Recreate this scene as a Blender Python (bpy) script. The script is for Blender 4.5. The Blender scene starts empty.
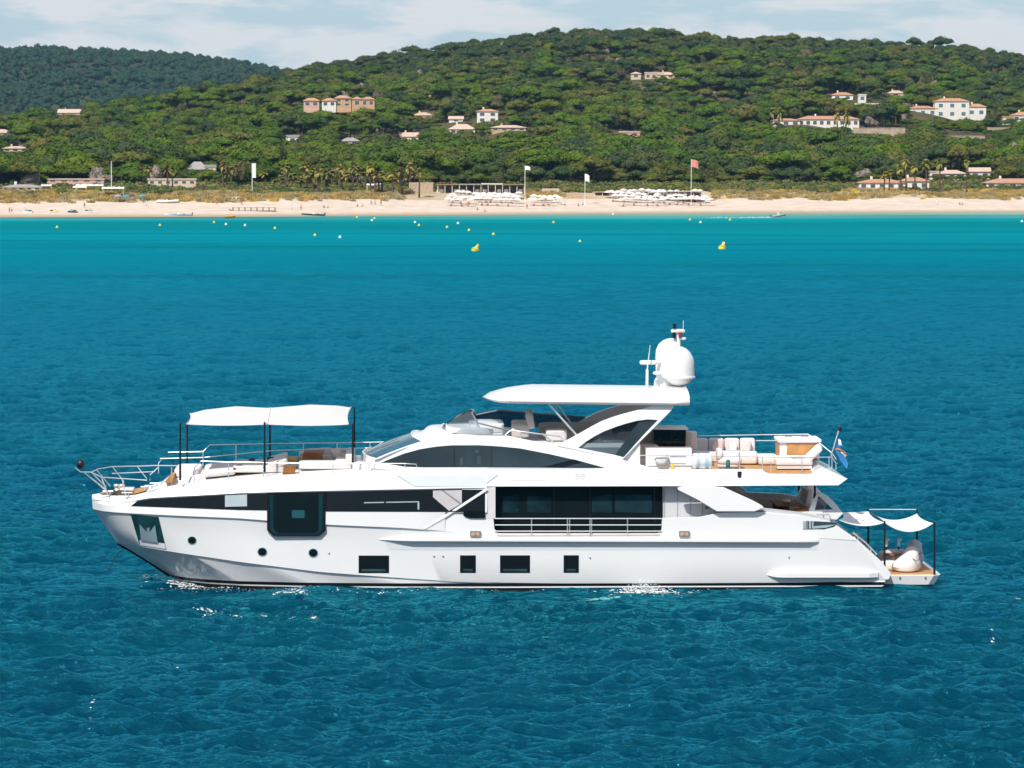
import bpy, bmesh, math, random
import numpy as np
from mathutils import Vector, Matrix
from mathutils.bvhtree import BVHTree
from mathutils.geometry import tessellate_polygon

R = random.Random(7)
NP = np.random.default_rng(11)
S = bpy.context.scene
COL = S.collection

# ------------------------------------------------------------------ camera, sky, sun, exposure
F = 3615.0                      # focal length in picture widths of 1024 px
H = 17.95                       # height of the drone over the sea
HROW = 160.0                    # row of the true horizon
PITCH = math.atan((384 - HROW) / F)
cam_d = bpy.data.cameras.new('camera')
cam_d.sensor_width = 36.0
cam_d.lens = F / 1024 * 36.0
cam_d.clip_start = 1.0
cam_d.clip_end = 30000
cam = bpy.data.objects.new('camera', cam_d)
COL.objects.link(cam)
cam.location = (0, 0, H)
cam.rotation_euler = (math.pi / 2 - PITCH, 0, 0)
S.camera = cam

SUN_EL, SUN_AZ = math.radians(48), math.radians(205)   # azimuth clockwise from +Y (away from the camera)
to_sun = Vector((math.sin(SUN_AZ) * math.cos(SUN_EL), math.cos(SUN_AZ) * math.cos(SUN_EL), math.sin(SUN_EL)))
sd = bpy.data.lights.new('sun', 'SUN')
sd.energy = 4.25
sd.angle = math.radians(0.5)
sd.color = (1.0, 0.95, 0.87)
sun = bpy.data.objects.new('sun', sd)
COL.objects.link(sun)
sun.rotation_euler = to_sun.to_track_quat('Z', 'Y').to_euler()

W = bpy.data.worlds.new('World')
S.world = W
W.use_nodes = True
wn, wl = W.node_tree.nodes, W.node_tree.links
wn.clear()
wo = wn.new('ShaderNodeOutputWorld')
bg = wn.new('ShaderNodeBackground')
bg.inputs['Strength'].default_value = 0.10
sky = wn.new('ShaderNodeTexSky')
sky.sky_type = 'NISHITA'
sky.sun_disc = False
sky.sun_elevation = SUN_EL
sky.sun_rotation = SUN_AZ
sky.altitude = 20
sky.air_density = 1.0
sky.dust_density = 0.15
sky.ozone_density = 2.5
tc = wn.new('ShaderNodeTexCoord')
mp = wn.new('ShaderNodeMapping')
mp.inputs['Scale'].default_value = (17, 17, 75)
mp.inputs['Location'].default_value = (3.1, 0.4, 0.35)
nz = wn.new('ShaderNodeTexNoise')
nz.inputs['Scale'].default_value = 1.15
nz.inputs['Detail'].default_value = 7
nz.inputs['Roughness'].default_value = 0.56
nz.inputs['Distortion'].default_value = 0.25
rmp = wn.new('ShaderNodeValToRGB')
rmp.color_ramp.elements[0].position = 0.45
rmp.color_ramp.elements[0].color = (0.03, 0.03, 0.03, 1)
rmp.color_ramp.elements[1].position = 0.55
rmp.color_ramp.elements[1].color = (0.93, 0.93, 0.93, 1)
mx = wn.new('ShaderNodeMix')
mx.data_type = 'RGBA'
mx.inputs[7].default_value = (6.9, 7.1, 7.3, 1)      # sunlit cloud, in the sky texture's own units
wl.new(tc.outputs['Generated'], mp.inputs['Vector'])
wl.new(mp.outputs[0], nz.inputs['Vector'])
wl.new(nz.outputs[0], rmp.inputs[0])
wl.new(rmp.outputs[0], mx.inputs[0])
# low over the horizon the summer air is a milky blue
sxyz = wn.new('ShaderNodeSeparateXYZ')
low = wn.new('ShaderNodeMapRange')
low.inputs[1].default_value, low.inputs[2].default_value = 0.0, 0.30
low.inputs[3].default_value, low.inputs[4].default_value = 0.85, 0.0
air = wn.new('ShaderNodeMix')
air.data_type = 'RGBA'
air.inputs[7].default_value = (3.6, 5.1, 6.3, 1)
wl.new(tc.outputs['Generated'], sxyz.inputs[0])
wl.new(sxyz.outputs[2], low.inputs[0])
wl.new(low.outputs[0], air.inputs[0])
wl.new(sky.outputs[0], air.inputs[6])
wl.new(air.outputs[2], mx.inputs[6])
wl.new(mx.outputs[2], bg.inputs['Color'])
wl.new(bg.outputs[0], wo.inputs['Surface'])

S.view_settings.view_transform = 'Standard'
S.view_settings.look = 'None'
S.view_settings.exposure = 0.15
S.view_settings.gamma = 1.0
S.render.engine = 'CYCLES'
S.cycles.use_denoising = True
S.cycles.max_bounces = 8
S.cycles.transparent_max_bounces = 12
S.cycles.volume_bounces = 0
S.cycles.caustics_reflective = False
S.cycles.caustics_refractive = False
S.cycles.sample_clamp_indirect = 4.0

# ------------------------------------------------------------------ pixel rays of the photograph (for measuring only)
_cr, _sr = math.cos(PITCH), math.sin(PITCH)


def ray(px, row):
    a, b = (px - 512) / F, -(row - 384) / F
    return Vector((a, _cr + b * _sr, -_sr + b * _cr))


def at(px, row, d):
    """world point seen at px,row at the distance d"""
    r = ray(px, row)
    t = d / r.y
    return Vector((r.x * t, d, H + r.z * t))


def sea(px, row, z=0.0):
    r = ray(px, row)
    t = (z - H) / r.z
    return Vector((r.x * t, r.y * t, z))


def pix(p):
    x, y, z = p[0], p[1], p[2] - H
    fw = y * _cr - z * _sr
    up = y * _sr + z * _cr
    return 512 + F * x / fw, 384 - F * up / fw


# ------------------------------------------------------------------ mesh and tagging helpers
class MB:
    def __init__(s):
        s.v, s.f, s.mi = [], [], []
        s.m = 0

    def add(s, vs, fs):
        o = len(s.v)
        s.v.extend([tuple(p) for p in vs])
        for f in fs:
            s.f.append(tuple(i + o for i in f))
            s.mi.append(s.m)
        return s

    def loft(s, lines, close=False, closel=False):
        n, m = len(lines[0]), len(lines)
        vs = [p for l in lines for p in l]
        fs = []
        for i in range(m if closel else m - 1):
            j = (i + 1) % m
            for k in range(n if close else n - 1):
                q = (k + 1) % n
                fs.append((i * n + k, i * n + q, j * n + q, j * n + k))
        return s.add(vs, fs)

    def box(s, c, size, rz=0.0, taper=1.0, tilt=None):
        cx, cy, cz = c
        a, b, h = size[0] / 2, size[1] / 2, size[2] / 2
        co, si = math.cos(rz), math.sin(rz)
        vs = []
        for z, t in ((-h, 1), (h, taper)):
            for x, y in ((-a, -b), (a, -b), (a, b), (-a, b)):
                p = Vector((x * t, y * t, z))
                if tilt is not None:
                    p = Matrix.Rotation(tilt, 3, 'Y') @ p
                vs.append((cx + p.x * co - p.y * si, cy + p.x * si + p.y * co, cz + p.z))
        return s.add(vs, [(0, 3, 2, 1), (4, 5, 6, 7), (0, 1, 5, 4), (1, 2, 6, 5), (2, 3, 7, 6), (3, 0, 4, 7)])

    def cushion(s, c, size, rz=0.0, e=0.35, ry=0.0, n=16):
        """rounded pillow-like box (superellipsoid)"""
        sg = lambda w, p: math.copysign(abs(w) ** p, w)
        M = Matrix.Rotation(rz, 3, 'Z') @ Matrix.Rotation(ry, 3, 'Y')
        lines = []
        for i in range(n // 2 + 1):
            t = -math.pi / 2 + math.pi * i / (n // 2)
            l = []
            for k in range(n):
                a = 2 * math.pi * (k + .5) / n
                p = M @ Vector((size[0] / 2 * sg(math.cos(t), e) * sg(math.cos(a), e),
                                size[1] / 2 * sg(math.cos(t), e) * sg(math.sin(a), e), size[2] / 2 * sg(math.sin(t), e)))
                l.append((c[0] + p.x, c[1] + p.y, c[2] + p.z))
            lines.append(l)
        return s.loft(lines, close=True)

    def tube(s, pts, r, n=8, cap=True):
        pts = [Vector(p) for p in pts]
        rs = r if isinstance(r, (list, tuple)) else [r] * len(pts)
        lines = []
        for i, p in enumerate(pts):
            d = (pts[min(i + 1, len(pts) - 1)] - pts[max(i - 1, 0)]).normalized()
            a = Vector((0, 0, 1)) if abs(d.z) < .9 else Vector((1, 0, 0))
            u = d.cross(a).normalized()
            w = d.cross(u)
            lines.append([p + (u * math.cos(2 * math.pi * k / n) + w * math.sin(2 * math.pi * k / n)) * rs[i] for k in range(n)])
        s.loft(lines, close=True)
        if cap:
            o = len(s.v)
            s.f.append(tuple(range(o - n, o)))
            s.f.append(tuple(range(o - n * len(lines), o - n * len(lines) + n))[::-1])
            s.mi += [s.m, s.m]
        return s

    def lathe(s, prof, c, n=24):
        lines = [[(c[0] + r * math.cos(2 * math.pi * k / n), c[1] + r * math.sin(2 * math.pi * k / n), c[2] + z) for k in range(n)] for r, z in prof]
        return s.loft(lines, close=True)

    def slab(s, loops3a, loops3b):
        """solid between two matching sets of 3-D loops (outer, holes...)"""
        flat = [[Vector(p) for p in l] for l in loops3a]
        tri = tessellate_polygon(flat)
        A = [p for l in loops3a for p in l]
        B = [p for l in loops3b for p in l]
        n = len(A)
        fs = [tuple(t) for t in tri] + [tuple(i + n for i in t[::-1]) for t in tri]
        o = 0
        for l in loops3a:
            m = len(l)
            for k in range(m):
                q = (k + 1) % m
                fs.append((o + k, o + q, n + o + q, n + o + k))
            o += m
        return s.add(A + B, fs)

    def build(s, name, mat, parent=None, smooth=40, bevel=0.0, seg=2, weld=0.0005):
        me = bpy.data.meshes.new(name)
        me.from_pydata(s.v, [], s.f)
        mats = mat if isinstance(mat, (list, tuple)) else [mat]
        for m in mats:
            me.materials.append(m)
        if len(mats) > 1:
            me.polygons.foreach_set('material_index', s.mi)
        bm = bmesh.new()
        bm.from_mesh(me)
        if weld:
            bmesh.ops.remove_doubles(bm, verts=bm.verts, dist=weld)
        bmesh.ops.dissolve_degenerate(bm, dist=1e-5, edges=bm.edges)
        bmesh.ops.recalc_face_normals(bm, faces=bm.faces)
        bm.to_mesh(me)
        bm.free()
        if bevel: smooth = 0
        if smooth:
            me.polygons.foreach_set('use_smooth', [True] * len(me.polygons))
            me.set_sharp_from_angle(angle=math.radians(smooth))
        o = bpy.data.objects.new(name, me)
        COL.objects.link(o)
        if parent is not None:
            o.parent = parent
        if bevel:
            b = o.modifiers.new('bevel', 'BEVEL')
            b.width = bevel
            b.segments = seg
            b.limit_method = 'ANGLE'
            b.angle_limit = math.radians(40)
            b.harden_normals = True
        return o


def tag(o, label=None, cat=None, group=None, kind=None):
    if label: o['label'] = label
    if cat: o['category'] = cat
    if group: o['group'] = group
    if kind: o['kind'] = kind
    return o


def empty(name, loc, rz=0.0, label=None, cat=None, group=None):
    o = bpy.data.objects.new(name, None)
    o.empty_display_size = 0.5
    COL.objects.link(o)
    o.location = loc
    o.rotation_euler = (0, 0, rz)
    return tag(o, label, cat, group)


def kids(o):
    return [c for c in CHILD.get(o.name, [])]


CHILD = {}


def note(o):
    """remember the finished tree under o (children lists are slow to query)"""
    for c in o.children_recursive:
        CHILD.setdefault(c.parent.name, []).append(c)
    return o


def dup(o, loc, rz=0.0, scale=None, label=None, group=None):
    def cp(x, par):
        c = x.copy()
        COL.objects.link(c)
        if par is not None:
            c.parent = par
        for k in CHILD.get(x.name, []):
            cp(k, c)
        return c
    c = cp(o, None)
    c.location = loc
    c.rotation_euler = (0, 0, rz)
    if scale: c.scale = scale
    if label: c['label'] = label
    if group: c['group'] = group
    return c


# ------------------------------------------------------------------ materials
MATS = {}


def mat(name, col, rough=0.5, metal=0.0, var=0.06, scale=3.0, coat=0.0, ior=1.5, bump=0.0, bscale=20.0, spec=0.5, rnd=0.0, col2=None):
    if name in MATS: return MATS[name]
    m = bpy.data.materials.new(name)
    m.use_nodes = True
    n, l = m.node_tree.nodes, m.node_tree.links
    b = n['Principled BSDF']
    b.inputs['Roughness'].default_value = rough
    b.inputs['Metallic'].default_value = metal
    b.inputs['IOR'].default_value = ior
    b.inputs['Coat Weight'].default_value = coat
    b.inputs['Specular IOR Level'].default_value = spec
    t = n.new('ShaderNodeTexCoord')
    z = n.new('ShaderNodeTexNoise')
    z.inputs['Scale'].default_value = scale
    z.inputs['Detail'].default_value = 5
    l.new(t.outputs['Object'], z.inputs['Vector'])
    r = n.new('ShaderNodeValToRGB')
    c2 = col2 or tuple(min(1, c * (1 + var)) for c in col)
    c1 = col if col2 else tuple(c * (1 - var) for c in col)
    r.color_ramp.elements[0].position = .32
    r.color_ramp.elements[1].position = .68
    r.color_ramp.elements[0].color = (*c1, 1)
    r.color_ramp.elements[1].color = (*c2, 1)
    l.new(z.outputs[0], r.inputs[0])
    out = r.outputs[0]
    if rnd:
        oi = n.new('ShaderNodeObjectInfo')
        hs = n.new('ShaderNodeHueSaturation')
        ma = n.new('ShaderNodeMapRange')
        ma.inputs[3].default_value = 1 - rnd
        ma.inputs[4].default_value = 1 + rnd
        l.new(oi.outputs['Random'], ma.inputs[0])
        l.new(ma.outputs[0], hs.inputs['Value'])
        l.new(out, hs.inputs['Color'])
        out = hs.outputs[0]
    l.new(out, b.inputs['Base Color'])
    if bump:
        z2 = n.new('ShaderNodeTexNoise')
        z2.inputs['Scale'].default_value = bscale
        z2.inputs['Detail'].default_value = 4
        l.new(t.outputs['Object'], z2.inputs['Vector'])
        bp = n.new('ShaderNodeBump')
        bp.inputs['Strength'].default_value = bump
        bp.inputs['Distance'].default_value = 0.05
        l.new(z2.outputs[0], bp.inputs['Height'])
        l.new(bp.outputs[0], b.inputs['Normal'])
    MATS[name] = m
    return m


def glass(name, tint, trans=0.6, rough=0.03):
    """thin tinted glazing: part see-through, part mirror"""
    m = bpy.data.materials.new(name)
    m.use_nodes = True
    n, l = m.node_tree.nodes, m.node_tree.links
    n.clear()
    o = n.new('ShaderNodeOutputMaterial')
    t = n.new('ShaderNodeBsdfTransparent')
    t.inputs[0].default_value = (*tint, 1)
    b = n.new('ShaderNodeBsdfPrincipled')
    b.inputs['Base Color'].default_value = (.02, .03, .035, 1)
    b.inputs['Roughness'].default_value = rough
    x = n.new('ShaderNodeMixShader')
    x.inputs[0].default_value = trans
    l.new(b.outputs[0], x.inputs[1])
    l.new(t.outputs[0], x.inputs[2])
    l.new(x.outputs[0], o.inputs[0])
    MATS[name] = m
    return m
# ------------------------------------------------------------------ shoreline and land heights
_SP = np.array([-400, 0, 250, 420, 560, 700, 850, 1024, 1400.])
_SR = np.array([219, 217.3, 216.6, 215.2, 214.2, 213.4, 212.8, 212.4, 211.])
_SD = np.array([sea(512, r).y for r in _SR])
_RP = np.array([-500, -100, 0, 60, 130, 200, 250, 270, 290, 320, 360, 400, 450, 500, 560, 620, 660, 700, 760, 800, 860, 920, 960, 1000, 1024, 1150, 1500.])
_RR = np.array([130, 124, 118, 113, 105, 96, 82, 74, 69, 63, 57, 51, 43, 36.5, 30, 28, 29, 36, 37, 38.5, 41, 41, 44.5, 50, 53, 66, 90.])
_AN = [(NP.uniform(-1, 1), NP.uniform(-1, 1), NP.uniform(0, 6.28)) for _ in range(24)]


def shore(px):
    return np.interp(px, _SP, _SD)


def roll(x, y, wl):
    """smooth rolling noise about -1..1 with wavelength near wl"""
    s = 0
    for k, (a, b, c) in enumerate(_AN):
        q = (0.6 + 0.08 * k) * 2 * math.pi / wl
        s = s + np.sin((a * x + b * y) * q + c)
    return s / 5.0


def land(x, y):
    """terrain height; x, y arrays in metres"""
    x = np.asarray(x, float); y = np.asarray(y, float)
    px = 512 + F * x / y
    s = y - shore(px)
    near = np.interp(s, [-200, -60, 0, 12, 45, 62, 85, 125], [-4, -1.6, -0.05, .9, 3.0, 5.0, 6.6, 7.0])
    near = near + np.clip((s - 30) / 40, 0, 1) * roll(x, y, 38) * .45
    dr = 2250 + 350 * np.clip(px / 420, 0, 1)
    d1 = shore(px) + 125
    t = np.clip((y - d1) / (dr - d1), 0, 1)
    rr = np.interp(px, _RP, _RR)
    g = t * .55 + .45 * t * t * (3 - 2 * t)
    rowc = 167 + (rr - 167) * g
    far = H + (HROW - rowc) * y / F - 8.3 + roll(x, y, 240) * 8 * np.sin(np.pi * t) + roll(x + 900, y, 90) * 1.5 * np.sin(np.pi * t)
    far = np.where(y > dr, far - (y - dr) * .22, far)
    w = np.clip((s - 118) / 60, 0, 1)
    return near * (1 - w) + np.maximum(far, 3.0) * w


def hill(x, y):
    """the separate far hill on the left"""
    x = np.asarray(x, float); y = np.asarray(y, float)
    px = 512 + F * x / y
    rr = np.interp(px, [-500, -200, 0, 50, 100, 150, 200, 240, 270, 300, 360, 450, 600], [57, 47, 47, 46.5, 48.5, 50, 53.5, 58.5, 64, 73, 94, 126, 148])
    top = H + (HROW - rr) * 5000 / F - 9
    t = np.clip((y - 3300) / 1700, 0, 1)
    z = 8 + (top - 8) * (t * .5 + .5 * t * t * (3 - 2 * t)) + roll(x, y, 420) * 11 * np.sin(np.pi * t)
    return np.where(y > 5000, z - (y - 5000) * .25, z)


def landz(x, y):
    return float(land(np.array([x]), np.array([y]))[0])


def ground_at(px, row, lo=1350, hi=2550):
    """the point of the terrain seen at px,row"""
    best = None
    for d in np.arange(lo, hi, 6.0):
        p = at(px, row, d)
        z = landz(p.x, d)
        if z >= p.z:
            return Vector((p.x, d, z))
    p = at(px, row, hi)
    return p


def sheet(name, rows, tcols, zf, m, kind='structure', smooth=True):
    rows = np.asarray(rows, float)
    T, Y = np.meshgrid(tcols, rows)
    X = T * Y
    Z = zf(X, Y)
    n, k = Y.shape
    v = np.stack([X, Y, Z], -1).reshape(-1, 3)
    i = np.arange(n * k).reshape(n, k)
    f = np.stack([i[:-1, :-1], i[:-1, 1:], i[1:, 1:], i[1:, :-1]], -1).reshape(-1, 4)
    return grid_mesh(name, v, f, m, kind, smooth)


def grid_mesh(name, v, f, m, kind=None, smooth=True):
    me = bpy.data.meshes.new(name)
    me.vertices.add(len(v))
    me.vertices.foreach_set('co', np.ascontiguousarray(v, dtype=np.float32).ravel())
    me.loops.add(f.size)
    me.loops.foreach_set('vertex_index', np.ascontiguousarray(f, dtype=np.int32).ravel())
    me.polygons.add(len(f))
    w = f.shape[1]
    me.polygons.foreach_set('loop_start', np.arange(0, f.size, w, dtype=np.int32))
    me.polygons.foreach_set('loop_total', np.full(len(f), w, dtype=np.int32))
    if smooth:
        me.polygons.foreach_set('use_smooth', np.ones(len(f), dtype=bool))
    for q in (m if isinstance(m, (list, tuple)) else [m]):
        me.materials.append(q)
    me.update()
    o = bpy.data.objects.new(name, me)
    COL.objects.link(o)
    if kind: o['kind'] = kind
    return o


# ------------------------------------------------------------------ sea surface: one spectrum of wind waves
def wave_tile(n, L, peak, rms, seed, wind, spread=4):
    g = np.random.default_rng(seed)
    k1 = np.fft.fftfreq(n, L / n) * 2 * np.pi
    KX, KY = np.meshgrid(k1, k1)
    K = np.hypot(KX, KY) + 1e-9
    kp = 2 * np.pi / peak
    c = (KX * wind[0] + KY * wind[1]) / K
    P = np.exp(-1.25 * (kp / K) ** 2) / K ** 3.7 * (np.abs(c) ** spread + .08) * np.exp(-(K * L / n * .55) ** 2)
    A = np.sqrt(P) * (g.normal(size=K.shape) + 1j * g.normal(size=K.shape))
    A[0, 0] = 0
    h = np.real(np.fft.ifft2(A))
    sc = rms / h.std()
    dx = np.real(np.fft.ifft2(-1j * KX / K * A)) * sc
    dy = np.real(np.fft.ifft2(-1j * KY / K * A)) * sc
    return np.stack([h * sc, dx, dy], -1), L


def sample(tile, x, y):
    a, L = tile
    n = a.shape[0]
    u = (x / L * n) % n
    v = (y / L * n) % n
    i, j = np.floor(u).astype(int), np.floor(v).astype(int)
    fu, fv = (u - i)[..., None], (v - j)[..., None]
    i %= n; j %= n
    i2, j2 = (i + 1) % n, (j + 1) % n
    return (a[j, i] * (1 - fu) + a[j, i2] * fu) * (1 - fv) + (a[j2, i] * (1 - fu) + a[j2, i2] * fu) * fv


_WT = [wave_tile(512, 83.0, 6.0, .145, 3, (.22, -.975), 9), wave_tile(512, 37.0, 2.6, .066, 5, (-.25, -.97), 3), wave_tile(256, 149.0, 13.0, .11, 9, (.12, -.99), 9)]


def waves(x, y):
    d = sample(_WT[0], x, y) + sample(_WT[1], x * .96 + y * .28, -x * .28 + y * .96) + sample(_WT[2], x, y)
    amp = np.clip(1.25 - y / 620.0, 0.0, 1)[..., None] * (1 + .16 * np.clip(roll(x, y, 60), -1.5, 1.2))[..., None]
    hx = np.maximum(np.abs(x - .5) - 18, 0)
    hy = np.maximum(np.abs(y - 154.5) - 4.5, 0)
    lee = 1 - .62 * np.exp(-((hx * hx + hy * hy) / 16.0))        # the hull damps the chop alongside
    return d * amp * lee[..., None]


def sea_z(x, y):
    return float(waves(np.array([x]), np.array([y]))[0, 0])


def water_mat():
    m = bpy.data.materials.new('sea_water')
    m.use_nodes = True
    n, l = m.node_tree.nodes, m.node_tree.links
    n.remove(n['Principled BSDF'])
    body = n.new('ShaderNodeBsdfDiffuse')           # light coming back up out of the clear water
    refl = n.new('ShaderNodeBsdfGlossy')
    refl.inputs['Roughness'].default_value = .08
    refl.inputs['Color'].default_value = (.08, .73, .90, 1)    # seen through a polarising filter
    mix = n.new('ShaderNodeMixShader')
    fr = n.new('ShaderNodeFresnel'); fr.inputs[0].default_value = 1.50
    fk = n.new('ShaderNodeMath'); fk.operation = 'MULTIPLY'
    l.new(fr.outputs[0], fk.inputs[0])
    l.new(fk.outputs[0], mix.inputs[0])
    l.new(body.outputs[0], mix.inputs[1])
    l.new(refl.outputs[0], mix.inputs[2])
    l.new(mix.outputs[0], n['Material Output'].inputs[0])
    tco = n.new('ShaderNodeTexCoord')
    sep = n.new('ShaderNodeSeparateXYZ')
    l.new(tco.outputs['Object'], sep.inputs[0])
    # distance out from the slanting shoreline = how deep the sand lies
    sl = n.new('ShaderNodeMath'); sl.operation = 'MULTIPLY_ADD'
    sl.inputs[1].default_value = -0.10
    l.new(sep.outputs[0], sl.inputs[0])
    l.new(sep.outputs[1], sl.inputs[2])
    big = n.new('ShaderNodeTexNoise')
    big.inputs['Scale'].default_value = .012
    big.inputs['Detail'].default_value = 3
    l.new(tco.outputs['Object'], big.inputs['Vector'])
    bn = n.new('ShaderNodeMath'); bn.operation = 'MULTIPLY_ADD'
    bn.inputs[1].default_value = 40
    l.new(big.outputs[0], bn.inputs[0])
    l.new(sl.outputs[0], bn.inputs[2])
    mr = n.new('ShaderNodeMapRange')
    mr.inputs[1].default_value = 145
    mr.inputs[2].default_value = 1245
    l.new(bn.outputs[0], mr.inputs[0])
    cr = n.new('ShaderNodeValToRGB')
    e = cr.color_ramp.elements
    stops = [(0.0, (0, .033, .064)), (.08, (0, .045, .090)), (.28, (0, .098, .175)), (.45, (0, .165, .245)), (.68, (0, .225, .285)),
             (.79, (0, .185, .220)), (.868, (0, .25, .285)), (.882, (.006, .26, .285)), (.895, (.050, .29, .295)), (.94, (.10, .32, .305)), (.97, (.20, .37, .32)), (1.0, (.34, .42, .36))]
    e[0].position, e[0].color = stops[0][0], (*stops[0][1], 1)
    e[1].position, e[1].color = stops[-1][0], (*stops[-1][1], 1)
    for p, c in stops[1:-1]:
        q = e.new(p); q.color = (*c, 1)
    l.new(mr.outputs[0], cr.inputs[0])
    # sea-grass meadows: long dark beds in the shallows
    mg = n.new('ShaderNodeMapping')
    mg.inputs['Scale'].default_value = (.006, .028, 1)
    l.new(tco.outputs['Object'], mg.inputs[0])
    gz = n.new('ShaderNodeTexNoise')
    gz.inputs['Scale'].default_value = 1.0
    gz.inputs['Detail'].default_value = 4
    l.new(mg.outputs[0], gz.inputs['Vector'])
    gr = n.new('ShaderNodeMapRange')
    gr.inputs[1].default_value = .52
    gr.inputs[2].default_value = .68
    gr.inputs[3].default_value = 0
    gr.inputs[4].default_value = .45
    l.new(gz.outputs[0], gr.inputs[0])
    mxg = n.new('ShaderNodeMix'); mxg.data_type = 'RGBA'
    mxg.inputs[7].default_value = (.001, .085, .105, 1)
    l.new(gr.outputs[0], mxg.inputs[0])
    l.new(cr.outputs[0], mxg.inputs[6])
    l.new(mxg.outputs[2], body.inputs['Color'])
    # ripples too small for the mesh
    mps = n.new('ShaderNodeMapping')
    mps.inputs['Scale'].default_value = (.75, 1.5, 1)
    l.new(tco.outputs['Object'], mps.inputs[0])
    r1 = n.new('ShaderNodeTexNoise')
    r1.inputs['Scale'].default_value = 2.3
    r1.inputs['Detail'].default_value = 5
    r1.inputs['Roughness'].default_value = .62
    r1.inputs['Distortion'].default_value = .5
    l.new(mps.outputs[0], r1.inputs['Vector'])
    r2 = n.new('ShaderNodeTexNoise')
    r2.inputs['Scale'].default_value = .33
    r2.inputs['Detail'].default_value = 3
    r2.inputs['Distortion'].default_value = .4
    l.new(mps.outputs[0], r2.inputs['Vector'])
    b1 = n.new('ShaderNodeBump'); b1.inputs['Distance'].default_value = .22; b1.inputs['Strength'].default_value = .8
    b2 = n.new('ShaderNodeBump'); b2.inputs['Strength'].default_value = .8
    fd = n.new('ShaderNodeMapRange')            # the mesh carries the longer waves near the yacht, the bump further out
    fd.inputs[1].default_value = 150; fd.inputs[2].default_value = 700
    fd.inputs[3].default_value = .15; fd.inputs[4].default_value = 1.6
    l.new(sep.outputs[1], fd.inputs[0])
    l.new(fd.outputs[0], b2.inputs['Distance'])
    l.new(r1.outputs[0], b1.inputs['Height'])
    l.new(r2.outputs[0], b2.inputs['Height'])
    l.new(b1.outputs[0], b2.inputs['Normal'])
    for q in (body, refl, fr):
        l.new(b2.outputs[0], q.inputs['Normal'])
    fm = n.new('ShaderNodeMapRange')            # far out only the steep near faces of the waves are seen: they mirror little
    fm.inputs[1].default_value = 130; fm.inputs[2].default_value = 700
    fm.inputs[3].default_value = 1.15; fm.inputs[4].default_value = .10
    l.new(sep.outputs[1], fm.inputs[0])
    l.new(fm.outputs[0], fk.inputs[1])
    return m


M_water = water_mat()
rows = []
y = 80.0
while y < 1400:
    rows.append(y)
    y += min(max(.13, y * y / (H * F) * .62), 7.0)
rows = [-400, -100, 0, 40, 65, 74] + rows
tc_ = np.concatenate([np.linspace(-3, -.30, 12)[:-1], np.linspace(-.30, -.185, 90)[:-1], np.linspace(-.185, .185, 800), np.linspace(.185, .30, 90)[1:], np.linspace(.30, 3, 12)[1:]])
rows = np.array(rows)


def make_sea():
    T, Y = np.meshgrid(tc_, rows)
    X = T * np.maximum(np.abs(Y), 60)
    d = waves(X, Y)
    fade = np.clip((.30 - np.abs(T)) / .08, 0, 1) * np.clip((Y - 76) / 6, 0, 1)
    X2 = X - d[..., 1] * fade * .62
    Y2 = Y - d[..., 2] * fade * .62
    Z = d[..., 0] * fade
    n, k = Y.shape
    i = np.arange(n * k).reshape(n, k)
    f = np.stack([i[:-1, :-1], i[:-1, 1:], i[1:, 1:], i[1:, :-1]], -1).reshape(-1, 4)
    return grid_mesh('sea', np.stack([X2, Y2, Z], -1).reshape(-1, 3), f, M_water, 'structure')


sea_o = make_sea()

# ------------------------------------------------------------------ beach, dunes, hills
def sand_mat():
    m = mat('beach_sand', (.63, .52, .43), .9, var=.10, scale=.22, bump=.3, bscale=1.5, spec=.1)
    n, l = m.node_tree.nodes, m.node_tree.links
    b = n['Principled BSDF']
    src = b.inputs['Base Color'].links[0].from_socket
    t = n.new('ShaderNodeTexCoord'); s = n.new('ShaderNodeSeparateXYZ')
    l.new(t.outputs['Object'], s.inputs[0])
    mr = n.new('ShaderNodeMapRange'); mr.inputs[1].default_value = .15; mr.inputs[2].default_value = 1.0
    l.new(s.outputs[2], mr.inputs[0])
    x = n.new('ShaderNodeMix'); x.data_type = 'RGBA'
    x.inputs[6].default_value = (.40, .29, .18, 1)            # wet sand at the water's edge
    l.new(mr.outputs[0], x.inputs[0]); l.new(src, x.inputs[7])
    l.new(x.outputs[2], b.inputs['Base Color'])
    return m


M_sand = sand_mat()
M_dune = mat('dune_soil', (.42, .31, .18), .95, var=.3, scale=.08, col2=(.56, .45, .32), spec=.1)
M_ground = mat('forest_floor', (.055, .060, .022), .95, scale=.03, col2=(.13, .105, .05), spec=.1)
tl = np.concatenate([np.linspace(-1.2, -.22, 24)[:-1], np.linspace(-.22, .22, 260), np.linspace(.22, 1.2, 24)[1:]])


def strip(name, s0, s1, n, m):
    """a band of land between two distances inland of the shoreline"""
    px = 512 + F * tl
    sh = shore(px)
    sv = np.linspace(s0, s1, n)
    Y = sh[None, :] + sv[:, None]
    X = tl[None, :] * Y
    Z = land(X, Y)
    k = len(tl)
    i = np.arange(n * k).reshape(n, k)
    f = np.stack([i[:-1, :-1], i[:-1, 1:], i[1:, 1:], i[1:, :-1]], -1).reshape(-1, 4)
    return grid_mesh(name, np.stack([X, Y, Z], -1).reshape(-1, 3), f, m, 'structure')


strip('beach', -150, 56, 70, M_sand)
strip('dune', 56, 125, 36, M_dune)
strip('hills', 125, 2600, 260, M_ground)
M_fground = mat('far_hill_soil', (.035, .05, .025), .95, scale=.02, col2=(.075, .075, .04), spec=.1)
sheet('far_hill', np.linspace(3000, 6200, 120), np.concatenate([np.linspace(-1, -.2, 10)[:-1], np.linspace(-.2, .2, 120), np.linspace(.2, 1, 10)[1:]]), hill, M_fground)

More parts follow.
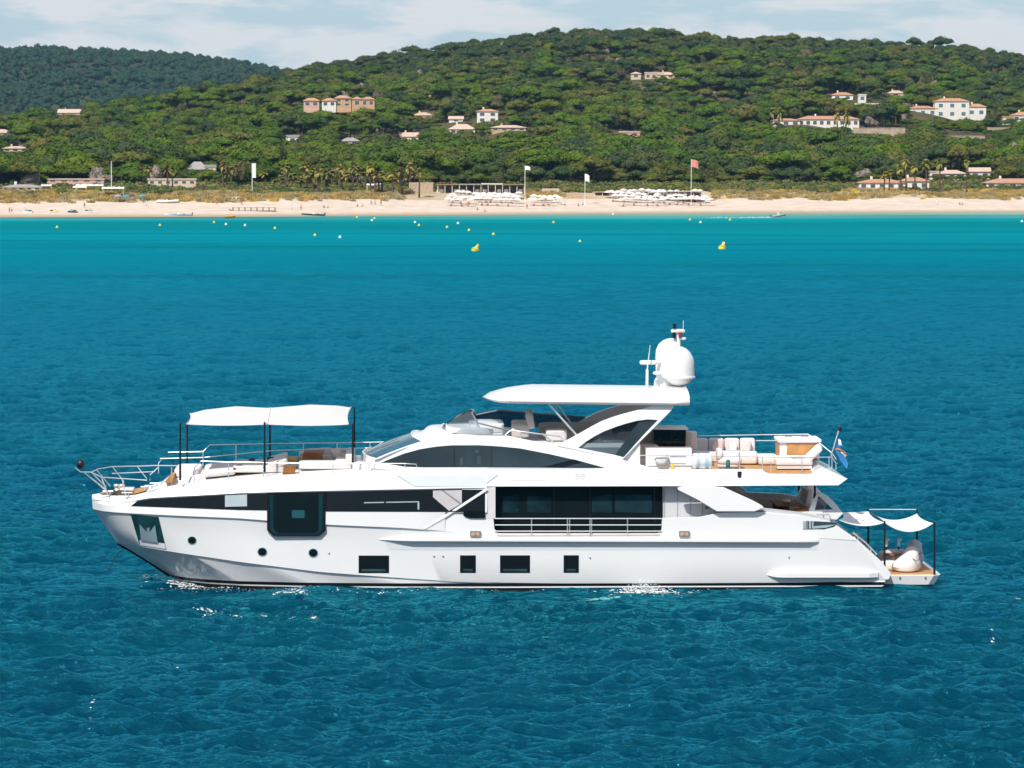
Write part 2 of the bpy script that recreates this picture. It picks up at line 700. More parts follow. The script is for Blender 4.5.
# the air between here and the far hill
hz = MB().box((0, 2900, 104), (7600, 7000, 212)).build('haze', bpy.data.materials.new('sea_air'), smooth=0, weld=0)
hz['kind'] = 'stuff'
hm = hz.data.materials[0]
hm.use_nodes = True
hm.node_tree.nodes.clear()
ho = hm.node_tree.nodes.new('ShaderNodeOutputMaterial')
hv = hm.node_tree.nodes.new('ShaderNodeVolumePrincipled')
hv.inputs['Color'].default_value = (.30, .62, .95, 1)
hv.inputs['Density'].default_value = .000027
hm.node_tree.links.new(hv.outputs[0], ho.inputs['Volume'])
# ------------------------------------------------------------------ vegetation
def leaf_mat(name, cols, rough=.75):
    m = bpy.data.materials.new(name)
    m.use_nodes = True
    n, l = m.node_tree.nodes, m.node_tree.links
    b = n['Principled BSDF']
    b.inputs['Roughness'].default_value = rough
    b.inputs['Specular IOR Level'].default_value = .2
    oi = n.new('ShaderNodeObjectInfo')
    cr = n.new('ShaderNodeValToRGB')
    e = cr.color_ramp.elements
    k = len(cols)
    e[0].position, e[0].color = 0, (*cols[0], 1)
    e[1].position, e[1].color = 1, (*cols[-1], 1)
    for i in range(1, k - 1):
        q = e.new(i / (k - 1)); q.color = (*cols[i], 1)
    l.new(oi.outputs['Random'], cr.inputs[0])
    t = n.new('ShaderNodeTexCoord')
    z = n.new('ShaderNodeTexNoise'); z.inputs['Scale'].default_value = .9; z.inputs['Detail'].default_value = 3
    l.new(t.outputs['Object'], z.inputs['Vector'])
    hs = n.new('ShaderNodeHueSaturation')
    mr = n.new('ShaderNodeMapRange'); mr.inputs[1].default_value = .3; mr.inputs[2].default_value = .7
    mr.inputs[3].default_value = .72; mr.inputs[4].default_value = 1.28
    l.new(z.outputs[0], mr.inputs[0]); l.new(mr.outputs[0], hs.inputs['Value'])
    l.new(cr.outputs[0], hs.inputs['Color'])
    l.new(hs.outputs[0], b.inputs['Base Color'])
    return m


M_pine = leaf_mat('pine_needles', [(.044, .094, .004), (.080, .128, .004), (.054, .106, .006), (.104, .136, .006), (.036, .078, .006), (.090, .132, .004), (.066, .118, .004), (.032, .066, .007), (.104, .126, .009)])
M_pined = leaf_mat('dark_pine_needles', [(.035, .065, .014), (.055, .080, .018), (.030, .055, .020), (.070, .085, .020)])
M_pineo = leaf_mat('olive_pine_needles', [(.082, .098, .012), (.105, .110, .016), (.070, .088, .012), (.120, .112, .022)])
M_oak = leaf_mat('oak_leaves', [(.040, .060, .016), (.070, .075, .020), (.035, .062, .018), (.105, .090, .032), (.050, .075, .015), (.065, .065, .028), (.13, .105, .065)])
M_bush = leaf_mat('scrub_leaves', [(.09, .12, .02), (.16, .17, .03), (.06, .09, .025), (.20, .19, .05), (.11, .10, .05), (.05, .11, .02)])
M_dry = leaf_mat('dry_grass', [(.42, .27, .08), (.56, .38, .07), (.34, .24, .12), (.45, .36, .20), (.24, .22, .06), (.50, .40, .24)])
M_palm = leaf_mat('palm_fronds', [(.20, .19, .04), (.29, .25, .05), (.15, .16, .04), (.33, .24, .08)])
M_farleaf = leaf_mat('far_hill_leaves', [(.022, .058, .026), (.035, .068, .03), (.022, .06, .034), (.045, .066, .032)])
M_bark = mat('pine_bark', (.10, .065, .045), .9, var=.3, scale=2)
M_grey = leaf_mat('bare_branches', [(.20, .16, .13), (.26, .21, .17)])


def crown(seed, rx, h, zc, flat, nleaf, leaf, lobes):
    """foliage: several overlapping lobes, each a shell of loose leaf clumps round a rough inner mass"""
    g = np.random.default_rng(seed)
    V, Fc = [], []
    L = []
    for k in range(lobes):
        a = g.uniform(0, 6.283); r = rx * math.sqrt(g.uniform(0, 1)) * .66
        s = g.uniform(.34, .56) * rx
        L.append((r * math.cos(a), r * math.sin(a), zc + g.uniform(-.16, .16) * h - (r / rx) ** 2 * h * .32, s, s * g.uniform(.75, 1.1), h * g.uniform(.32, .5)))
    L.append((0, 0, zc + .05 * h, rx * .55, rx * .55, h * .5))
    for (cx, cy, cz, a, b, c) in L:                      # inner mass
        o = len(V)
        n1, n2 = 9, 5
        for i in range(n2 + 1):
            t = -math.pi / 2 + math.pi * i / n2
            for k in range(n1):
                p = 6.283 * k / n1
                q = .86 * g.uniform(.86, 1.08)
                z = math.sin(t) * c * q
                if z < 0: z *= flat
                V.append((cx + math.cos(t) * math.cos(p) * a * q, cy + math.cos(t) * math.sin(p) * b * q, cz + z))
        for i in range(n2):
            for k in range(n1):
                q = (k + 1) % n1
                Fc.append((o + i * n1 + k, o + i * n1 + q, o + (i + 1) * n1 + q, o + (i + 1) * n1 + k))
    per = nleaf // len(L)
    for (cx, cy, cz, a, b, c) in L:
        for _ in range(per):
            d = g.normal(size=3); d /= np.linalg.norm(d)
            if d[2] < -.25: d[2] *= -.6
            q = g.uniform(.84, 1.10)
            z = d[2] * c * q
            if z < 0: z *= flat
            p = np.array([cx + d[0] * a * q, cy + d[1] * b * q, cz + z])
            nrm = d * np.array([1 / a, 1 / b, 1 / c]); nrm /= np.linalg.norm(nrm)
            nrm = nrm + g.normal(size=3) * .20; nrm /= np.linalg.norm(nrm)
            u = np.cross(nrm, g.normal(size=3)); u /= np.linalg.norm(u)
            w = np.cross(nrm, u)
            s1, s2 = leaf * g.uniform(.55, 1.25), leaf * g.uniform(.4, .9)
            o = len(V)
            bend = nrm * s1 * .25
            V += [tuple(p - u * s1 - w * s2 * .3), tuple(p - w * s2 + bend), tuple(p + u * s1 + w * s2 * .2), tuple(p + w * s2 + bend)]
            Fc.append((o, o + 1, o + 2, o + 3))
    return V, Fc


def trunk(h, r, seed, lean=.06, limbs=4, spread=2.2, base=.6):
    g = random.Random(seed)
    b = MB()
    tx, ty = g.uniform(-lean, lean) * h, g.uniform(-lean, lean) * h
    b.tube([(0, 0, -.6), (tx * .4, ty * .4, h * .4), (tx, ty, h)], [r * 1.25, r, r * .6], 7)
    for k in range(limbs):
        a = 6.283 * (k + g.random() * .6) / limbs
        z = h * g.uniform(base, .85)
        b.tube([(tx * z / h, ty * z / h, z), (tx + math.cos(a) * spread * .5, ty + math.sin(a) * spread * .5, h * .95), (tx + math.cos(a) * spread, ty + math.sin(a) * spread, h * 1.12)], [r * .5, r * .38, r * .18], 5)
    return b


def tree_mesh(name, parts):
    """one mesh out of [(verts, faces, material)]"""
    me = bpy.data.meshes.new(name)
    V, Fc, MI = [], [], []
    for k, (v, f, m) in enumerate(parts):
        o = len(V)
        V += [tuple(p) for p in v]
        Fc += [tuple(i + o for i in q) for q in f]
        MI += [k] * len(f)
        me.materials.append(m)
    me.from_pydata(V, [], Fc)
    me.polygons.foreach_set('material_index', MI)
    me.update()
    return me


KINDS = []       # (kind, crown mesh, trunk mesh, joined mesh, crown radius)
for k in range(9):
    rx = 6.2
    mp_ = (M_pine, M_pined, M_pineo)[k // 3]
    cv = crown(100 + k, rx, 4.6, 7.2, .40, 760, .50, 8)
    tb = trunk(6.6, .28, k, limbs=5, spread=2.6)
    KINDS.append(('umbrella_pine', tree_mesh('crown', [(*cv, mp_)]), tree_mesh('trunk', [(tb.v, tb.f, M_bark)]), tree_mesh('pine', [(*cv, mp_), (tb.v, tb.f, M_bark)]), rx))
for k in range(3):
    rx = 4.2
    cv = crown(200 + k, rx, 6.4, 4.2, .8, 620, .48, 8)
    tb = trunk(3.6, .25, 20 + k, limbs=4, spread=1.8)
    KINDS.append(('holm_oak', tree_mesh('crown', [(*cv, M_oak)]), tree_mesh('trunk', [(tb.v, tb.f, M_bark)]), tree_mesh('oak', [(*cv, M_oak), (tb.v, tb.f, M_bark)]), rx))
cv = crown(300, 4.0, 6.0, 4.6, .8, 420, .35, 7)
tb = trunk(4.2, .25, 40, limbs=6, spread=2.2)
KINDS.append(('bare_tree', tree_mesh('crown', [(*cv, M_grey)]), tree_mesh('trunk', [(tb.v, tb.f, M_bark)]), tree_mesh('bare', [(*cv, M_grey), (tb.v, tb.f, M_bark)]), 4.0))
BUSH = []
for k in range(4):
    cv = crown(400 + k, 2.2, 2.6, 1.0, .9, 260, .34, 5)
    BUSH.append(tree_mesh('foliage', [(*cv, M_bush)]))
FARB = []
for k in range(4):
    cv = crown(450 + k, 6.5, 7.0, 3.6, .8, 260, .8, 6)
    FARB.append(tree_mesh('far_foliage', [(*cv, M_farleaf)]))


def tuft(seed):
    g = np.random.default_rng(seed)
    V, Fc = [], []
    for _ in range(70):
        a, r = g.uniform(0, 6.283), g.uniform(0, .9)
        x, y = r * math.cos(a), r * math.sin(a)
        h, w = g.uniform(.3, .9), g.uniform(.06, .14)
        b = g.uniform(0, 6.283)
        o = len(V)
        V += [(x - w * math.cos(b), y - w * math.sin(b), -.05), (x + w * math.cos(b), y + w * math.sin(b), -.05), (x * 1.35 + .1 * math.cos(b), y * 1.35, h), (x * 1.25, y * 1.25, h)]
        Fc.append((o, o + 1, o + 2, o + 3))
    return V, Fc


TUFT = [tree_mesh('tuft', [(*tuft(500 + k), M_dry)]) for k in range(3)]


def scatter(name, meshes, pts, scl, rot, idx, label=None, cat=None):
    """one 'stuff' object that repeats the given meshes on its points"""
    me = bpy.data.meshes.new(name)
    pts = np.asarray(pts, np.float32)
    me.vertices.add(len(pts))
    me.vertices.foreach_set('co', pts.ravel())
    for nm, ty, arr, key in (('scl', 'FLOAT_VECTOR', scl, 'vector'), ('rot', 'FLOAT', rot, 'value'), ('idx', 'INT', idx, 'value')):
        a = me.attributes.new(nm, ty, 'POINT')
        a.data.foreach_set(key, np.ascontiguousarray(arr, dtype=np.int32 if ty == 'INT' else np.float32).ravel())
    o = bpy.data.objects.new(name, me)
    COL.objects.link(o)
    tag(o, label, cat, None, 'stuff')
    src = bpy.data.collections.new(name + '_sources')
    for i, m in enumerate(meshes):
        src.objects.link(bpy.data.objects.new('%s_source_%02d' % (name, i), m))
    ng = bpy.data.node_groups.new(name, 'GeometryNodeTree')
    ng.interface.new_socket('Geometry', in_out='INPUT', socket_type='NodeSocketGeometry')
    ng.interface.new_socket('Geometry', in_out='OUTPUT', socket_type='NodeSocketGeometry')
    n, l = ng.nodes, ng.links
    gi, go = n.new('NodeGroupInput'), n.new('NodeGroupOutput')
    ip = n.new('GeometryNodeInstanceOnPoints')
    ci = n.new('GeometryNodeCollectionInfo')
    ci.inputs[0].default_value = src
    ci.inputs[1].default_value = True
    ci.inputs[2].default_value = True
    ip.inputs['Pick Instance'].default_value = True
    def attr(nm, ty):
        a = n.new('GeometryNodeInputNamedAttribute')
        a.data_type = ty
        a.inputs[0].default_value = nm
        return a.outputs[0]
    cx = n.new('ShaderNodeCombineXYZ')
    l.new(attr('rot', 'FLOAT'), cx.inputs[2])
    l.new(cx.outputs[0], ip.inputs['Rotation'])
    l.new(attr('scl', 'FLOAT_VECTOR'), ip.inputs['Scale'])
    l.new(attr('idx', 'INT'), ip.inputs['Instance Index'])
    l.new(gi.outputs[0], ip.inputs['Points'])
    l.new(ci.outputs[0], ip.inputs['Instance'])
    l.new(ip.outputs[0], go.inputs[0])
    md = o.modifiers.new('scatter', 'NODES')
    md.node_group = ng
    return o


# ground kept free of trees: (px0, px1, row0, row1, distance from, distance to): what a tree there would hide or overlap
CLEAR = []


def blocked(p, r, h):
    x, row = pix((p[0], p[1], p[2] + h))
    xr = r * F / p[1]
    xb, rowb = pix(p)
    for (a, b, r0, r1, d) in CLEAR:
        if x + xr * .8 > a and x - xr * .8 < b:
            if p[1] < d - 9 and row < r1 - (.50 * (r1 - r0) if d > 1330 else (.3 * (r1 - r0) if d > 1264 else 1.0)) and rowb > r0:
                return True
            if d - 9 <= p[1] < d + 12:
                return True
    return False
# ------------------------------------------------------------------ houses on the hillside and along the beach
M_wwall = mat('white_render', (.74, .70, .64), .85, var=.05, scale=.4)
M_cwall = mat('cream_render', (.62, .50, .37), .85, var=.08, scale=.4)
M_owall = mat('ochre_render', (.54, .33, .19), .85, var=.1, scale=.4)
M_pwall = mat('pink_render', (.58, .38, .28), .85, var=.08, scale=.4)
M_tile = mat('terracotta_tile', (.46, .25, .15), .85, var=.18, scale=.9, bump=.5, bscale=5)
M_gtile = mat('grey_roof', (.34, .31, .30), .8, var=.12, scale=.6)
M_ptile = mat('pale_tile', (.58, .42, .33), .85, var=.12, scale=.6)
M_hpane = mat('house_glass', (.09, .10, .11), .08, var=.1)
M_bluepane = mat('blue_house_glass', (.10, .17, .24), .06, var=.1)
M_shut = mat('shutters', (.16, .22, .22), .6)
M_stone = mat('terrace_stone', (.42, .33, .24), .9, var=.2, scale=.5)
M_wood = mat('weathered_wood', (.27, .18, .11), .8, var=.2, scale=2)
M_dark = mat('dark_interior', (.20, .155, .12), .8, var=.7, scale=.5)


def hip(b, x0, x1, y0, y1, z, rise, ov=.5, gable=False):
    x0 -= ov; x1 += ov; y0 -= ov; y1 += ov
    k = min((y1 - y0) / 2, (x1 - x0) / 2.2)
    i = 0.05 if gable else k
    ym = (y0 + y1) / 2
    t = .18
    vs = [(x0, y0, z), (x1, y0, z), (x1, y1, z), (x0, y1, z), (x0, y0, z + t), (x1, y0, z + t), (x1, y1, z + t), (x0, y1, z + t), (x0 + i, ym, z + rise + t), (x1 - i, ym, z + rise + t)]
    b.add(vs, [(0, 3, 2, 1), (0, 1, 5, 4), (1, 2, 6, 5), (2, 3, 7, 6), (3, 0, 4, 7), (4, 5, 9, 8), (5, 6, 9), (6, 7, 8, 9), (7, 4, 8)])


def house(label, blocks, wall=None, tile=None, d=None, base=None, pane=None, cat='house', name='house', lo=1300, chim=True, rz=0.0):
    """blocks: (px0, px1, row of roof top, row of eaves, row of ground, windows across, storeys, roof kind)"""
    wall, tile, pane = wall or M_wwall, tile or M_tile, pane or M_hpane
    x0, x1 = min(b[0] for b in blocks), max(b[1] for b in blocks)
    rb = max(b[4] for b in blocks)
    g = at((x0 + x1) / 2, rb, d) if d else ground_at((x0 + x1) / 2, rb, lo)
    d = g.y
    k = d / F
    root = empty(name, g, rz, label, cat)
    for (a, c, rt, re, rg, nw, st, kind) in blocks:
        u0, u1 = (a - (x0 + x1) / 2) * k, (c - (x0 + x1) / 2) * k
        zb, ze, zt = (rb - rg) * k, (rb - re) * k, (rb - rt) * k
        dep = min(max((u1 - u0) * .62, 5.0), 10.0)
        yb = R.uniform(-.6, .6)
        w = MB()
        w.box(((u0 + u1) / 2, yb + dep / 2, (ze + zb - 3) / 2), (u1 - u0, dep, ze - zb + 3))
        wo_ = w.build('wall', wall, root, smooth=0)
        rf = MB()
        if kind == 'flat':
            rf.box(((u0 + u1) / 2, yb + dep / 2, (ze + zt) / 2 + .002), (u1 - u0 + .5, dep + .5, max(.25, zt - ze)))
        else:
            hip(rf, u0, u1, yb, yb + dep, ze + .004, max(.5, zt - ze), .5, kind == 'gable')
        ro = rf.build('roof', tile, root, smooth=0)
        if chim and kind != 'flat' and u1 - u0 > 9:
            q = MB(); q.box((u0 + (u1 - u0) * .3, yb + dep * .6, zt + .4), (.8, .7, 1.6)).build('chimney', wall, ro, smooth=0)
        sh = (ze - zb) / st
        for s in range(st):
            for i in range(nw):
                wx = u0 + (u1 - u0) * (i + .5) / nw
                ww = min((u1 - u0) / nw * .52, 2.3)
                wh = min(sh * .55, 2.1)
                wz = zb + sh * (s + .5) + .05
                f = MB()
                f.slab([[(wx - ww / 2 - .1, yb - .06, wz - wh / 2 - .1), (wx + ww / 2 + .1, yb - .06, wz - wh / 2 - .1), (wx + ww / 2 + .1, yb - .06, wz + wh / 2 + .1), (wx - ww / 2 - .1, yb - .06, wz + wh / 2 + .1)],
                        [(wx - ww / 2, yb - .06, wz - wh / 2), (wx + ww / 2, yb - .06, wz - wh / 2), (wx + ww / 2, yb - .06, wz + wh / 2), (wx - ww / 2, yb - .06, wz + wh / 2)]],
                       [[(wx - ww / 2 - .1, yb, wz - wh / 2 - .1), (wx + ww / 2 + .1, yb, wz - wh / 2 - .1), (wx + ww / 2 + .1, yb, wz + wh / 2 + .1), (wx - ww / 2 - .1, yb, wz + wh / 2 + .1)],
                        [(wx - ww / 2, yb, wz - wh / 2), (wx + ww / 2, yb, wz - wh / 2), (wx + ww / 2, yb, wz + wh / 2), (wx - ww / 2, yb, wz + wh / 2)]])
                fo = f.build('window', M_wwall, root, smooth=0)
                p = MB(); p.box((wx, yb - .015, wz), (ww - .004, .03, wh - .004)).build('pane', pane, fo, smooth=0)
    CLEAR.append((x0, x1, min(b[2] for b in blocks), rb, d))
    return root


house('large white two storey villa with blue-grey picture windows on the right hillside',
      [(909, 937, 106.5, 109, 117, 3, 1, 'hip'), (935, 969, 98.8, 102, 118.5, 3, 2, 'hip'), (967, 986, 104.5, 107.5, 118, 2, 1, 'hip')], pane=M_bluepane, name='villa', cat='villa')
house('long low white villa with a terracotta roof and a row of dark openings',
      [(772, 800, 119.5, 121.5, 127, 3, 1, 'hip'), (798, 859, 117, 120.3, 127, 9, 1, 'hip')], name='villa', cat='villa')
house('white flat-roofed modern house with a square tower between pines', [(853, 880, 104.5, 105.5, 109.5, 3, 1, 'flat'), (858.5, 866, 95.5, 96.5, 109, 1, 2, 'flat')], tile=M_wwall, name='villa', cat='villa', pane=M_bluepane)
house('small white house with a hipped terracotta roof above the long villa', [(832, 853, 93.8, 96.5, 101.5, 2, 1, 'hip')])
house('pale house showing only its tiled roof above the modern white house', [(888, 904, 92, 94.5, 97.5, 1, 1, 'hip')], wall=M_cwall, tile=M_ptile)
house('white house with a pink tiled roof cut by the right edge of the photo', [(1012, 1040, 112, 115.5, 122, 3, 1, 'hip'), (1003, 1013, 116, 117.5, 121.5, 1, 1, 'flat')], wall=M_wwall)
house('long pale beach bungalow with a terracotta roof behind low green bushes', [(859, 905, 180.6, 184, 190.5, 5, 1, 'hip'), (900, 929, 179, 182.5, 190.5, 3, 1, 'hip')], lo=1215, name='bungalow', cat='house')
house('white house with chimneys and a low tiled roof behind the right palms', [(930, 940, 172, 173.5, 180, 1, 1, 'flat'), (938, 966, 171.5, 175, 180.5, 3, 1, 'hip'), (970, 990, 169, 173, 180, 2, 1, 'gable')], lo=1225, tile=M_ptile, name='villa', cat='house')
house('low terracotta-roofed house cut by the right edge behind the dune', [(986, 1040, 179.3, 183.5, 188.5, 5, 1, 'hip')], lo=1215, name='bungalow', cat='house')
house('long low hill house with orange walls high up among the pines', [(645, 663, 72.2, 74, 79, 3, 1, 'flat'), (658, 675, 72.4, 75, 78.5, 2, 1, 'hip'), (631, 641, 72.3, 74, 78.5, 1, 1, 'hip')], wall=M_cwall, tile=M_ptile)
for (a, c, t, e, g, n_, w_, lb) in [(303.5, 319, 98.2, 101, 106.8, 2, M_pwall, 'leftmost pink terrace house of the hillside row with a low hipped roof'),
                                    (322, 336, 98.5, 101, 106.8, 2, M_wwall, 'pale terrace house between the leftmost pink house and the tall ochre one'),
                                    (334.5, 351, 95.6, 98.5, 106.6, 2, M_owall, 'tallest ochre terrace house in the middle of the hillside row'),
                                    (352, 362, 97, 99.5, 106.5, 1, M_owall, 'narrow ochre terrace house second from the right of the hillside row'),
                                    (361.5, 374.5, 97.2, 99.6, 106.4, 2, M_owall, 'rightmost ochre terrace house of the hillside row')]:
    house(lb, [(a, c, t, e, g, n_, 1 if e > 99 else 2, 'hip')], wall=w_, d=1905, name='terrace_house')['group'] = 'row of terrace houses on the hillside'
house('tall white house with a slanting tiled roof among the middle pines', [(477, 498, 112, 114.3, 125.5, 2, 2, 'hip')])
house('low house with a flat pale roof left of the tall white hillside house', [(414, 432, 113.8, 116.5, 118.5, 2, 1, 'hip')], wall=M_cwall, tile=M_ptile)
house('small white gabled house half hidden beside the tall white hillside house', [(449, 463, 116.5, 119.5, 122, 1, 1, 'gable')], tile=M_ptile)
house('grey-pink roofed house below the tall white hillside house', [(449, 475, 126, 131, 136, 3, 1, 'hip')], tile=M_ptile)
house('long ochre house with a pale flat roof right of the tall white hillside house', [(491, 526, 127.6, 130, 133.5, 4, 1, 'hip')], wall=M_owall, tile=M_ptile)
house('house with a pale pink roof sunk in the pines below the hillside row', [(400, 418, 134.8, 139, 144, 2, 1, 'gable')], tile=M_ptile)
house('grey-roofed house sunk in the pines beneath the terrace houses', [(341, 359, 139.6, 143, 146, 2, 1, 'hip')], tile=M_gtile)
house('small white house deep in the pines left of the grey-roofed house', [(286, 299, 136.8, 139, 144, 1, 1, 'flat')], tile=M_gtile)
house('pink gabled house beside a round tree at the foot of the far hill', [(58, 80, 109.3, 113, 119, 2, 1, 'gable')], wall=M_pwall, tile=M_ptile)
house('pale house among pines near the left edge above the beach', [(3, 28, 148.5, 150.5, 154, 3, 1, 'hip')], tile=M_ptile, wall=M_cwall, lo=1220)
house('house roof cut by the left edge of the photo', [(-14, 12, 130.5, 134, 138, 2, 1, 'hip')], tile=M_ptile, wall=M_cwall)
house('small pink house in the pines below the hill house', [(619, 640, 131.5, 133, 136.5, 2, 1, 'flat')], wall=M_pwall, tile=M_ptile)
house('grey-white tent-roofed beach building in the trees at left', [(187, 207, 162.5, 170, 175, 2, 1, 'hip'), (205, 216, 165, 168, 176, 1, 1, 'flat')], tile=M_gtile, lo=1225, name='beach_house', cat='house')
house('low beige beach building with a long flat roof at left', [(148, 196, 178.5, 180, 185, 6, 1, 'flat')], wall=M_cwall, tile=M_ptile, lo=1212, name='beach_house', cat='house', d=1275)
house('long grey-roofed beach hut on the dune near the left edge', [(2, 41, 185, 187.5, 190.5, 5, 1, 'hip')], tile=M_gtile, d=1243, name='beach_hut', cat='hut')
house('pink flat wall-like building on the dune behind the white beach tents', [(47, 104, 178.6, 179.8, 182.5, 5, 1, 'flat')], wall=M_pwall, tile=M_ptile, d=1285, name='beach_house', cat='house')

# the gardens in front of the two big villas are open
CLEAR.append((909, 986, 99, 137, CLEAR[0][4])); CLEAR.append((790, 860, 117, 135, CLEAR[1][4]))
# terrace walls below the big villa
for (a, c, t, g, lb) in [(853, 905, 131, 137, 'long stone terrace wall below the long low villa'), (985, 1010, 128, 130.5, 'short stone terrace wall in the gardens at the right edge'), (949, 985, 137, 139.5, 'low pale garden wall below the big white villa')]:
    p = ground_at((a + c) / 2, g)
    k = p.y / F
    w = MB()
    w.box((0, 0, (g - t) * k / 2 - 1), ((c - a) * k, .6, (g - t) * k + 2))
    w.box((0, 0, (g - t) * k + .1), ((c - a) * k + .3, .9, .2))
    o = w.build('terrace_wall', M_stone, None, smooth=0)
    o.location = p
    tag(o, lb, 'wall')
    CLEAR.append((a, c, t, g, p.y))

# ------------------------------------------------------------------ beach clubs
M_canvas = mat('white_canvas', (.68, .62, .59), .9, var=.06, rnd=.14)
M_steel = mat('steel', (.55, .56, .57), .3, metal=.9, var=.03)
M_wpaint = mat('white_paint', (.80, .80, .80), .4, var=.02)
M_reed = mat('reed_matting', (.44, .33, .24), .95, var=.25, scale=2)
M_plank = mat('pier_plank', (.20, .125, .08), .85, var=.2, scale=2)


def on_sand(px, row, lo=1155, hi=1330):
    return ground_at(px, row, lo, hi)


def pavilion(label, px0, px1, row_t, row_b, d, ncol, roofm, nroof=1, infill=None):
    g = at((px0 + px1) / 2, row_b, d)
    g.z = landz(g.x, d)
    k = d / F
    L, h = (px1 - px0) * k, max((row_b - row_t) * k, 2.6)
    root = empty('beach_pavilion', g, 0, label, 'pavilion')
    MB().box((0, 3.0, .0), (L + .6, 8.0, .5)).build('deck', M_plank, root, smooth=0)
    MB().box((0, 6.4, h / 2), (L - .4, .2, h - .4)).build('back_wall', M_dark, root, smooth=0)
    for i in range(nroof):
        a = -L / 2 + L * i / nroof
        MB().box((a + L / nroof / 2, 3.0 - .3 * (i % 2), h + .12 * (i % 3)), (L / nroof - .15, 7.6, .28), tilt=.01 * ((i % 3) - 1)).build('roof', roofm[i % len(roofm)], root, smooth=0)
    for i in range(ncol + 1):
        MB().tube([(-L / 2 + .3 + (L - .6) * i / ncol, -.4, .2), (-L / 2 + .3 + (L - .6) * i / ncol, -.4, h)], .11, 6).build('column', M_wpaint, root)
    for i in range(ncol):
        if infill and i % 3 != 1:
            MB().box((-L / 2 + .3 + (L - .6) * (i + .5) / ncol, 2.2, 1.25), (L / ncol * .55, .15, 1.9)).build('partition', infill[i % len(infill)], root, smooth=0)
    CLEAR.append((px0, px1, row_t, row_b, d))
    return root


pavilion('long open beach restaurant with a flat grey-brown roof on white columns', 437, 525, 188.6, 199.5, 1263, 12, [M_wood, M_gtile, M_canvas, M_wood], 4, [M_wpaint, M_reed, M_wpaint])
pavilion('reed-roofed beach bar behind the right-hand parasols', 594, 702, 190.2, 197.0, 1268, 14, [M_reed, M_ptile, M_reed, M_canvas, M_reed, M_ptile], 6, [M_reed, M_wpaint])
for (px0, px1, t, b, d, lb, m_) in [(409, 436.5, 191.6, 203.5, 1258, 'beige reed fence left of the beach restaurant', M_reed), (542, 560, 194, 199.5, 1280, 'pale low wall right of the beach restaurant', M_cwall), (566, 590, 196, 201.5, 1262, 'brown reed fence between the two beach clubs', M_reed)]:
    g = at((px0 + px1) / 2, b, d); g.z = landz(g.x, d) - .3
    k = d / F
    w = MB()
    for i in range(int((px1 - px0) * k / 1.2)):
        w.box((-(px1 - px0) * k / 2 + 1.2 * (i + .5), R.uniform(-.02, .02), (b - t) * k / 2), (1.17, .12, (b - t) * k + R.uniform(-.1, .1)))
    o = w.build('beach_fence', m_, None, smooth=0); o.location = g
    tag(o, lb, 'fence')
    CLEAR.append((px0, px1, t, b, d))

# white beach tents on the left dune
def tent(label, px, row_b, w, h, d):
    g = at(px, row_b, d); g.z = landz(g.x, d)
    root = empty('beach_tent', g, 0, label, 'tent')
    b = MB()
    n = 16
    ln = []
    for j in range(7):
        v = j / 6 - .5
        ln.append([(w * (i / n - .5), 4.5 * v, h + .55 * (1 - (2 * v) ** 2) + .12 * math.sin(i * 1.7) * (1 - abs(2 * v))) for i in range(n + 1)])
    b.loft(ln)
    b.loft([[(p[0], p[1], p[2] - .09) for p in l] for l in ln])
    b.build('canopy', M_canvas, root)
    for sx in (-1, 1):
        for sy in (-1, 1):
            MB().tube([(sx * w * .47, sy * 2.1, -.3), (sx * w * .47, sy * 2.1, h)], .06, 6).build('pole', M_wpaint, root)
    CLEAR.append((px - w * F / d / 2, px + w * F / d / 2, row_b - (h + .6) * F / d, row_b, d))


tent('white tent canopy on the left dune with its long side to the sea', 90, 191.5, 9.5, 2.2, 1240)
tent('low wide white tent canopy just left of the white mast', 80, 189.5, 5, 1.6, 1250)
tent('white sloping canopy of the left beach kiosk nearest the sand', 113.5, 203, 7.5, 2.6, 1215)
tent('small white tent between the grey beach hut and the long white tent', 47, 190.5, 3.6, 1.7, 1248)
tent('white tent under the palms behind the middle beach', 374, 194.5, 5.0, 2.4, 1258)

# flagpoles
M_flagw = mat('white_flag', (.8, .8, .78), .8)
M_flagr = mat('faded_red_flag', (.62, .22, .20), .8, var=.15, scale=1.2)


def flagpole(px, row_t, row_b, d, label, fm, fw, fh, banner=False, r=.11):
    g = at(px, row_b, d); g.z = landz(g.x, d)
    h = at(px, row_t, d).z - g.z
    root = empty('flagpole', g, 0, label, 'flagpole')
    MB().tube([(0, 0, -.4), (0, 0, h)], [r, r * .75], 8).build('pole', M_wpaint, root)
    MB().lathe([(0, .5), (r * 3, .5), (r * 3, 0), (0, 0)], (0, 0, -.1), 8).build('foot', M_wpaint, root)
    if fm is None: return
    ln = []
    for i in range(9):
        t = i / 8
        x = .1 + fw * t
        sag = 0 if banner else -.25 * fh * t * t
        ln.append([(x, .18 * math.sin(t * 7 + j * .4) * (t if not banner else .4), h - .15 - fh * j / 4 + sag) for j in range(5)])
    b = MB(); b.loft(ln)
    b.loft([[(p[0], p[1] + .03, p[2]) for p in l] for l in ln])
    b.build('banner' if banner else 'flag', fm, root)


flagpole(111.5, 161, 193, 1238, 'bare white mast above the left beach tents', None, 0, 0, r=.16)
flagpole(252.2, 163, 194, 1232, 'tall white feather banner on a pole behind the pier', M_flagw, 1.2, 4.9, True, r=.14)
flagpole(525, 165.5, 194, 1250, 'white flagpole with a small white flag behind the beach restaurant', M_flagw, 1.7, 1.3)
flagpole(585, 173.5, 196, 1244, 'white flagpole with a drooping white pennant left of the reed-roofed bar', M_flagw, 1.4, 2.4)
flagpole(691.2, 159, 193, 1256, 'white flagpole flying a faded red flag behind the right parasols', M_flagr, 2.3, 2.6)


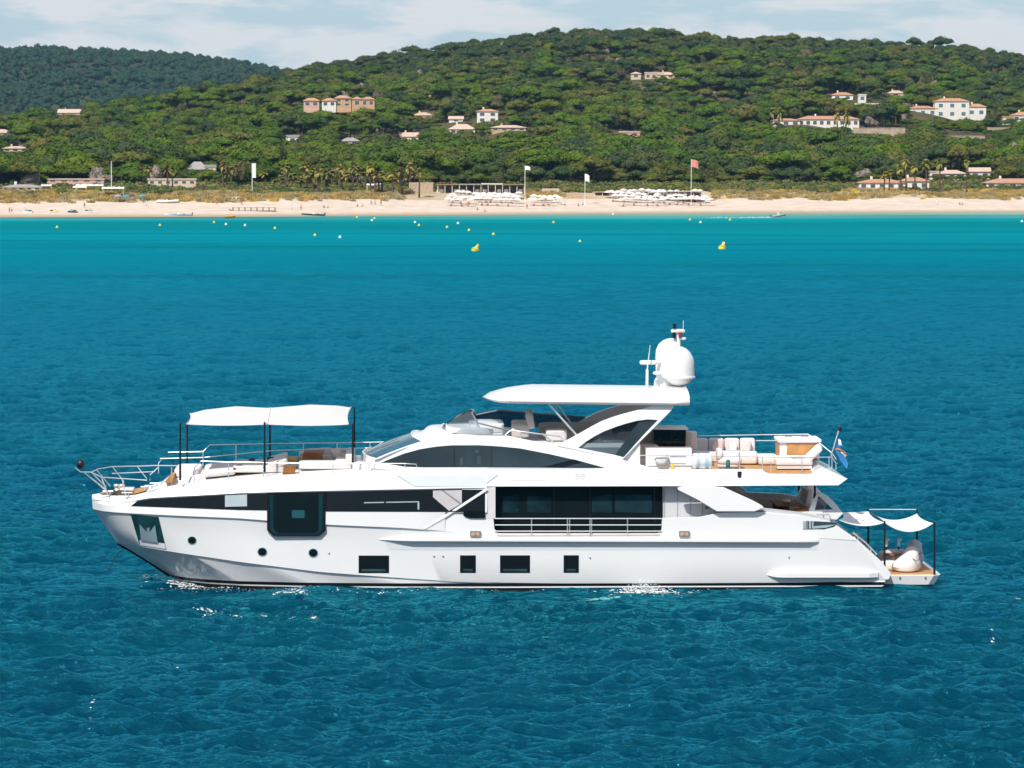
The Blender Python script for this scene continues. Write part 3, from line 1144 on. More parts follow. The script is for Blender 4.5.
# parasols and loungers
def make_parasol():
    root = empty('beach_parasol', (0, 0, 0))
    MB().tube([(0, 0, -.3), (0, 0, 2.7)], .045, 6).build('pole', M_wpaint, root)
    b = MB()
    b.lathe([(.02, 2.95), (.8, 2.7), (1.5, 2.28), (1.52, 2.08), (1.48, 2.08), (1.46, 2.25), (.78, 2.63), (.02, 2.88)], (0, 0, 0), 8)
    b.build('canopy', M_canvas, root, smooth=20)
    return note(root)


def make_lounger():
    root = empty('beach_lounger', (0, 0, 0))
    MB().box((0, .25, .36), (.62, 1.35, .1)).build('seat', M_wpaint, root, smooth=0)
    b = MB(); b.add([(-.31, -.42, .36), (.31, -.42, .36), (.31, -1.0, .72), (-.31, -1.0, .72), (-.31, -.42, .46), (.31, -.42, .46), (.31, -1.0, .82), (-.31, -1.0, .82)],
                    [(0, 1, 2, 3), (4, 5, 6, 7), (0, 1, 5, 4), (1, 2, 6, 5), (2, 3, 7, 6), (3, 0, 4, 7)])
    b.build('backrest', mat('rust_cushion', (.45, .22, .14), .9), root, smooth=0)
    for sx in (-.27, .27):
        for sy in (-.4, .8):
            MB().tube([(sx, sy, -.1), (sx, sy, .32)], .03, 5).build('leg', M_wood, root)
    return note(root)


para, loung = make_parasol(), make_lounger()
first_p = first_l = True
ROWS = [(452, 522, 201.6, 14, 'back', 'left'), (449, 521, 204.0, 14, 'middle', 'left'), (446, 520, 206.6, 14, 'front', 'left'), (530, 558, 203.4, 5, 'back', 'small middle'), (527, 561, 206.0, 6, 'front', 'small middle'),
        (604, 702, 198.8, 17, 'back', 'right'), (608, 704, 201.2, 17, 'third', 'right'), (612, 707, 203.6, 16, 'second', 'right'), (618, 712, 206.2, 16, 'front', 'right')]
for (a, c, rw, n_, which, club) in ROWS:
    for i in range(n_):
        px = a + (c - a) * (i + .5) / n_ + R.uniform(-1.6, 1.6)
        p = on_sand(px, rw + R.uniform(-.35, .35))
        lb = 'white parasol in the %s row of the %s beach club' % (which, club)
        if first_p:
            o = para; o.location = p; o['label'] = lb; first_p = False
            o['group'] = 'white parasols of the %s beach club' % club
        else:
            o = dup(para, p, R.uniform(0, 6), (1, 1, R.uniform(.92, 1.06)), lb, 'white parasols of the %s beach club' % club)
        o['category'] = 'parasol'
        if which in ('front', 'middle', 'second') and i % 2 == 0:
            q = p + Vector((R.choice((-.8, .8)), R.uniform(-1.6, -.6), 0)); q.z = landz(q.x, q.y)
            lb = 'white lounger with a rust cushion under the %s row of %s club parasols' % (which, club)
            if first_l:
                o = loung; o.location = q; o['label'] = lb; first_l = False; o['group'] = 'beach loungers'
            else:
                o = dup(loung, q, R.uniform(-.3, .3), None, lb, 'beach loungers')
            o['category'] = 'lounger'
CLEAR.append((440, 565, 190, 210, 1235)); CLEAR.append((590, 712, 190, 210, 1235))
# ------------------------------------------------------------------ palms (each its own tree)
def make_palm(seed, h=8.0):
    g = random.Random(seed)
    root = empty('palm_tree', (0, 0, 0))
    b = MB()
    lx, ly = g.uniform(-.5, .5), g.uniform(-.5, .5)
    pts = [(lx * t * t, ly * t * t, h * t - .5 * (t == 0)) for t in (0, .25, .5, .75, 1)]
    b.tube(pts, [.34, .25, .23, .22, .26], 8)
    b.tube([(lx * .9, ly * .9, h - 1.0), (lx, ly, h + .15)], [.3, .45], 8)
    b.build('trunk', M_bark, root)
    fr = MB()
    for k in range(38):
        a = g.uniform(0, 6.283); el = g.uniform(-.75, 1.35); L = g.uniform(1.5, 2.3)
        c = Vector((lx, ly, h + .1))
        dirh = Vector((math.cos(a), math.sin(a), 0)); sd_ = Vector((-math.sin(a), math.cos(a), 0))
        l1, l2 = [], []
        for i in range(6):
            t = i / 5
            p = c + dirh * (L * t * math.cos(el)) + Vector((0, 0, L * (t * math.sin(el) - .45 * t * t)))
            w = .5 * math.sin(math.pi * min(1, t * .9 + .1)) * (1 if i % 2 else .6)
            l1.append(p + sd_ * w + Vector((0, 0, -.12 * w))); l2.append(p - sd_ * w + Vector((0, 0, -.12 * w)))
        fr.loft([l1, l2])
    fr.build('crown', M_palm, root, smooth=0)
    return note(root)


PALMS = [make_palm(700 + k, 6.6 + k * .5) for k in range(3)]
used = [False] * 3


def palm(px, row_t, row_b, d, label, group):
    g = at(px, row_b, d); g.z = landz(g.x, d)
    hh = max(3.0, at(px, row_t, d).z - g.z)
    k = R.randrange(3)
    sc = hh / (6.6 + k * .5 + 1.2)
    if not used[k]:
        o = PALMS[k]; used[k] = True
        o.location = g; o.scale = (1.15, 1.15, sc); o['label'] = label; o['group'] = group
    else:
        o = dup(PALMS[k], g, R.uniform(0, 6.28), (R.uniform(1.05, 1.35), R.uniform(1.05, 1.35), sc), label, group)
    o['category'] = 'palm tree'
    return d


for i in range(34):
    px = 283 + i * 4.3 + R.uniform(-2.5, 2.5)
    top = R.choice([163, 166, 168, 170, 172, 175, 178]) + R.uniform(-1, 1)
    palm(px, top, 193, R.uniform(1240, 1285), 'yellow-green palm in the grove behind the middle of the beach', 'palms behind the middle of the beach')
for px, t, b in [(906, 155, 181), (915, 162, 181), (926.5, 158.5, 181), (940, 157, 181), (966.5, 155, 180)]:
    palm(px, t, b, 1315, 'tall brown-green palm in the line behind the right beach bungalow', 'palms behind the right bungalow')
for px, t, b in [(901, 164, 181), (889, 169, 182), (884, 171, 184)]:
    palm(px, t, b, 1308, 'short bushy palm above the roof of the right beach bungalow', 'palms behind the right bungalow')
for px, t, b in [(168, 164, 186), (172.5, 167, 186), (223, 160, 187), (226, 168, 188), (231, 166, 188), (140, 168, 187), (150, 166, 186)]:
    palm(px, t, b, R.uniform(1255, 1285), 'slim palm standing among the beach buildings at left', 'palms by the left beach buildings')
for i in range(18):
    px = 258 + R.uniform(-3, 150)
    palm(px, R.uniform(165, 178), 192, R.uniform(1258, 1300), 'palm at the back of the grove behind the middle of the beach', 'palms behind the middle of the beach')
for px in (772, 779, 838, 846):
    palm(px, 107, 121, 1700, 'ornamental palm beside the long low villa', 'palms at the villas')

# ------------------------------------------------------------------ forest
def candidates(d0f, d1f, cell, jit=.46, pxr=(-330, 1354)):
    out = []
    d = 1270.0
    while d < 2720:
        x0, x1 = (pxr[0] - 512) * d / F, (pxr[1] - 512) * d / F
        nx = int((x1 - x0) / cell)
        xs = x0 + (np.arange(nx) + .5) * cell + NP.uniform(-jit, jit, nx) * cell
        ys = d + NP.uniform(-jit, jit, nx) * cell
        out.append(np.stack([xs, ys], -1))
        d += cell
    a = np.concatenate(out)
    s = a[:, 1] - shore(512 + F * a[:, 0] / a[:, 1])
    a = a[s > d0f]
    return a


C = candidates(128, 0, 7.5)
C = C[np.argsort(C[:, 1])]
Z = land(C[:, 0], C[:, 1])
N1, N2, N3 = roll(C[:, 0] + 50, C[:, 1] * 1.3, 160), roll(C[:, 0] - 300, C[:, 1], 45), roll(C[:, 0] + 700, C[:, 1] - 200, 300)
ind, spts, sscl, srot, sidx = 0, [], [], [], []
protos = {}
NIND = 290
labels = {'umbrella_pine': 'green umbrella pine in the front belt of woodland behind the beach', 'holm_oak': 'dull olive-green rounded tree in the front belt of woodland', 'bare_tree': 'greyish bare-looking tree in the front belt of woodland'}
for (x, y), z, a, b, c in zip(C, Z, N1, N2, N3):
    px = 512 + F * x / y
    t = (y - 1300) / 1300
    u = R.random()
    oak = .07 + .5 * max(0, t - .58) * 2 + .16 * (a > .25)
    ridge_dark = max(0.0, (t - .62) * 2.2) * (1.0 if px < 640 else .75)
    v = R.random()
    zone = 1 if v < ridge_dark + .14 + .22 * (c > .3) else (2 if v > .90 - .32 * (a > .18) else 0)
    ki = zone * 3 + R.randrange(3) if u > oak else (9 + R.randrange(3) if u > .022 else 12)
    kind, cm, tm, jm, rx = KINDS[ki]
    s = R.choice((.62, .8, .95, 1.05, 1.22)) * R.uniform(.9, 1.1) * (1.12 - .34 * min(1, max(0, t))) * (1 + .16 * b)
    sz = s * R.uniform(.82, 1.15)
    front = y - shore(px) < 150
    if front:
        s *= .8; sz *= .8
    h = 9.2 * sz
    if blocked((x, y, z), rx * s, h):
        s2 = .35
        if blocked((x, y, z), rx * s2, 9.2 * .3) : continue
        s, sz = s2, .3
    if ind < NIND and -12 < px < 1036 and s > .5:
        key = ki
        if key not in protos:
            root = empty(kind, (x, y, z), 0, labels[kind], 'tree', 'woodland behind the beach')
            for nm, me in (('crown', cm), ('trunk', tm)):
                o = bpy.data.objects.new(nm, me); COL.objects.link(o); o.parent = root
            root.rotation_euler = (0, 0, R.uniform(0, 6.28)); root.scale = (s, s, sz)
            protos[key] = note(root)
        else:
            dup(protos[key], (x, y, z), R.uniform(0, 6.28), (s, s, sz))
        ind += 1
    else:
        spts.append((x, y, z)); sscl.append((s, s, sz)); srot.append(R.uniform(0, 6.28)); sidx.append(ki)
scatter('hillside_forest', [k[3] for k in KINDS], spts, sscl, srot, sidx, 'dense green pine and oak forest covering the hillside', 'forest')

# scrub: along the dune crest and between the trees
pts, scl, rot, idx = [], [], [], []
for i in range(5200):
    px = R.uniform(-60, 1084)
    s = R.uniform(80, 150)
    d = shore(px) + s
    x = (px - 512) * d / F
    z = landz(x, d)
    if roll(np.array([x]), np.array([d]), 70)[0] + R.uniform(-.5, .5) < -.25 and s < 100: continue
    k = R.uniform(.35, .95) * (1.0 if s < 100 else R.uniform(1.0, 1.7))
    if blocked((x, d, z), 2.2 * k, 2.6 * k): continue
    pts.append((x, d, z - .1)); scl.append((k * 1.3, k * 1.2, k)); rot.append(R.uniform(0, 6)); idx.append(R.randrange(4))
scatter('scrub', BUSH, pts, scl, rot, idx, 'yellow-green and olive scrub along the crest of the dune', 'scrub')
pts, scl, rot, idx = [], [], [], []
for i in range(3600):
    px = R.uniform(-60, 1084)
    s = 52 + 46 * R.random() ** .9
    d = shore(px) + s
    x = (px - 512) * d / F
    if 408 < px < 525 and s > 50 or 590 < px < 712 or 565 < px < 592 and s < 85: continue
    if s < 58 and R.random() < .5: continue
    pts.append((x, d, landz(x, d))); k = R.uniform(.6, 1.5); scl.append((k * 1.3, k * 1.3, k)); rot.append(R.uniform(0, 6)); idx.append(R.randrange(3))
scatter('dune_grass', TUFT, pts, scl, rot, idx, 'dry orange-yellow dune grass above the beach', 'grass')

# the far hill's own woodland
pts, scl, rot, idx = [], [], [], []
d = 3600.0
while d < 5250:
    w = 8.8 + (d - 3600) / 500
    x0, x1 = (-240 - 512) * d / F, (360 - 512) * d / F
    for i in range(int((x1 - x0) / w)):
        x, yy = x0 + (i + R.random()) * w, d + R.uniform(-.6, .6) * w
        if R.random() < .05: continue
        k = R.choice((.4, .6, .75, .95, 1.25)) * R.uniform(.85, 1.15)
        pts.append((x, yy, float(hill(np.array([x]), np.array([yy]))[0]))); scl.append((k, k, k * R.uniform(.8, 1.2))); rot.append(R.uniform(0, 6)); idx.append(R.randrange(4))
    d += w
scatter('far_hill_forest', FARB, pts, scl, rot, idx, 'dark blue-green forest covering the far hill at left', 'forest')
# ------------------------------------------------------------------ the motor yacht
M_gel = mat('white_gelcoat', (.80, .80, .80), .22, var=.012, scale=.5, coat=.4)
M_hullp = mat('hull_paint', (.78, .785, .79), .16, var=.012, scale=.4, coat=.5)
M_boot = mat('black_boot_top', (.008, .009, .011), .3, spec=.2)
M_antif = mat('antifouling', (.008, .010, .012), .7, spec=.1)
M_nons = mat('deck_white', (.76, .76, .75), .6, var=.03, bump=.1, bscale=60)
M_teak = mat('teak', (.50, .25, .085), .55, var=.18, scale=2.5, bump=.15, bscale=12)
M_teakd = mat('varnished_teak', (.26, .105, .035), .6, var=.2, scale=3, spec=.2)
M_blk = mat('black_glazing', (.006, .010, .013), .05, var=.1, scale=.6, ior=1.5, spec=.18)
M_blk2 = mat('smoked_glazing', (.022, .038, .046), .06, var=.25, scale=.8, spec=.30)
M_inx = mat('glazing_interior', (.035, .062, .07), .1, var=.25, scale=1.5)
M_blkp = mat('black_pole', (.006, .006, .007), .4)
M_chrome = mat('stainless', (.80, .81, .82), .32, metal=.75, var=.02)
M_cush = mat('light_grey_cushion', (.64, .60, .60), .9, var=.04, scale=2)
M_cushw = mat('white_cushion', (.74, .71, .70), .9, var=.03, scale=2)
M_cushp = mat('pink_grey_pillow', (.66, .53, .51), .9, var=.03)
M_cushd = mat('dark_pillow', (.05, .045, .05), .9)
M_taupe = mat('taupe_upholstery', (.54, .48, .45), .85, var=.05)
M_greyin = mat('inner_bulwark_grey', (.45, .46, .48), .6, var=.05)
M_grey = mat('grey_moulding', (.20, .20, .21), .5)
M_fab = mat('awning_cloth', (.88, .87, .86), .85, var=.02, scale=.7)
def translucent(m, f):
    n, l = m.node_tree.nodes, m.node_tree.links
    b = n['Principled BSDF']
    t = n.new('ShaderNodeBsdfTranslucent'); t.inputs[0].default_value = (.8, .77, .75, 1)
    x = n.new('ShaderNodeMixShader'); x.inputs[0].default_value = f
    o = n['Material Output']
    l.new(b.outputs[0], x.inputs[1]); l.new(t.outputs[0], x.inputs[2]); l.new(x.outputs[0], o.inputs[0])


M_sail = mat('shade_sail_cloth', (.90, .89, .88), .85, var=.02, scale=.7)
translucent(M_fab, .33)
translucent(M_sail, .10)
M_wind = glass('windshield_glass', (.80, .86, .90), .80)
M_wind.node_tree.nodes['Principled BSDF'].inputs['Base Color'].default_value = (.30, .34, .38, 1)
M_windd = glass('dark_windshield_glass', (.10, .22, .28), .55)
M_archg = glass('arch_glass', (.72, .78, .82), .8)

YAW = math.radians(1.66)
UA = Vector((math.cos(YAW), math.sin(YAW), 0)); VA = Vector((-math.sin(YAW), math.cos(YAW), 0))
ORG = sea(512, 590) + VA * 3.75
yacht = empty('motor_yacht', ORG, YAW, 'long white motor yacht with black glazing and a radar dome, anchored in the foreground', 'yacht')
_lo = Vector(((Vector((0, 0, H)) - ORG).dot(UA), (Vector((0, 0, H)) - ORG).dot(VA), H))


def lray(px, row):
    r = ray(px, row)
    return Vector((r.dot(UA), r.dot(VA), r.z))


def P(px, row, v, k=0.0, z0=0.0):
    """yacht coordinates (along, across, up) of px,row on the plane across = v + k*(up - z0)"""
    d = lray(px, row)
    t = (v + k * (_lo.z - z0) - _lo.y) / (d.y - k * d.z)
    return _lo + d * t


def PZ(px, row, z):
    d = lray(px, row)
    return _lo + d * ((z - _lo.z) / d.z)


def prism(poly, v0, v1, k=0.0, z0=0.0, holes=()):
    """upright plate traced at across = v0, with real thickness to v1"""
    L0 = [[P(x, y, v0, k, z0) for x, y in l] for l in [poly, *holes]]
    L1 = [[p + Vector((0, v1 - v0, 0)) for p in l] for l in L0]
    return MB().slab(L0, L1)


def mirror(b):
    o = MB()
    o.v = [(x, -y, z) for x, y, z in b.v]
    o.f = [f[::-1] for f in b.f]
    o.mi = list(b.mi)
    return o


def merge(a, b):
    o = len(a.v)
    a.v += b.v
    a.f += [tuple(i + o for i in f) for f in b.f]
    a.mi += b.mi
    return a


def both(b):
    return merge(b, mirror(b))


def interp(pts, n, smooth=0):
    """resample a list of 3-D points to n points evenly along its first axis"""
    a = np.array([[p[0], p[1], p[2]] for p in pts])
    s = np.linspace(0, 1, n)
    s = s * .75 + .25 * (1 - np.cos(s * np.pi)) / 2          # a little denser at the ends
    u = a[0, 0] + (a[-1, 0] - a[0, 0]) * s
    out = np.stack([u, np.interp(u, a[:, 0], a[:, 1]), np.interp(u, a[:, 0], a[:, 2])], -1)
    for _ in range(smooth):
        out[1:-1, 1:] = out[1:-1, 1:] * .5 + (out[:-2, 1:] + out[2:, 1:]) * .25
    return [Vector(p) for p in out]


TB = [(0, .03), (.12, .62), (.35, 1.1), (.8, 1.55), (2, 2.2), (4, 2.85), (7, 3.38), (10, 3.62), (14, 3.757), (28, 3.757), (34.2, 3.757)]
TC = [(0, .03), (.5, .95), (1.5, 1.75), (3, 2.5), (6, 3.18), (10, 3.54), (14, 3.62), (18, 3.68), (29, 3.68), (34, 3.55)]
TW = [(0, .03), (.6, .95), (1.5, 1.75), (3, 2.5), (6, 3.18), (10, 3.52), (14, 3.62), (18, 3.6), (30, 3.62), (34, 3.5)]


def beam(tab, t):
    return float(np.interp(t, [a for a, _ in tab], [b for _, b in tab]))


def hline(pts, tab, px0, row0, inset=0.0, dense=True, z=None):
    """a line on the near topside: pixels to yacht coordinates, its half-breadth from the plan"""
    u0 = P(px0, row0, -.03).x
    out = []
    if dense:
        q = []
        for (a, b), (c, d) in zip(pts[:-1], pts[1:]):
            m = max(1, int((c - a) / 6))
            q += [(a + (c - a) * i / m, b + (d - b) * i / m) for i in range(m)]
        pts = q + [pts[-1]]
    for x, y in pts:
        v = -1.5
        for _ in range(14):
            p = P(x, y, v)
            v = .5 * v + .5 * -(max(beam(tab, max(0.0, p.x - u0)) - inset, .03))
        p = P(x, y, v)
        out.append(Vector((p.x, v, p.z if z is None else z)))
    return out


NST = 150
Lsheer_crease = [(93, 509), (100, 511), (115, 512.5), (130, 513.5), (180, 516), (240, 518.5), (270, 521), (330, 525), (400, 528), (423, 529.5), (440, 531), (470, 533), (497, 534.3), (660, 534.6), (760, 534.6), (855, 537)]
Lchine = [(117, 542), (128, 544.5), (140, 546.5), (170, 551.5), (240, 562), (320, 572), (400, 578), (455, 581.5), (560, 582.8), (700, 582.5), (800, 582), (886, 580)]
crease = interp(hline(Lsheer_crease, TB, 93, 509, .07), NST, 3)
creaseo = [p + Vector((0, -.075 * min(1, max(0, (P(450, 530, -3.7).x - p.x) / 1.2)), .015)) for p in crease]
chine = interp(hline(Lchine, TC, 117, 542), NST, 4)
u_st, u_tr = P(172, 577, -.03).x, P(884, 582, -3.55).x


def zline(z, u0, u1, inset=0.0):
    us = np.linspace(u0, u1, 80)
    return interp([(u, -max(.03, beam(TW, u - u0) - inset), z) for u in us], NST)


def stem_u(z):
    a, b = P(130, 548, -.03), P(172, 577, -.03)
    return a.x + (b.x - a.x) * (a.z - z) / (a.z - b.z)


wl = {z: zline(z, stem_u(z) if z > -.1 else u_st + .35, u_tr - .1 * (z < .1), .02 * (z < 0)) for z in (-.5, .075, .13, .27)}
mid = [c * .5 + h * .5 + Vector((0, .10 * math.sin(math.pi * min(1, i / 75)) * .4 if i < 75 else 0, 0)) for i, (c, h) in enumerate(zip(chine, crease))]
mid2 = [c * .22 + h * .78 + Vector((0, .10 * math.sin(math.pi * min(1, i / 75)) * .4 if i < 75 else 0, 0)) for i, (c, h) in enumerate(zip(chine, crease))]
keel = [Vector((p.x, -.02, -1.0)) for p in wl[-.5]]
chl = [p + Vector((0, .07 * min(1, max(.2, (P(470, 582, -3.7).x - p.x) / 4)) if p.y < -.15 else .0, -.03)) for p in chine]
hull = MB()
hull.loft([wl[.27], chl, chine, mid, mid2, crease, creaseo])
hull_near = list(hull.v), list(hull.f)
both(hull).build('hull', M_hullp, yacht, smooth=30)
b = MB(); b.loft([wl[.13], wl[.27]]); both(b).build('boot_stripe', M_boot, yacht)
b = MB(); b.loft([wl[.075], wl[.13]]); both(b).build('white_waterline', M_gel, yacht)
b = MB(); b.loft([keel, wl[-.5], wl[.075]]); both(b).build('underwater_hull', M_antif, yacht)

# upper topsides: white rim, black glazing band, white brow up to the deck edge, running aft as the upper deck fascia
Lg = [(92.4, 503), (110, 505.5), (130, 506.3), (240, 510.5), (330, 512), (487, 512.5)]
Lt = [(92.2, 500), (110, 502), (130, 502.5), (137, 500.8), (150, 498.6), (240, 493.6), (325, 491.4), (487, 488.2)]
Le = [(92, 497), (103, 496.5), (116, 496.8), (134, 497), (146, 493.5), (155, 490), (170, 486.5), (194, 483.2), (228, 480.2), (263, 477.4), (299, 475.4), (333, 473.8), (370, 472.2), (405, 470.8), (487, 468.6)]
NF = 120
g_ = interp(hline(Lg, TB, 92.4, 503, .02), NF)
t_ = interp(hline(Lt, TB, 92.2, 500, .16), NF)
t2 = [p + Vector((0, -.05, .03)) for p in t_]
e0 = interp(hline(Le, TB, 92, 497, .42), NF, 1)
e1 = [p * .12 + q * .88 + Vector((0, -.05, 0)) for p, q in zip(t2, e0)]
e2 = [p + Vector((0, .07 if i > 3 else 0, .02)) for i, p in enumerate(e0)]
cr0 = interp(creaseo, NF)
uo = [p for p in creaseo if p.x < g_[-1].x - 1.6]
cf = interp(uo, NF)
gg = interp([p for p in g_ if p.x < P(447, 512, -3.7).x], NF)
rim = MB(); rim.loft([cf, gg])
top = MB(); top.loft([g_, t_, t2, e1, e0, e2])
near_top = list(top.v), list(top.f)
both(rim).build('rim', M_gel, yacht)
both(top).build('topside', M_gel, yacht, smooth=30)
# foredeck over the whole width
deck = MB()
dl = []
for f in (1, .85, .5, 0, -.5, -.85, -1):
    dl.append([Vector((p.x, p.y * f, p.z - .02 + .10 * (1 - f * f))) for p in e2])
deck.loft(dl)
deck.build('foredeck', M_nons, yacht)
DECKZ = lambda u, v=0.0: float(np.interp(u, [p.x for p in e2], [p.z for p in e2])) + .10 * (1 - min(1, (v / 3.0) ** 2)) - .02

bvh_h = BVHTree.FromPolygons([Vector(p) for p in hull_near[0]], hull_near[1])
bvh_t = BVHTree.FromPolygons([Vector(p) for p in near_top[0]], near_top[1])


def onto(px, row, bvh, off):
    hit = bvh.ray_cast(_lo, lray(px, row).normalized())
    if hit[0] is None:
        h = bvh.find_nearest(P(px, row, -3.6))
        p = h[0]
    else:
        p = hit[0]
    return p + Vector((0, -off, 0))


def panel(poly, bvh, off=.012, nx=16, ny=3, thick=.05):
    """a pane that follows the curved side: poly is an outline every column of which is one span"""
    xs = [p[0] for p in poly]
    cols = sorted(set(list(np.linspace(min(xs), max(xs), nx)) + xs))
    lines = []
    for x in cols:
        ys = []
        for (a, b), (c, d) in zip(poly, poly[1:] + poly[:1]):
            if a != c and min(a, c) - 1e-6 <= x <= max(a, c) + 1e-6:
                ys.append(b + (d - b) * (x - a) / (c - a))
            elif a == c and abs(a - x) < 1e-6:
                ys += [b, d]
        lines.append([onto(x, min(ys) + (max(ys) - min(ys)) * j / ny, bvh, off) for j in range(ny + 1)])
    b = MB().loft(lines)
    back = [[p + Vector((0, thick, 0)) for p in l] for l in lines]
    rimf = [lines[0]] + [[l[0] for l in lines], [l[-1] for l in lines]] + [lines[-1]]
    rimb = [back[0]] + [[l[0] for l in back], [l[-1] for l in back]] + [back[-1]]
    for a, c in zip(rimf, rimb):
        b.loft([a, c])
    return b


def ell(cx, cy, rx, ry, n=20):
    return [(cx + rx * math.cos(6.28318 * i / n), cy + ry * math.sin(6.28318 * i / n)) for i in range(n)]


# black glazing band and what is set into it
panel([(130.5, 506.2), (137, 501.2), (150, 499), (240, 494), (325, 491.8), (462, 489), (462, 512), (330, 511.6), (240, 510.1)], bvh_t, .012, 60, 3).build('side_glazing', M_blk, yacht)
w = panel([(225, 495.4), (247, 494.4), (247, 506.2), (225, 506.8)], bvh_t, .016, 6, 2).build('window', mat('lit_blind', (.34, .42, .45), .4), yacht)
panel([(433, 490.6), (462, 490), (462, 503), (449, 510.8), (433, 497)], bvh_t, .017, 10, 2).build('passage_panel', mat('passage_lining', (.50, .47, .48), .6), yacht)
for r0 in ([(364, 502.2), (384, 501.8), (384, 502.8), (364, 503.2)], [(386, 501.8), (419, 501.2), (419, 502.2), (386, 502.8)], [(417.6, 501.4), (419.2, 501.4), (419.2, 509.5), (417.6, 509.5)]):
    panel(r0, bvh_t, .016, 4, 1).build('handrail', mat('dim_rail', (.35, .43, .45), .3), yacht)
panel([(441.5, 490.4), (443.5, 490.3), (461, 503), (461, 505)], bvh_t, .022, 6, 1).build('stair_rail', M_grey, yacht)

# deep glazed bay amidships forward
def bridge(poly, off, thick=.10):
    L0 = [onto2(x, y) + Vector((0, -off, 0)) for x, y in poly]
    return MB().slab([L0], [[p + Vector((0, thick, 0)) for p in L0]])


_BA, _BB = onto(296, 496, bvh_t, 0), onto(296, 531, bvh_h, 0)
_BK = (_BA.y - _BB.y) / (_BA.z - _BB.z)
_BY = (onto(320, 512, bvh_t, 0).y - onto(272, 512, bvh_t, 0).y) / (onto(320, 512, bvh_t, 0).x - onto(272, 512, bvh_t, 0).x)


def onto2(x, y):
    p = P(x, y, _BB.y - .13, _BK, _BB.z)
    for _ in range(4):
        p = P(x, y, _BB.y - .13 + (p.x - _BB.x) * _BY, _BK, _BB.z)
    return p


bay = bridge([(267, 493.2), (325.6, 492), (325.6, 530.5), (319.5, 536.2), (273.5, 536.2), (267, 530)], 0, .45).build('bay_window', M_boot, yacht, smooth=0)
bridge([(270, 495), (322.6, 494), (322.6, 529.5), (318, 534.3), (275, 534.3), (270, 529)], .008).build('pane', mat('bay_reflection', (.008, .036, .046), .08, var=.25, scale=.7), bay, smooth=0)
bridge([(273.4, 493.6), (318.6, 492.6), (318.6, 530), (316, 533.2), (277.5, 533.2), (273.4, 529)], .014).build('pane', M_blk, bay, smooth=0)
bridge([(292, 510.2), (304.5, 510.2), (304.5, 518), (292, 518)], .02).build('lit_opening', mat('bay_lit', (.015, .085, .105), .2), bay, smooth=0)

# portholes and lower windows
for cx, cy, r0 in ((192, 540.3, 4.6), (262.3, 551.8, 5), (313.2, 552.8, 5)):
    f = panel(ell(cx, cy, r0, r0 * .92), bvh_h, .022, 14, 2).build('porthole', M_chrome, yacht)
    panel(ell(cx, cy, r0 - .7, r0 * .92 - .7), bvh_h, .030, 14, 2).build('pane', M_blk, f)
for x0, x1, y0, y1 in ((358.6, 389, 555.5, 573), (460, 475.8, 555.3, 572.8), (500, 530, 555.3, 572.8), (563.6, 578.8, 555.2, 572.7)):
    f = panel([(x0, y0), (x1, y0), (x1, y1), (x0, y1)], bvh_h, .015, 4, 2).build('hull_window', M_boot, yacht)
    panel([(x0 + 1, y0 + 1), (x1 - 1, y0 + 1), (x1 - 1, y1 - .8), (x0 + 1, y1 - .8)], bvh_h, .019, 4, 2).build('pane', M_blk, f)
    panel([(x0 + 3, y1 - 4), (x1 - 3, y1 - 4), (x1 - 3, y1 - 1.6), (x0 + 3, y1 - 1.6)], bvh_h, .023, 4, 1).build('sill', M_inx, f)

# anchor pocket
pk = panel([(130.5, 514.3), (158.5, 517), (166.5, 549.5), (139.5, 545)], bvh_h, .012, 10, 6).build('anchor_pocket', mat('polished_pocket', (.010, .048, .055), .12, var=.4, scale=2), yacht)
panel([(139.5, 540), (164.8, 543.5), (166, 549), (140, 545)], bvh_h, .03, 5, 2).build('pocket_sill', M_gel, pk)
an = MB()
for poly in ([(139.5, 524), (147.5, 533), (147.5, 541), (141, 540)], [(149, 541.5), (149, 533), (155, 525), (158, 542.5)], [(147, 528), (149.6, 528), (149.8, 541), (147, 541)]):
    merge(an, panel(poly, bvh_h, .09, 6, 3, .08))
an.build('anchor', M_chrome, pk)

# rub rails
def rail(pts, bvh, tab, h, proj, name):
    b = MB()
    l0, l1, l2, l3 = [], [], [], []
    n = len(pts)
    for i, (x, y) in enumerate(pts):
        f = min(1, .1 + i / 3, (n - 1 - i) / 1.0 + .35)
        g2 = min(1, .25 + i / 3)
        p = onto(x, y, bvh, 0)
        l0.append(p + Vector((0, .03, h / 2 * g2))); l1.append(p + Vector((0, -proj * f, h * .22 * g2))); l2.append(p + Vector((0, -proj * f, -h * .30 * g2))); l3.append(p + Vector((0, .03, -h / 2 * g2)))
    b.loft([l0, l1, l2, l3])
    b.f += [(0, n, 2 * n, 3 * n), (n - 1, 2 * n - 1, 3 * n - 1, 4 * n - 1)]; b.mi += [0, 0]
    both(b).build(name, M_gel, yacht, smooth=20)


rail([(379 + i * (818 - 379) / 40, 539.4 + 1.2 * i / 40) for i in range(41)], bvh_h, TB, .16, .22, 'rub_rail')
rail([(767, 574.6), (771, 574.5), (776, 574.4)] + [(782 + i * 9.6, 574.4) for i in range(11)], bvh_h, TC, .36, .24, 'quarter_fender')
# greyer band under the rub rail: the rail's shadow put into the colour
panel([(384, 541.5), (817, 543), (817, 549.8), (390, 549.8)], bvh_h, .008, 40, 1, .03).build('rail_shadow_band', mat('rail_shadow_paint', (.66, .68, .70), .3, var=.01), yacht)

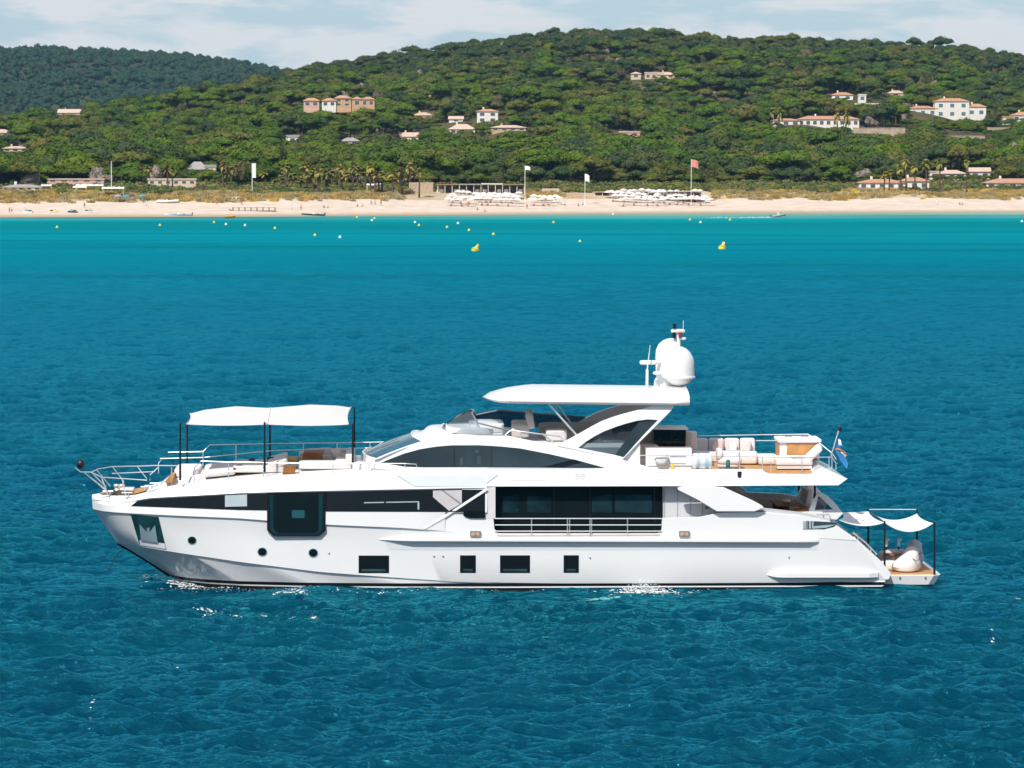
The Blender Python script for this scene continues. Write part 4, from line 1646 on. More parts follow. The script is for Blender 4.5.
# bulwarks amidships and aft with the side-deck openings
VB = -3.690
kb = .03
zb0 = P(600, 534, VB).z
bl = prism([(422, 529.8), (447, 512.6), (463, 509.5), (463.5, 516), (469, 518.2), (493.5, 518.2), (494.5, 529), (498.5, 533.3), (498.5, 534.8), (440, 531.4)], VB, VB + .22, kb, zb0)
br = prism([(497, 534.8), (497, 533.4), (658.5, 533.4), (661.5, 530), (662, 518.2), (700, 517), (709, 515.2), (718, 513), (740, 512.2), (765, 512.2), (800, 515.5), (830, 521.5), (838.5, 526.5), (857, 540.5), (853, 540.5), (760, 535.2), (660, 535)], VB, VB + .22, kb, zb0)
both(merge(bl, br)).build('bulwark', M_gel, yacht, bevel=.02)
# quarter behind the raked stern
q = prism([(838.5, 526.5), (859, 541), (880, 560), (891.2, 573.5), (889, 579.5), (884, 580), (853, 538)], -3.62, -3.4, .03, .5)
both(q).build('stern_quarter', M_hullp, yacht, bevel=.02)
prism([(423.5, 528.6), (425.5, 529.4), (444, 518.8), (488, 490.3), (486.6, 488), (441.5, 517.2)], -3.78, -3.70, .04, zb0).build('slash_moulding', M_gel, yacht, bevel=.015)
panel([(461.8, 489.6), (485, 489.6), (485, 511.8), (461.8, 511.8)], bvh_t, .02, 6, 2).build('side_door_opening', M_blk, yacht)
prism([(463.6, 511), (485, 511), (485, 517.6), (470, 517.6), (463.8, 515.5)], -3.76, -3.6, 0.0, zb0).build('side_door_opening', M_blk, yacht, smooth=0)
prism([(484.8, 487.5), (495.4, 487), (495.4, 518.6), (484.8, 518.6)], -3.71, -3.4, .05, zb0).build('side_pillar', mat('pillar_white', (.66, .63, .63), .5), yacht)
f = prism([(806, 520.8), (838, 522.4), (834, 526.6), (824, 529.2), (806, 528.8)], -3.705, -3.6, kb, zb0).build('mooring_opening', M_inx, yacht)
for a, c in ((803, 805.2), (806.2, 808), (809, 811), (812, 813.5)):
    prism([(a, 521), (c, 521), (c, 528.6), (a, 528.6)], -3.74, -3.70, kb, zb0).build('roller', M_chrome if a != 806.2 else M_grey, f)
prism([(813.5, 526.2), (836, 524.5), (826, 527.8), (813.5, 528.6)], -3.72, -3.69, kb, zb0).build('fairlead', M_chrome, f)
for x0 in (470.2, 679.2):
    f = prism([(x0, 531.2), (x0 + 10.4, 531.2), (x0 + 10.4, 536.8), (x0, 536.8)], -3.80, -3.70, 0, 0).build('fairlead_plate', M_grey, yacht)
    prism([(x0 + 1.2, 532.5), (x0 + 9.2, 532.5), (x0 + 9.2, 535.6), (x0 + 1.2, 535.6)], -3.815, -3.75).build('plate_inset', mat('peach_inset', (.58, .36, .22), .5), f)
    prism([(x0 + 4.7, 533), (x0 + 5.9, 533), (x0 + 5.9, 535.4), (x0 + 4.7, 535.4)], -3.83, -3.78).build('roller', M_grey, f)
for x, y in ((434, 556), (443, 556), (329, 553), (590, 557.5), (789, 557), (120, 520)):
    if x > 150:
        p = onto(x, y, bvh_h, .02)
        MB().cushion(p, (.09, .06, .09), e=1, n=8).build('outlet', M_chrome, yacht)

# main deck, saloon and its big window
zdk = P(600, 533.4, -3.5).z - .25
uA, uB = P(425, 530, -3.6).x, P(838, 525, -3.5).x
MB().box(((uA + uB) / 2, 0, zdk - .1), (uB - uA, 7.1, .2)).build('main_deck', M_teak, yacht, smooth=0)
b = MB(); b.box(((uA + uB) / 2, 0, zdk - .5), (uB - uA + .2, 7.0, .5)); b.build('deck_structure', M_greyin, yacht, smooth=0)
zT = P(600, 486.5, -3.6).z
us0, us1 = P(470, 500, -3).x, P(727, 500, -3).x
MB().box(((us0 + us1) / 2, 0, (zdk + zT) / 2), (us1 - us0, 6.0, zT - zdk)).build('saloon', mat('saloon_wall', (.62, .62, .64), .45, var=.02), yacht, smooth=0)
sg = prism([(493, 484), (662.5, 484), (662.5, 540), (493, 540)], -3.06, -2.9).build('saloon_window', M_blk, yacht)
for poly, mt in (([(499, 492.5), (545, 492.5), (545, 518), (499, 518)], M_inx), ([(592, 492), (650, 492), (650, 516), (592, 516)], M_inx)):
    pass
for x in (553.5, 589.5, 654):
    prism([(x, 486), (x + 1.5, 486), (x + 1.5, 536), (x, 536)], -3.075, -3.0).build('mullion', M_boot, sg)
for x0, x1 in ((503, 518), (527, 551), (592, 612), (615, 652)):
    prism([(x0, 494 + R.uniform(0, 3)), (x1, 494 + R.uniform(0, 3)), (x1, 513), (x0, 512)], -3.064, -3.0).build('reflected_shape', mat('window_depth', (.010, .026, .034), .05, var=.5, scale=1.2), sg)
for x in (664, 677, 690, 702, 714):
    prism([(x, 486), (x + .8, 486), (x + .8, 520), (x, 520)], -3.03, -2.98).build('panel_joint', mat('joint_grey', (.40, .41, .43), .5), yacht)
prism([(705, 506.5), (709, 506.5), (709, 509), (705, 509)], -3.06, -2.98).build('door_handle', M_grey, yacht)
# aft saloon doors
MB().box((us1 + .02, 0, (zdk + zT) / 2), (.06, 4.4, zT - zdk - .5)).build('saloon_doors', M_blk, yacht, smooth=0)

def tube_px(pts, v, r, name, m=None, n=8):
    b = MB(); b.tube([P(x, y, v) for x, y in pts], r, n)
    return b.build(name, m or M_chrome, yacht)


# balcony railing in the bulwark gap
rl = MB()
for y in (518.6, 525, 531.2):
    rl.tube([P(495, y, -3.72), P(661.5, y, -3.72)], .026, 8)
for x in (531.5, 567.4, 569.6, 590, 591.6, 627.5):
    rl.tube([P(x, 518.6, -3.72), P(x, 535.4, -3.72)], .022, 8)
rl.build('balcony_railing', M_chrome, yacht)
b = MB(); b.box(((P(497, 534, -3.7).x + P(660, 534, -3.7).x) / 2, -3.55, P(600, 534.2, -3.7).z - .03), (P(660, 534, -3.7).x - P(497, 534, -3.7).x, .34, .05))
b.build('capping_rail', mat('pinkish_cap', (.62, .52, .48), .5), yacht, smooth=0)

# ---- upper deck slab with its fascia
LE2 = [(487, 468.6), (607, 468.6), (630, 469.3), (665, 469.7), (718, 469.2), (762, 469.6), (766, 472.6), (771, 474), (811, 474.3), (822.5, 467.2), (847.5, 478.8)]
fa = [P(x, y, -3.30) for x, y in LE2]
def fpt(x, y):
    return P(x, y, -3.36, .35, P(600, 469, -3.36).z)
outer = LE2 + [(838.5, 485.4), (700, 486.2), (487, 486.6)]
fb = MB()
Lo = [fpt(x, y) for x, y in outer]
Li = [p + Vector((0, .3, 0)) for p in Lo]
fb.slab([Lo], [Li])
both(fb).build('upper_deck_fascia', M_gel, yacht, bevel=.03)
zU = P(600, 469.2, -3.3).z
zud = P(745, 472.2, -3.2).z
uE0, uE1 = P(607, 470, -3.2).x, P(838, 478, -3.2).x
b = MB(); b.box(((P(400, 478, -3).x + uE1) / 2, 0, zT + .20), (uE1 - P(400, 478, -3).x - .3, 6.9, .34)); b.build('upper_deck_slab', M_gel, yacht, smooth=0)
b = MB(); b.box(((uE0 - 3 + uE1 - .5) / 2, 0, zud - .12), (uE1 - uE0 + 2.5, 6.4, .22)); b.build('upper_deck_teak', M_teak, yacht, smooth=0)
# stern end of the upper deck
b = MB()
ep = [(811, 474.3), (822.5, 467.2), (847.5, 478.8), (838.5, 485.4), (811, 485.6)]
e_ = [fpt(x, y) for x, y in ep]
e_ = [p + Vector((-.01, .06, 0)) for p in e_]
b.slab([e_], [[Vector((p.x, -p.y, p.z)) for p in e_]])
b.build('upper_deck_tail', M_gel, yacht, bevel=.03)
# flush trapezoid under the wheelhouse, its shade put into the paint, engraved vents
def on_fascia(poly, off, name, m, thick=.05):
    L0 = [fpt(x, y) + Vector((0, -off, 0)) for x, y in poly]
    return MB().slab([L0], [[p + Vector((0, thick, 0)) for p in L0]]).build(name, m, yacht, smooth=0)


on_fascia([(397, 475.2), (498, 474.8), (482.5, 486.2), (415, 486.4)], .035, 'brow_shade_panel', mat('shade_blue_white', (.56, .60, .63), .4, var=.02), .12)
tr_ = [(510, 480.2), (517, 474.6), (537, 474.6), (545, 480.2)]
for a, c in zip(tr_, tr_[1:] + tr_[:1]):
    dx, dy = c[0] - a[0], c[1] - a[1]
    on_fascia([a, c, (c[0] + (0 if abs(dx) > abs(dy) else .5), c[1] + .5), (a[0] + (0 if abs(dx) > abs(dy) else .5), a[1] + .5)], .006, 'engraved_line', mat('engraving', (.42, .40, .41), .5))
for i in range(3):
    for x0 in (575, 580.5):
        on_fascia([(x0, 474 + i * 2.2), (x0 + 4.6, 474 + i * 2.2), (x0 + 4.6, 475 + i * 2.2), (x0, 475 + i * 2.2)], .006, 'vent_slot', mat('engraving', (.42, .40, .41), .5))
for x0, w0 in ((814, 1.6), (818, 1.4), (822, 1.4), (826.5, 2.8), (831.5, 1.6), (835, 2.4)):
    on_fascia([(x0, 476.2), (x0 + w0, 476), (x0 + w0, 477.4), (x0, 477.6)], .006, 'raised_mark', mat('faint_mark', (.60, .58, .57), .4))

# the big wing that carries the overhang
wg = prism([(677.5, 488), (683, 486.7), (707, 486.2), (724, 487.5), (753, 500.6), (762.5, 505.8), (764, 508), (755, 511.6), (717, 511.6), (697, 499.5), (678, 490)], -3.85, -3.62, .06, zT)
wg2 = mirror(wg)
wg.build('side_wing', M_gel, yacht, bevel=.03)
wg2.build('side_wing', M_gel, yacht, bevel=.03)
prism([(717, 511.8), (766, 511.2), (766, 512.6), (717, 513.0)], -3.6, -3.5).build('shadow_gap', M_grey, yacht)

# ---- forward trunk, windscreen, wheelhouse
z_w0 = P(420, 468, -2.9).z
VW, KW = -2.92, .22
side = [(370, 470.8), (372, 461), (376, 459.2), (400, 450.6), (423, 441.6), (434, 436), (445, 432.2), (455, 434.2), (480, 434.8), (505, 435.2), (530, 440.4), (557, 446), (590, 453), (623, 460), (658.5, 469.6), (640, 471.5)]
ws = prism(side, VW, VW + .14, KW, z_w0)
ws2 = mirror(ws)
ws.build('wheelhouse_side', M_gel, yacht, bevel=.025)
ws2.build('wheelhouse_side', M_gel, yacht, bevel=.025)
archw = [(381, 462.6), (392, 458.2), (404, 453.6), (420, 449.2), (436, 446.6), (452, 445.3), (478, 445.2), (500, 446.4), (520, 448.4), (550, 454.2), (580, 461), (607, 468.3), (560, 467.7), (480, 467.3), (425, 467.4), (405, 466.6)]
wd = prism(archw, VW - .012, VW + .05, KW, z_w0).build('wheelhouse_window', M_blk2, yacht)
prism([(543, 467.2), (573.5, 459.8 - .6), (584, 462.2), (562, 467.4)], VW - .018, VW + .03, KW, z_w0).build('dark_pane', M_blk, wd)
for x in (454, 491.5):
    prism([(x, 445.8), (x + .5, 445.8), (x + .5, 467), (x, 467)], VW - .018, VW + .03, KW, z_w0).build('mullion', M_boot, wd)
for x0, y0, x1, y1 in ((475, 450, 479, 453), (477, 456, 481, 464), (460, 458, 463, 465)):
    prism([(x0, y0), (x1, y0), (x1, y1), (x0, y1)], VW - .016, VW + .03, KW, z_w0).build('lit_spot', M_inx, wd)
# windscreen: wraps round the front
fr = []
for v, bx, by, tx, ty in ((-2.92, 376.5, 459.4, 423.5, 442), (-2.55, 370, 457.6, 417.5, 439), (-1.7, 365.5, 455.6, 413, 437), (0, 362.6, 452.4, 411.5, 433.2)):
    fr.append([P(bx + (tx - bx) * i / 6, by + (ty - by) * i / 6 - .9 * math.sin(math.pi * i / 6), v + .32 * (i / 6) * (1 if v < -2 else .5 if v < 0 else 0)) for i in range(7)])
fr += [[Vector((p.x, -p.y, p.z)) for p in l] for l in fr[-2::-1]]
b = MB(); b.loft(fr)
b.build('windscreen', mat('blue_windscreen', (.015, .10, .15), .05, var=.7, scale=.6, spec=.35), yacht)
b = MB()
for l in (fr[0], fr[-1], [x[0] for x in fr], [x[-1] for x in fr]):
    b.tube([p + Vector((0, 0, .01)) for p in l], .045, 8)
b.build('windscreen_frame', M_gel, yacht)
b = MB()
for vv in (-.9, .9):
    q0, q1 = P(364 + 2, 453.5, vv), P(398, 440.5 - 0, vv)
    b.tube([q0 + Vector((0, 0, .06)), q1 + Vector((0, 0, .10))], .025, 6)
b.build('wiper', M_boot, yacht)
# coachroof base in front of the windscreen
b = MB()
for t in (0, 1):
    pass
base_l = [Vector((l[0].x - .12, l[0].y * 1.02, DECKZ(l[0].x, l[0].y))) for l in fr]
b.loft([base_l, [l[0] + Vector((-.05, 0, .0)) for l in fr]])
b.build('windscreen_base', M_gel, yacht)
# hood from the windscreen top to the flybridge coaming
topw = [l[-1] for l in fr]
n_ = len(topw)
def across(pxn, rown, crown, du):
    e = P(pxn, rown, VW + .35)
    return [Vector((e.x + du * (1 - (abs(l[-1].y) / 2.6) ** 2), l[-1].y / 2.6 * abs(e.y), e.z + crown * (1 - (l[-1].y / 2.62) ** 2))) for l in fr]
h1, h2, h3 = across(430, 438.6, .10, -.35), across(440, 434, .14, -.5), across(452, 433, .12, -.6)
h4 = across(466, 434.6, .02, -.5)
b = MB(); b.loft([topw, h1, h2, h3, h4]); b.build('hood', M_gel, yacht)
fz = P(500, 435, -2.6).z - .35
b = MB(); b.box(((P(448, 433, -2.6).x + P(640, 465, -2.6).x) / 2, 0, fz - .45), (P(640, 465, -2.6).x - P(448, 433, -2.6).x, 5.3, .9)); b.build('flybridge_floor', M_nons, yacht, smooth=0)
b = MB(); b.box(((P(385, 462, -2.6).x + P(640, 465, -2.6).x) / 2, 0, (z_w0 + zU) / 2 - .25), (P(640, 465, -2.6).x - P(385, 462, -2.6).x, 5.7, .7)); b.build('wheelhouse_base', M_gel, yacht, smooth=0)

# ---- flybridge windshield
def fl(bx, by, tx, ty, v, dv):
    return [P(bx + (tx - bx) * i / 4, by + (ty - by) * i / 4 - 1.5 * math.sin(math.pi * i / 4) * (1 if v > -2.4 else .4), v + dv * i / 4) for i in range(5)]


near_ws = [fl(442.5, 427.2, 474, 410.6, -.1, 0), fl(443.6, 429.4, 472, 413.4, -1.3, .1), fl(448.5, 432.2, 475, 418.4, -2.2, .15), fl(458, 434.2, 478, 423, -2.55, .15), fl(478, 434.8, 492, 426.4, -2.6, .12), fl(505, 435.4, 509, 430.4, -2.6, .08)]
b = MB(); b.loft(near_ws); b.build('windshield', M_wind, yacht)
far_ws = [near_ws[0]] + [[Vector((p.x, -p.y, p.z)) for p in l] for l in near_ws[1:4]]
zt_ = near_ws[0][-1].z
far_ws += [[Vector((P(x, 421, 2.6).x, 2.6, fz + .3 + (zt_ - fz - .3) * q * i / 4)) for i in range(5)] for x, q in ((500, .82), (540, .62), (585, .48))]
b = MB(); b.loft(far_ws); b.build('windshield', M_windd, yacht)
b = MB()
b.tube([l[-1] for l in near_ws[::-1]] + [l[-1] for l in far_ws[1:]], .035, 8)
b.tube([l[0] for l in near_ws[::-1]], .03, 8)
b.build('windshield_frame', M_grey, yacht)
# helm console, seats and lounge under the hardtop
def bx(px, row, v, sx, sy, sz, name, m, e=.25, ry=0.0, parent=None):
    """rounded block standing with the middle of its foot at px,row"""
    p = P(px, row, v)
    return MB().cushion((p.x, v, p.z + sz / 2), (sx, sy, sz), e=e, ry=ry, n=20).build(name, m, parent or yacht)


bx(486, 431, -.3, 1.5, 3.2, .42, 'helm_console', M_gel)
bx(469, 433, -.6, 2.0, 3.6, .35, 'dashboard', M_cushw)
for v in (-1.15, .55):
    hs = bx(520, 437 - (v + 1.15) * 2.4, v, .75, .8, .55, 'helm_seat', M_taupe)
    bx(530, 428.5 - (v + 1.15) * 2.4, v, .3, .8, .62, 'seat_back', M_taupe, ry=-.2, parent=hs)
bx(497, 433, -1.1, .12, .6, .5, 'steering_wheel', M_grey, .5, .5)
bx(571, 441.5, .6, 2.6, 2.2, .35, 'lounge_seat', M_taupe)
bx(575, 436, 1.9, 3.2, .4, .6, 'lounge_back', M_taupe)
bx(556, 440, -1.2, .9, 1.4, .45, 'lounge_seat', M_cush)
b = MB()
b.tube([P(505, 435, -2.55), P(511, 430.2, -2.55), P(560, 436.5, -2.55), P(566, 443, -2.55)], .028)
b.tube([P(542, 433.6, -2.55), P(557, 445, -2.55)], .035)
b.tube([P(520, 438, -2.5), P(522, 431.6, -2.55)], .025)
b.build('flybridge_rail', M_chrome, yacht)

# ---- hardtop with its struts and arches
zh = P(600, 406.5, -2.7).z
ht = []
for i in range(25):
    t = i / 24
    px = 482.5 + (685.5 - 482.5) * t
    cxp = P(px, 393 + t * 2.0, 0)
    wv = 2.75 * min(1, (1 - (1 - min(1, t / .16)) ** 2.2) ** .5 if t < .16 else 1) * (1 if t < .93 else 1 - (t - .93) * 2.2)
    cf_ = min(1, t / .24) ** .45
    th = .34 * max(.3, min(1, t / .12) ** .5) * (1 if t < .93 else 1)
    cz = P(540, 396, 0).z + (P(685, 400, 0).z - P(540, 397.5, 0).z) * t
    ring = []
    for k in range(28):
        a = 2 * math.pi * k / 28
        c_, s_ = math.cos(a), math.sin(a)
        yv = math.copysign(abs(c_) ** .35, c_) * wv
        zz = math.copysign(abs(s_) ** .75, s_) * th / 2 - .02
        if s_ > 0: zz = -.02 + (.06 + .50 * (1 - min(1, abs(yv / 2.8)) ** 2.2)) * min(1, th / .34) * min(1, abs(s_) * 1.6) * cf_
        ring.append((cxp.x, yv, cz + zz))
    ht.append(ring)
b = MB(); b.loft(ht, close=True)
b.f += [tuple(range(28)), tuple(range(24 * 28, 25 * 28))[::-1]]; b.mi += [0, 0]
b.build('hardtop', M_gel, yacht, smooth=50)
HZ = max(p[2] for r in ht for p in r)
b = MB()
b.tube([P(547, 402.5, -2.3), P(577.5, 436, -2.5)], .045)
b.tube([P(555, 402.5, 2.3), P(577, 432, 2.3)], .045)
b.build('hardtop_strut', M_chrome, yacht)
arch_o = [(557, 446), (566, 440.8), (578, 434.4), (590, 427.6), (601, 421.6), (612, 417.4), (621.5, 414.4), (632, 411.5), (642, 409), (652, 405.6), (674, 405.6), (671, 411), (655, 427), (640, 442), (623.5, 458.6), (623, 460.2), (600, 455.2)]
arch_i = [(578.5, 448), (586, 442), (594, 436.8), (604, 431.6), (615, 427.4), (626, 423.8), (637, 421), (647.5, 419.6), (658, 420.2), (647, 431.5), (636, 443.5), (623.8, 457.4), (615, 455), (596, 451.5)]
KA = .16
za = P(600, 455, -2.75).z
ar = prism(arch_o, -2.82, -2.60, KA, za, [arch_i])
ar2 = mirror(ar)
ar.build('arch', M_gel, yacht, bevel=.02)
ar2.build('arch', M_gel, yacht, bevel=.02)
prism([(579, 447.8), (586, 442), (594, 436.8), (604, 431.6), (615, 427.4), (626, 423.8), (640, 420.6), (615, 454.8), (596, 451.3)], -2.74, -2.70, KA, za).build('arch_window', M_archg, yacht)
prism([(615, 455), (640, 420.6), (647.5, 419.7), (657.6, 420.4), (636, 443.5), (623.8, 457.2)], -2.745, -2.69, KA, za).build('arch_panel', M_blk2, yacht)
b = mirror(prism([(579, 447.8), (594, 436.8), (615, 427.4), (640, 420.6), (658, 420.2), (623.8, 457.2), (596, 451.3)], -2.74, -2.70, KA, za))
b.build('arch_window', M_windd, yacht)
both(prism([(556, 452), (566, 441), (600, 438), (622, 459), (600, 456)], -2.66, -2.58, KA, za)).build('arch_foot', M_taupe, yacht)

# ---- mast: satellite dome, radar, lights
dome = P(679, 393, 0)
ms = 23.3
dz = lambda row: P(679, row, 0).z - dome.z
prof = [(.02, dz(346.4)), (.16, dz(346.8)), (.34, dz(349)), (.48, dz(352.4)), (.59, dz(357)), (.645, dz(362)), (.655, dz(367)), (.665, dz(376)), (.70, dz(376.4)), (.70, dz(377.8)), (.60, dz(378.6)), (.42, dz(383)), (.20, dz(386)), (.02, dz(386.2))]
b = MB(); b.lathe(prof, dome, 40)
dm = b.build('satellite_dome', M_gel, yacht)
b = MB(); b.lathe([(.02, dz(386)), (.22, dz(386)), (.20, dz(388)), (.09, dz(388.6)), (.09, dz(393)), (.22, dz(393.5)), (.22, dz(395))], dome, 20)
b.build('dome_stand', M_grey, dm)
pod = P(668, 393, .1)
b = MB()
sec = []
for row, wx, wy, off in ((395, 1.5, .9, -.2), (388, 1.0, .75, -.1), (380, .85, .7, -.05), (374, 1.02, .75, 0), (358, 1.06, .78, 0), (350, 1.02, .76, .01), (344.5, .86, .66, .05), (341, .60, .5, .10), (339.2, .32, .3, .14), (338.6, .05, .05, .15)):
    z = dz(row) + dome.z
    sec.append([(pod.x + off + wx / 2 * math.copysign(abs(math.cos(a)) ** .7, math.cos(a)), .45 + wy / 2 * math.copysign(abs(math.sin(a)) ** .7, math.sin(a)), z) for a in [2 * math.pi * k / 24 for k in range(24)]])
b.loft(sec, close=True)
b.build('mast_pod', M_gel, yacht)
p = P(678, 331, .3)
b = MB(); b.cushion((p.x, .3, p.z), (.62, .34, .17), e=.5); b.build('light_platform', M_gel, yacht)
b = MB(); b.cushion((p.x + .18, .3, P(681, 338.6, .3).z), (.34, .3, .12), e=.5); b.build('light_platform', M_gel, yacht)
b = MB(); b.tube([P(678.5, 349, .3), P(678.5, 330, .3)], .09, 10); b.build('mast_post', M_gel, yacht)
for x, y0, y1, m_ in ((674.5, 323.4, 328.4, M_blkp), (674, 333, 337.8, M_blkp), (680.2, 332.6, 337.5, mat('red_lens', (.30, .03, .03), .2))):
    q0, q1 = P(x, y1, .15), P(x, y0, .15)
    MB().tube([q0, q1], .075, 12).build('navigation_light', m_, yacht)
MB().tube([P(683.3, 329, .3), P(683.3, 320.5, .3)], .012, 6).build('antenna', M_wpaint, yacht)
b = MB(); b.tube([P(647, 389, -.6), P(647.2, 369.5, -.6)], .06, 8); b.tube([P(647.2, 369.6, -.6), P(650.2, 345, -.6)], [.03, .012], 6); b.build('antenna', M_wpaint, yacht)
b = MB(); b.cushion(P(648, 362.4, -.3), (.72, .16, .19), e=.4, n=16); b.tube([P(652, 362.4, -.25), P(662, 362.4, .2)], .08, 8); b.build('radar_scanner', M_gel, yacht)
b = MB(); b.cushion(P(657, 373, -.1), (.36, .36, .14), e=.6); b.tube([P(653.2, 392, -.4), P(655.5, 380, -.2), P(659, 376, .1)], .05, 6); b.build('mast_bracket', M_gel, yacht)
b = MB(); b.cushion(P(653, 391, -.7), (.2, .2, .12), e=.5, n=10); b.build('horn', M_chrome, yacht)
# ------------------------------------------------------------------ railings on the yacht
def rails(lines, r, name, m=None):
    b = MB()
    for pts, v in lines:
        if isinstance(v, (list, tuple)):
            b.tube([P(x, y, q) for (x, y), q in zip(pts, v)], r, 8)
        else:
            b.tube([P(x, y, v) for x, y in pts], r, 8)
    return b.build(name, m or M_chrome, yacht)


NV = lambda px: -(beam(TB, P(px, 485, -2.5).x - P(92, 497, 0).x) - .50)
rails([([(194.4, 482.6), (194.4, 468), (201, 461.2), (228.6, 462), (299, 463.2), (370, 463.4), (405, 463.6), (416, 464.2), (418.5, 471)], [NV(194), NV(194), NV(201), NV(228), NV(299), NV(370) + .05, -3.25, -3.25, -3.25]),
       ([(194.4, 476), (228.6, 471), (263.4, 469.6)], [NV(194), NV(228), NV(263)])] +
      [([(x, y0), (x, y1)], NV(x)) for x, y0, y1 in ((228.6, 480, 462), (263.4, 477.6, 462.6), (299, 475.4, 463.2), (333, 473.8, 463.3), (369, 472, 463.4), (405, 470.8, 463.6))], .021, 'foredeck_railing')
FV = lambda px: 3.05 if px > 230 else 2.75
rails([([(158.5, 473), (158.5, 463), (168, 452.3), (203, 451.6), (209.5, 445), (275, 443.6), (340, 442.8), (400, 441.8)], 2.7),
       ([(160, 458.6), (203, 457.5), (275, 450.5), (400, 447)], 2.7),
       ([(203, 466), (203, 451.6)], 2.6), ([(236, 460), (236, 444.4)], 2.9), ([(303.6, 452), (303.6, 443.4)], 3.0), ([(337, 450), (337, 443)], 3.0), ([(370, 448), (370, 442.4)], 3.0)], .022, 'foredeck_railing')
# pulpit
rails([([(91, 472.2), (101.5, 477.2), (122, 478.6), (147, 480.2)], [-.5, -1.2, -1.7, -2.1]),
       ([(91, 472.2), (98, 469), (112.5, 466.6), (140, 466), (158.5, 465.4), (195, 466)], [-.5, .6, 1.6, 2.0, 2.3, 2.5]),
       ([(91, 472.2), (80.5, 472), (75, 467.5)], [-.3, 0, 0]),
       ([(92, 473), (106, 487)], [-.2, -.2]), ([(97, 470.5), (110, 486)], [.6, 1.2]), ([(112.5, 466.6), (124, 482)], [1.6, 1.9]), ([(137, 466), (146.5, 478.4)], [2.0, 2.3]),
       ([(101.5, 477.2), (108, 495)], [-1.2, -1.4]), ([(122, 478.6), (126, 495.5)], [-1.7, -1.9]),
       ([(150, 480.4), (150, 475), (158, 467.6)], [-2.1, -2.1, -2.1]), ([(112, 473.5), (155, 471.5)], [1.8, 2.3]), ([(171.5, 486), (171.5, 467)], [-2.2, -2.2])], .023, 'pulpit')
MB().tube([P(106, 490, 0), P(84, 472.6, 0)], [.05, .03], 8).build('bow_staff', M_chrome, yacht)
b = MB(); b.cushion(P(80.6, 464.2, 0), (.36, .36, .42), e=1, n=18)
tag(b.build('anchor_ball', M_blkp), 'black anchor ball hung at the very tip of the bow', 'day shape')
ab = bpy.data.objects['anchor_ball']
ab.location, ab.rotation_euler = ORG, (0, 0, YAW)
# bow well: teak, windlass, cleats
b = MB()
wl_n = [Vector((p.x, p.y * .80, p.z + .035)) for p in e2 if P(100, 495, -1).x < p.x < P(147, 495, -2).x]
b.loft([[Vector((p.x, p.y * f, p.z + .10 * (1 - (f * .8) ** 2))) for p in wl_n] for f in (1, .6, .2, -.2, -.6, -1)])
b.build('bow_teak', M_teak, yacht)
def local(o):
    o.location, o.rotation_euler = ORG, (0, 0, YAW)
    return o


bx(128, 494, -.2, .55, .8, .28, 'hatch', M_gel)
for x, y, v in ((117, 490, -.5), (121.5, 490, .6)):
    q = P(x, y + 4, v)
    b = MB(); b.lathe([(.02, .42), (.13, .42), (.15, .36), (.09, .24), (.16, .06), (.2, 0)], q, 16); b.build('windlass', M_chrome, yacht)
for x, y, v in ((108, 494.5, -1.1), (127, 496, -1.85), (150, 489, -2.2), (155, 486.5, -2.2), (146, 490, -1.6)):
    q = P(x, y, v)
    b = MB(); b.tube([q + Vector((-.22, 0, .14)), q + Vector((.22, 0, .14))], [.03, .03], 8); b.tube([q + Vector((-.08, 0, 0)), q + Vector((-.08, 0, .14))], .03, 6); b.tube([q + Vector((.08, 0, 0)), q + Vector((.08, 0, .14))], .03, 6)
    b.build('cleat', M_chrome, yacht)
b = MB(); q = P(123, 494, -1.0)
b.tube([q + Vector((.28 * math.cos(a) * (1 + .05 * a), .3 * math.sin(a), .03 + a * .006)) for a in [i * .4 for i in range(40)]], .022, 5)
tag(local(b.build('mooring_rope', mat('dark_rope', (.10, .08, .07), .9))), 'coiled dark rope on the teak at the bow', 'rope')
b = MB(); q = P(107, 494.5, -1.05)
b.tube([q + Vector((-.3, -.1, .05)), q + Vector((0, -.12, .06)), q + Vector((.2, .05, .05)), q + Vector((.35, .3, .05))], .04, 6)
b.build('fairlead', M_grey, yacht)
# trunk and teak steps
def step(poly, v0, v1, m, name):
    prism(poly, v0, v1).build(name, m, yacht, smooth=0)


tr = MB()
tl_ = []
for px, hh, hw in ((158, .0, 1.3), (165, .16, 1.7), (172, .22, 1.85), (200, .20, 1.95), (206, .03, 2.0)):
    u = P(px, 480, -2).x
    tl_.append([(u, s * hw, DECKZ(u, hw) + z) for s, z in ((-1.1, -.05), (-1.0, hh * .85), (-.93, hh), (0, hh + .05), (.93, hh), (1.0, hh * .85), (1.1, -.05))])
tr.loft(tl_)
tr.build('trunk', M_gel, yacht, smooth=50)
TZ = lambda u: DECKZ(u, 2.2) + .03
step([(164.5, 482.6), (170.5, 474.6), (174.5, 474), (172, 482.8)], -2.3, -1.4, M_teak, 'teak_step')
# sunpads and lounge on the foredeck
def cush(name, px0, px1, v0, v1, zoff, h, m, label=None, cat=None, e=.25, ry=0.0, group=None, top=True):
    u0, u1 = P(px0, 470, (v0 + v1) / 2).x, P(px1, 470, (v0 + v1) / 2).x
    u = (u0 + u1) / 2
    b = MB(); b.cushion((u, (v0 + v1) / 2, TZ(u) + zoff + h / 2), (u1 - u0, v1 - v0, h), e=e, ry=ry, n=24)
    if label:
        return tag(local(b.build(name, m)), label, cat, group)
    return b.build(name, m, yacht)


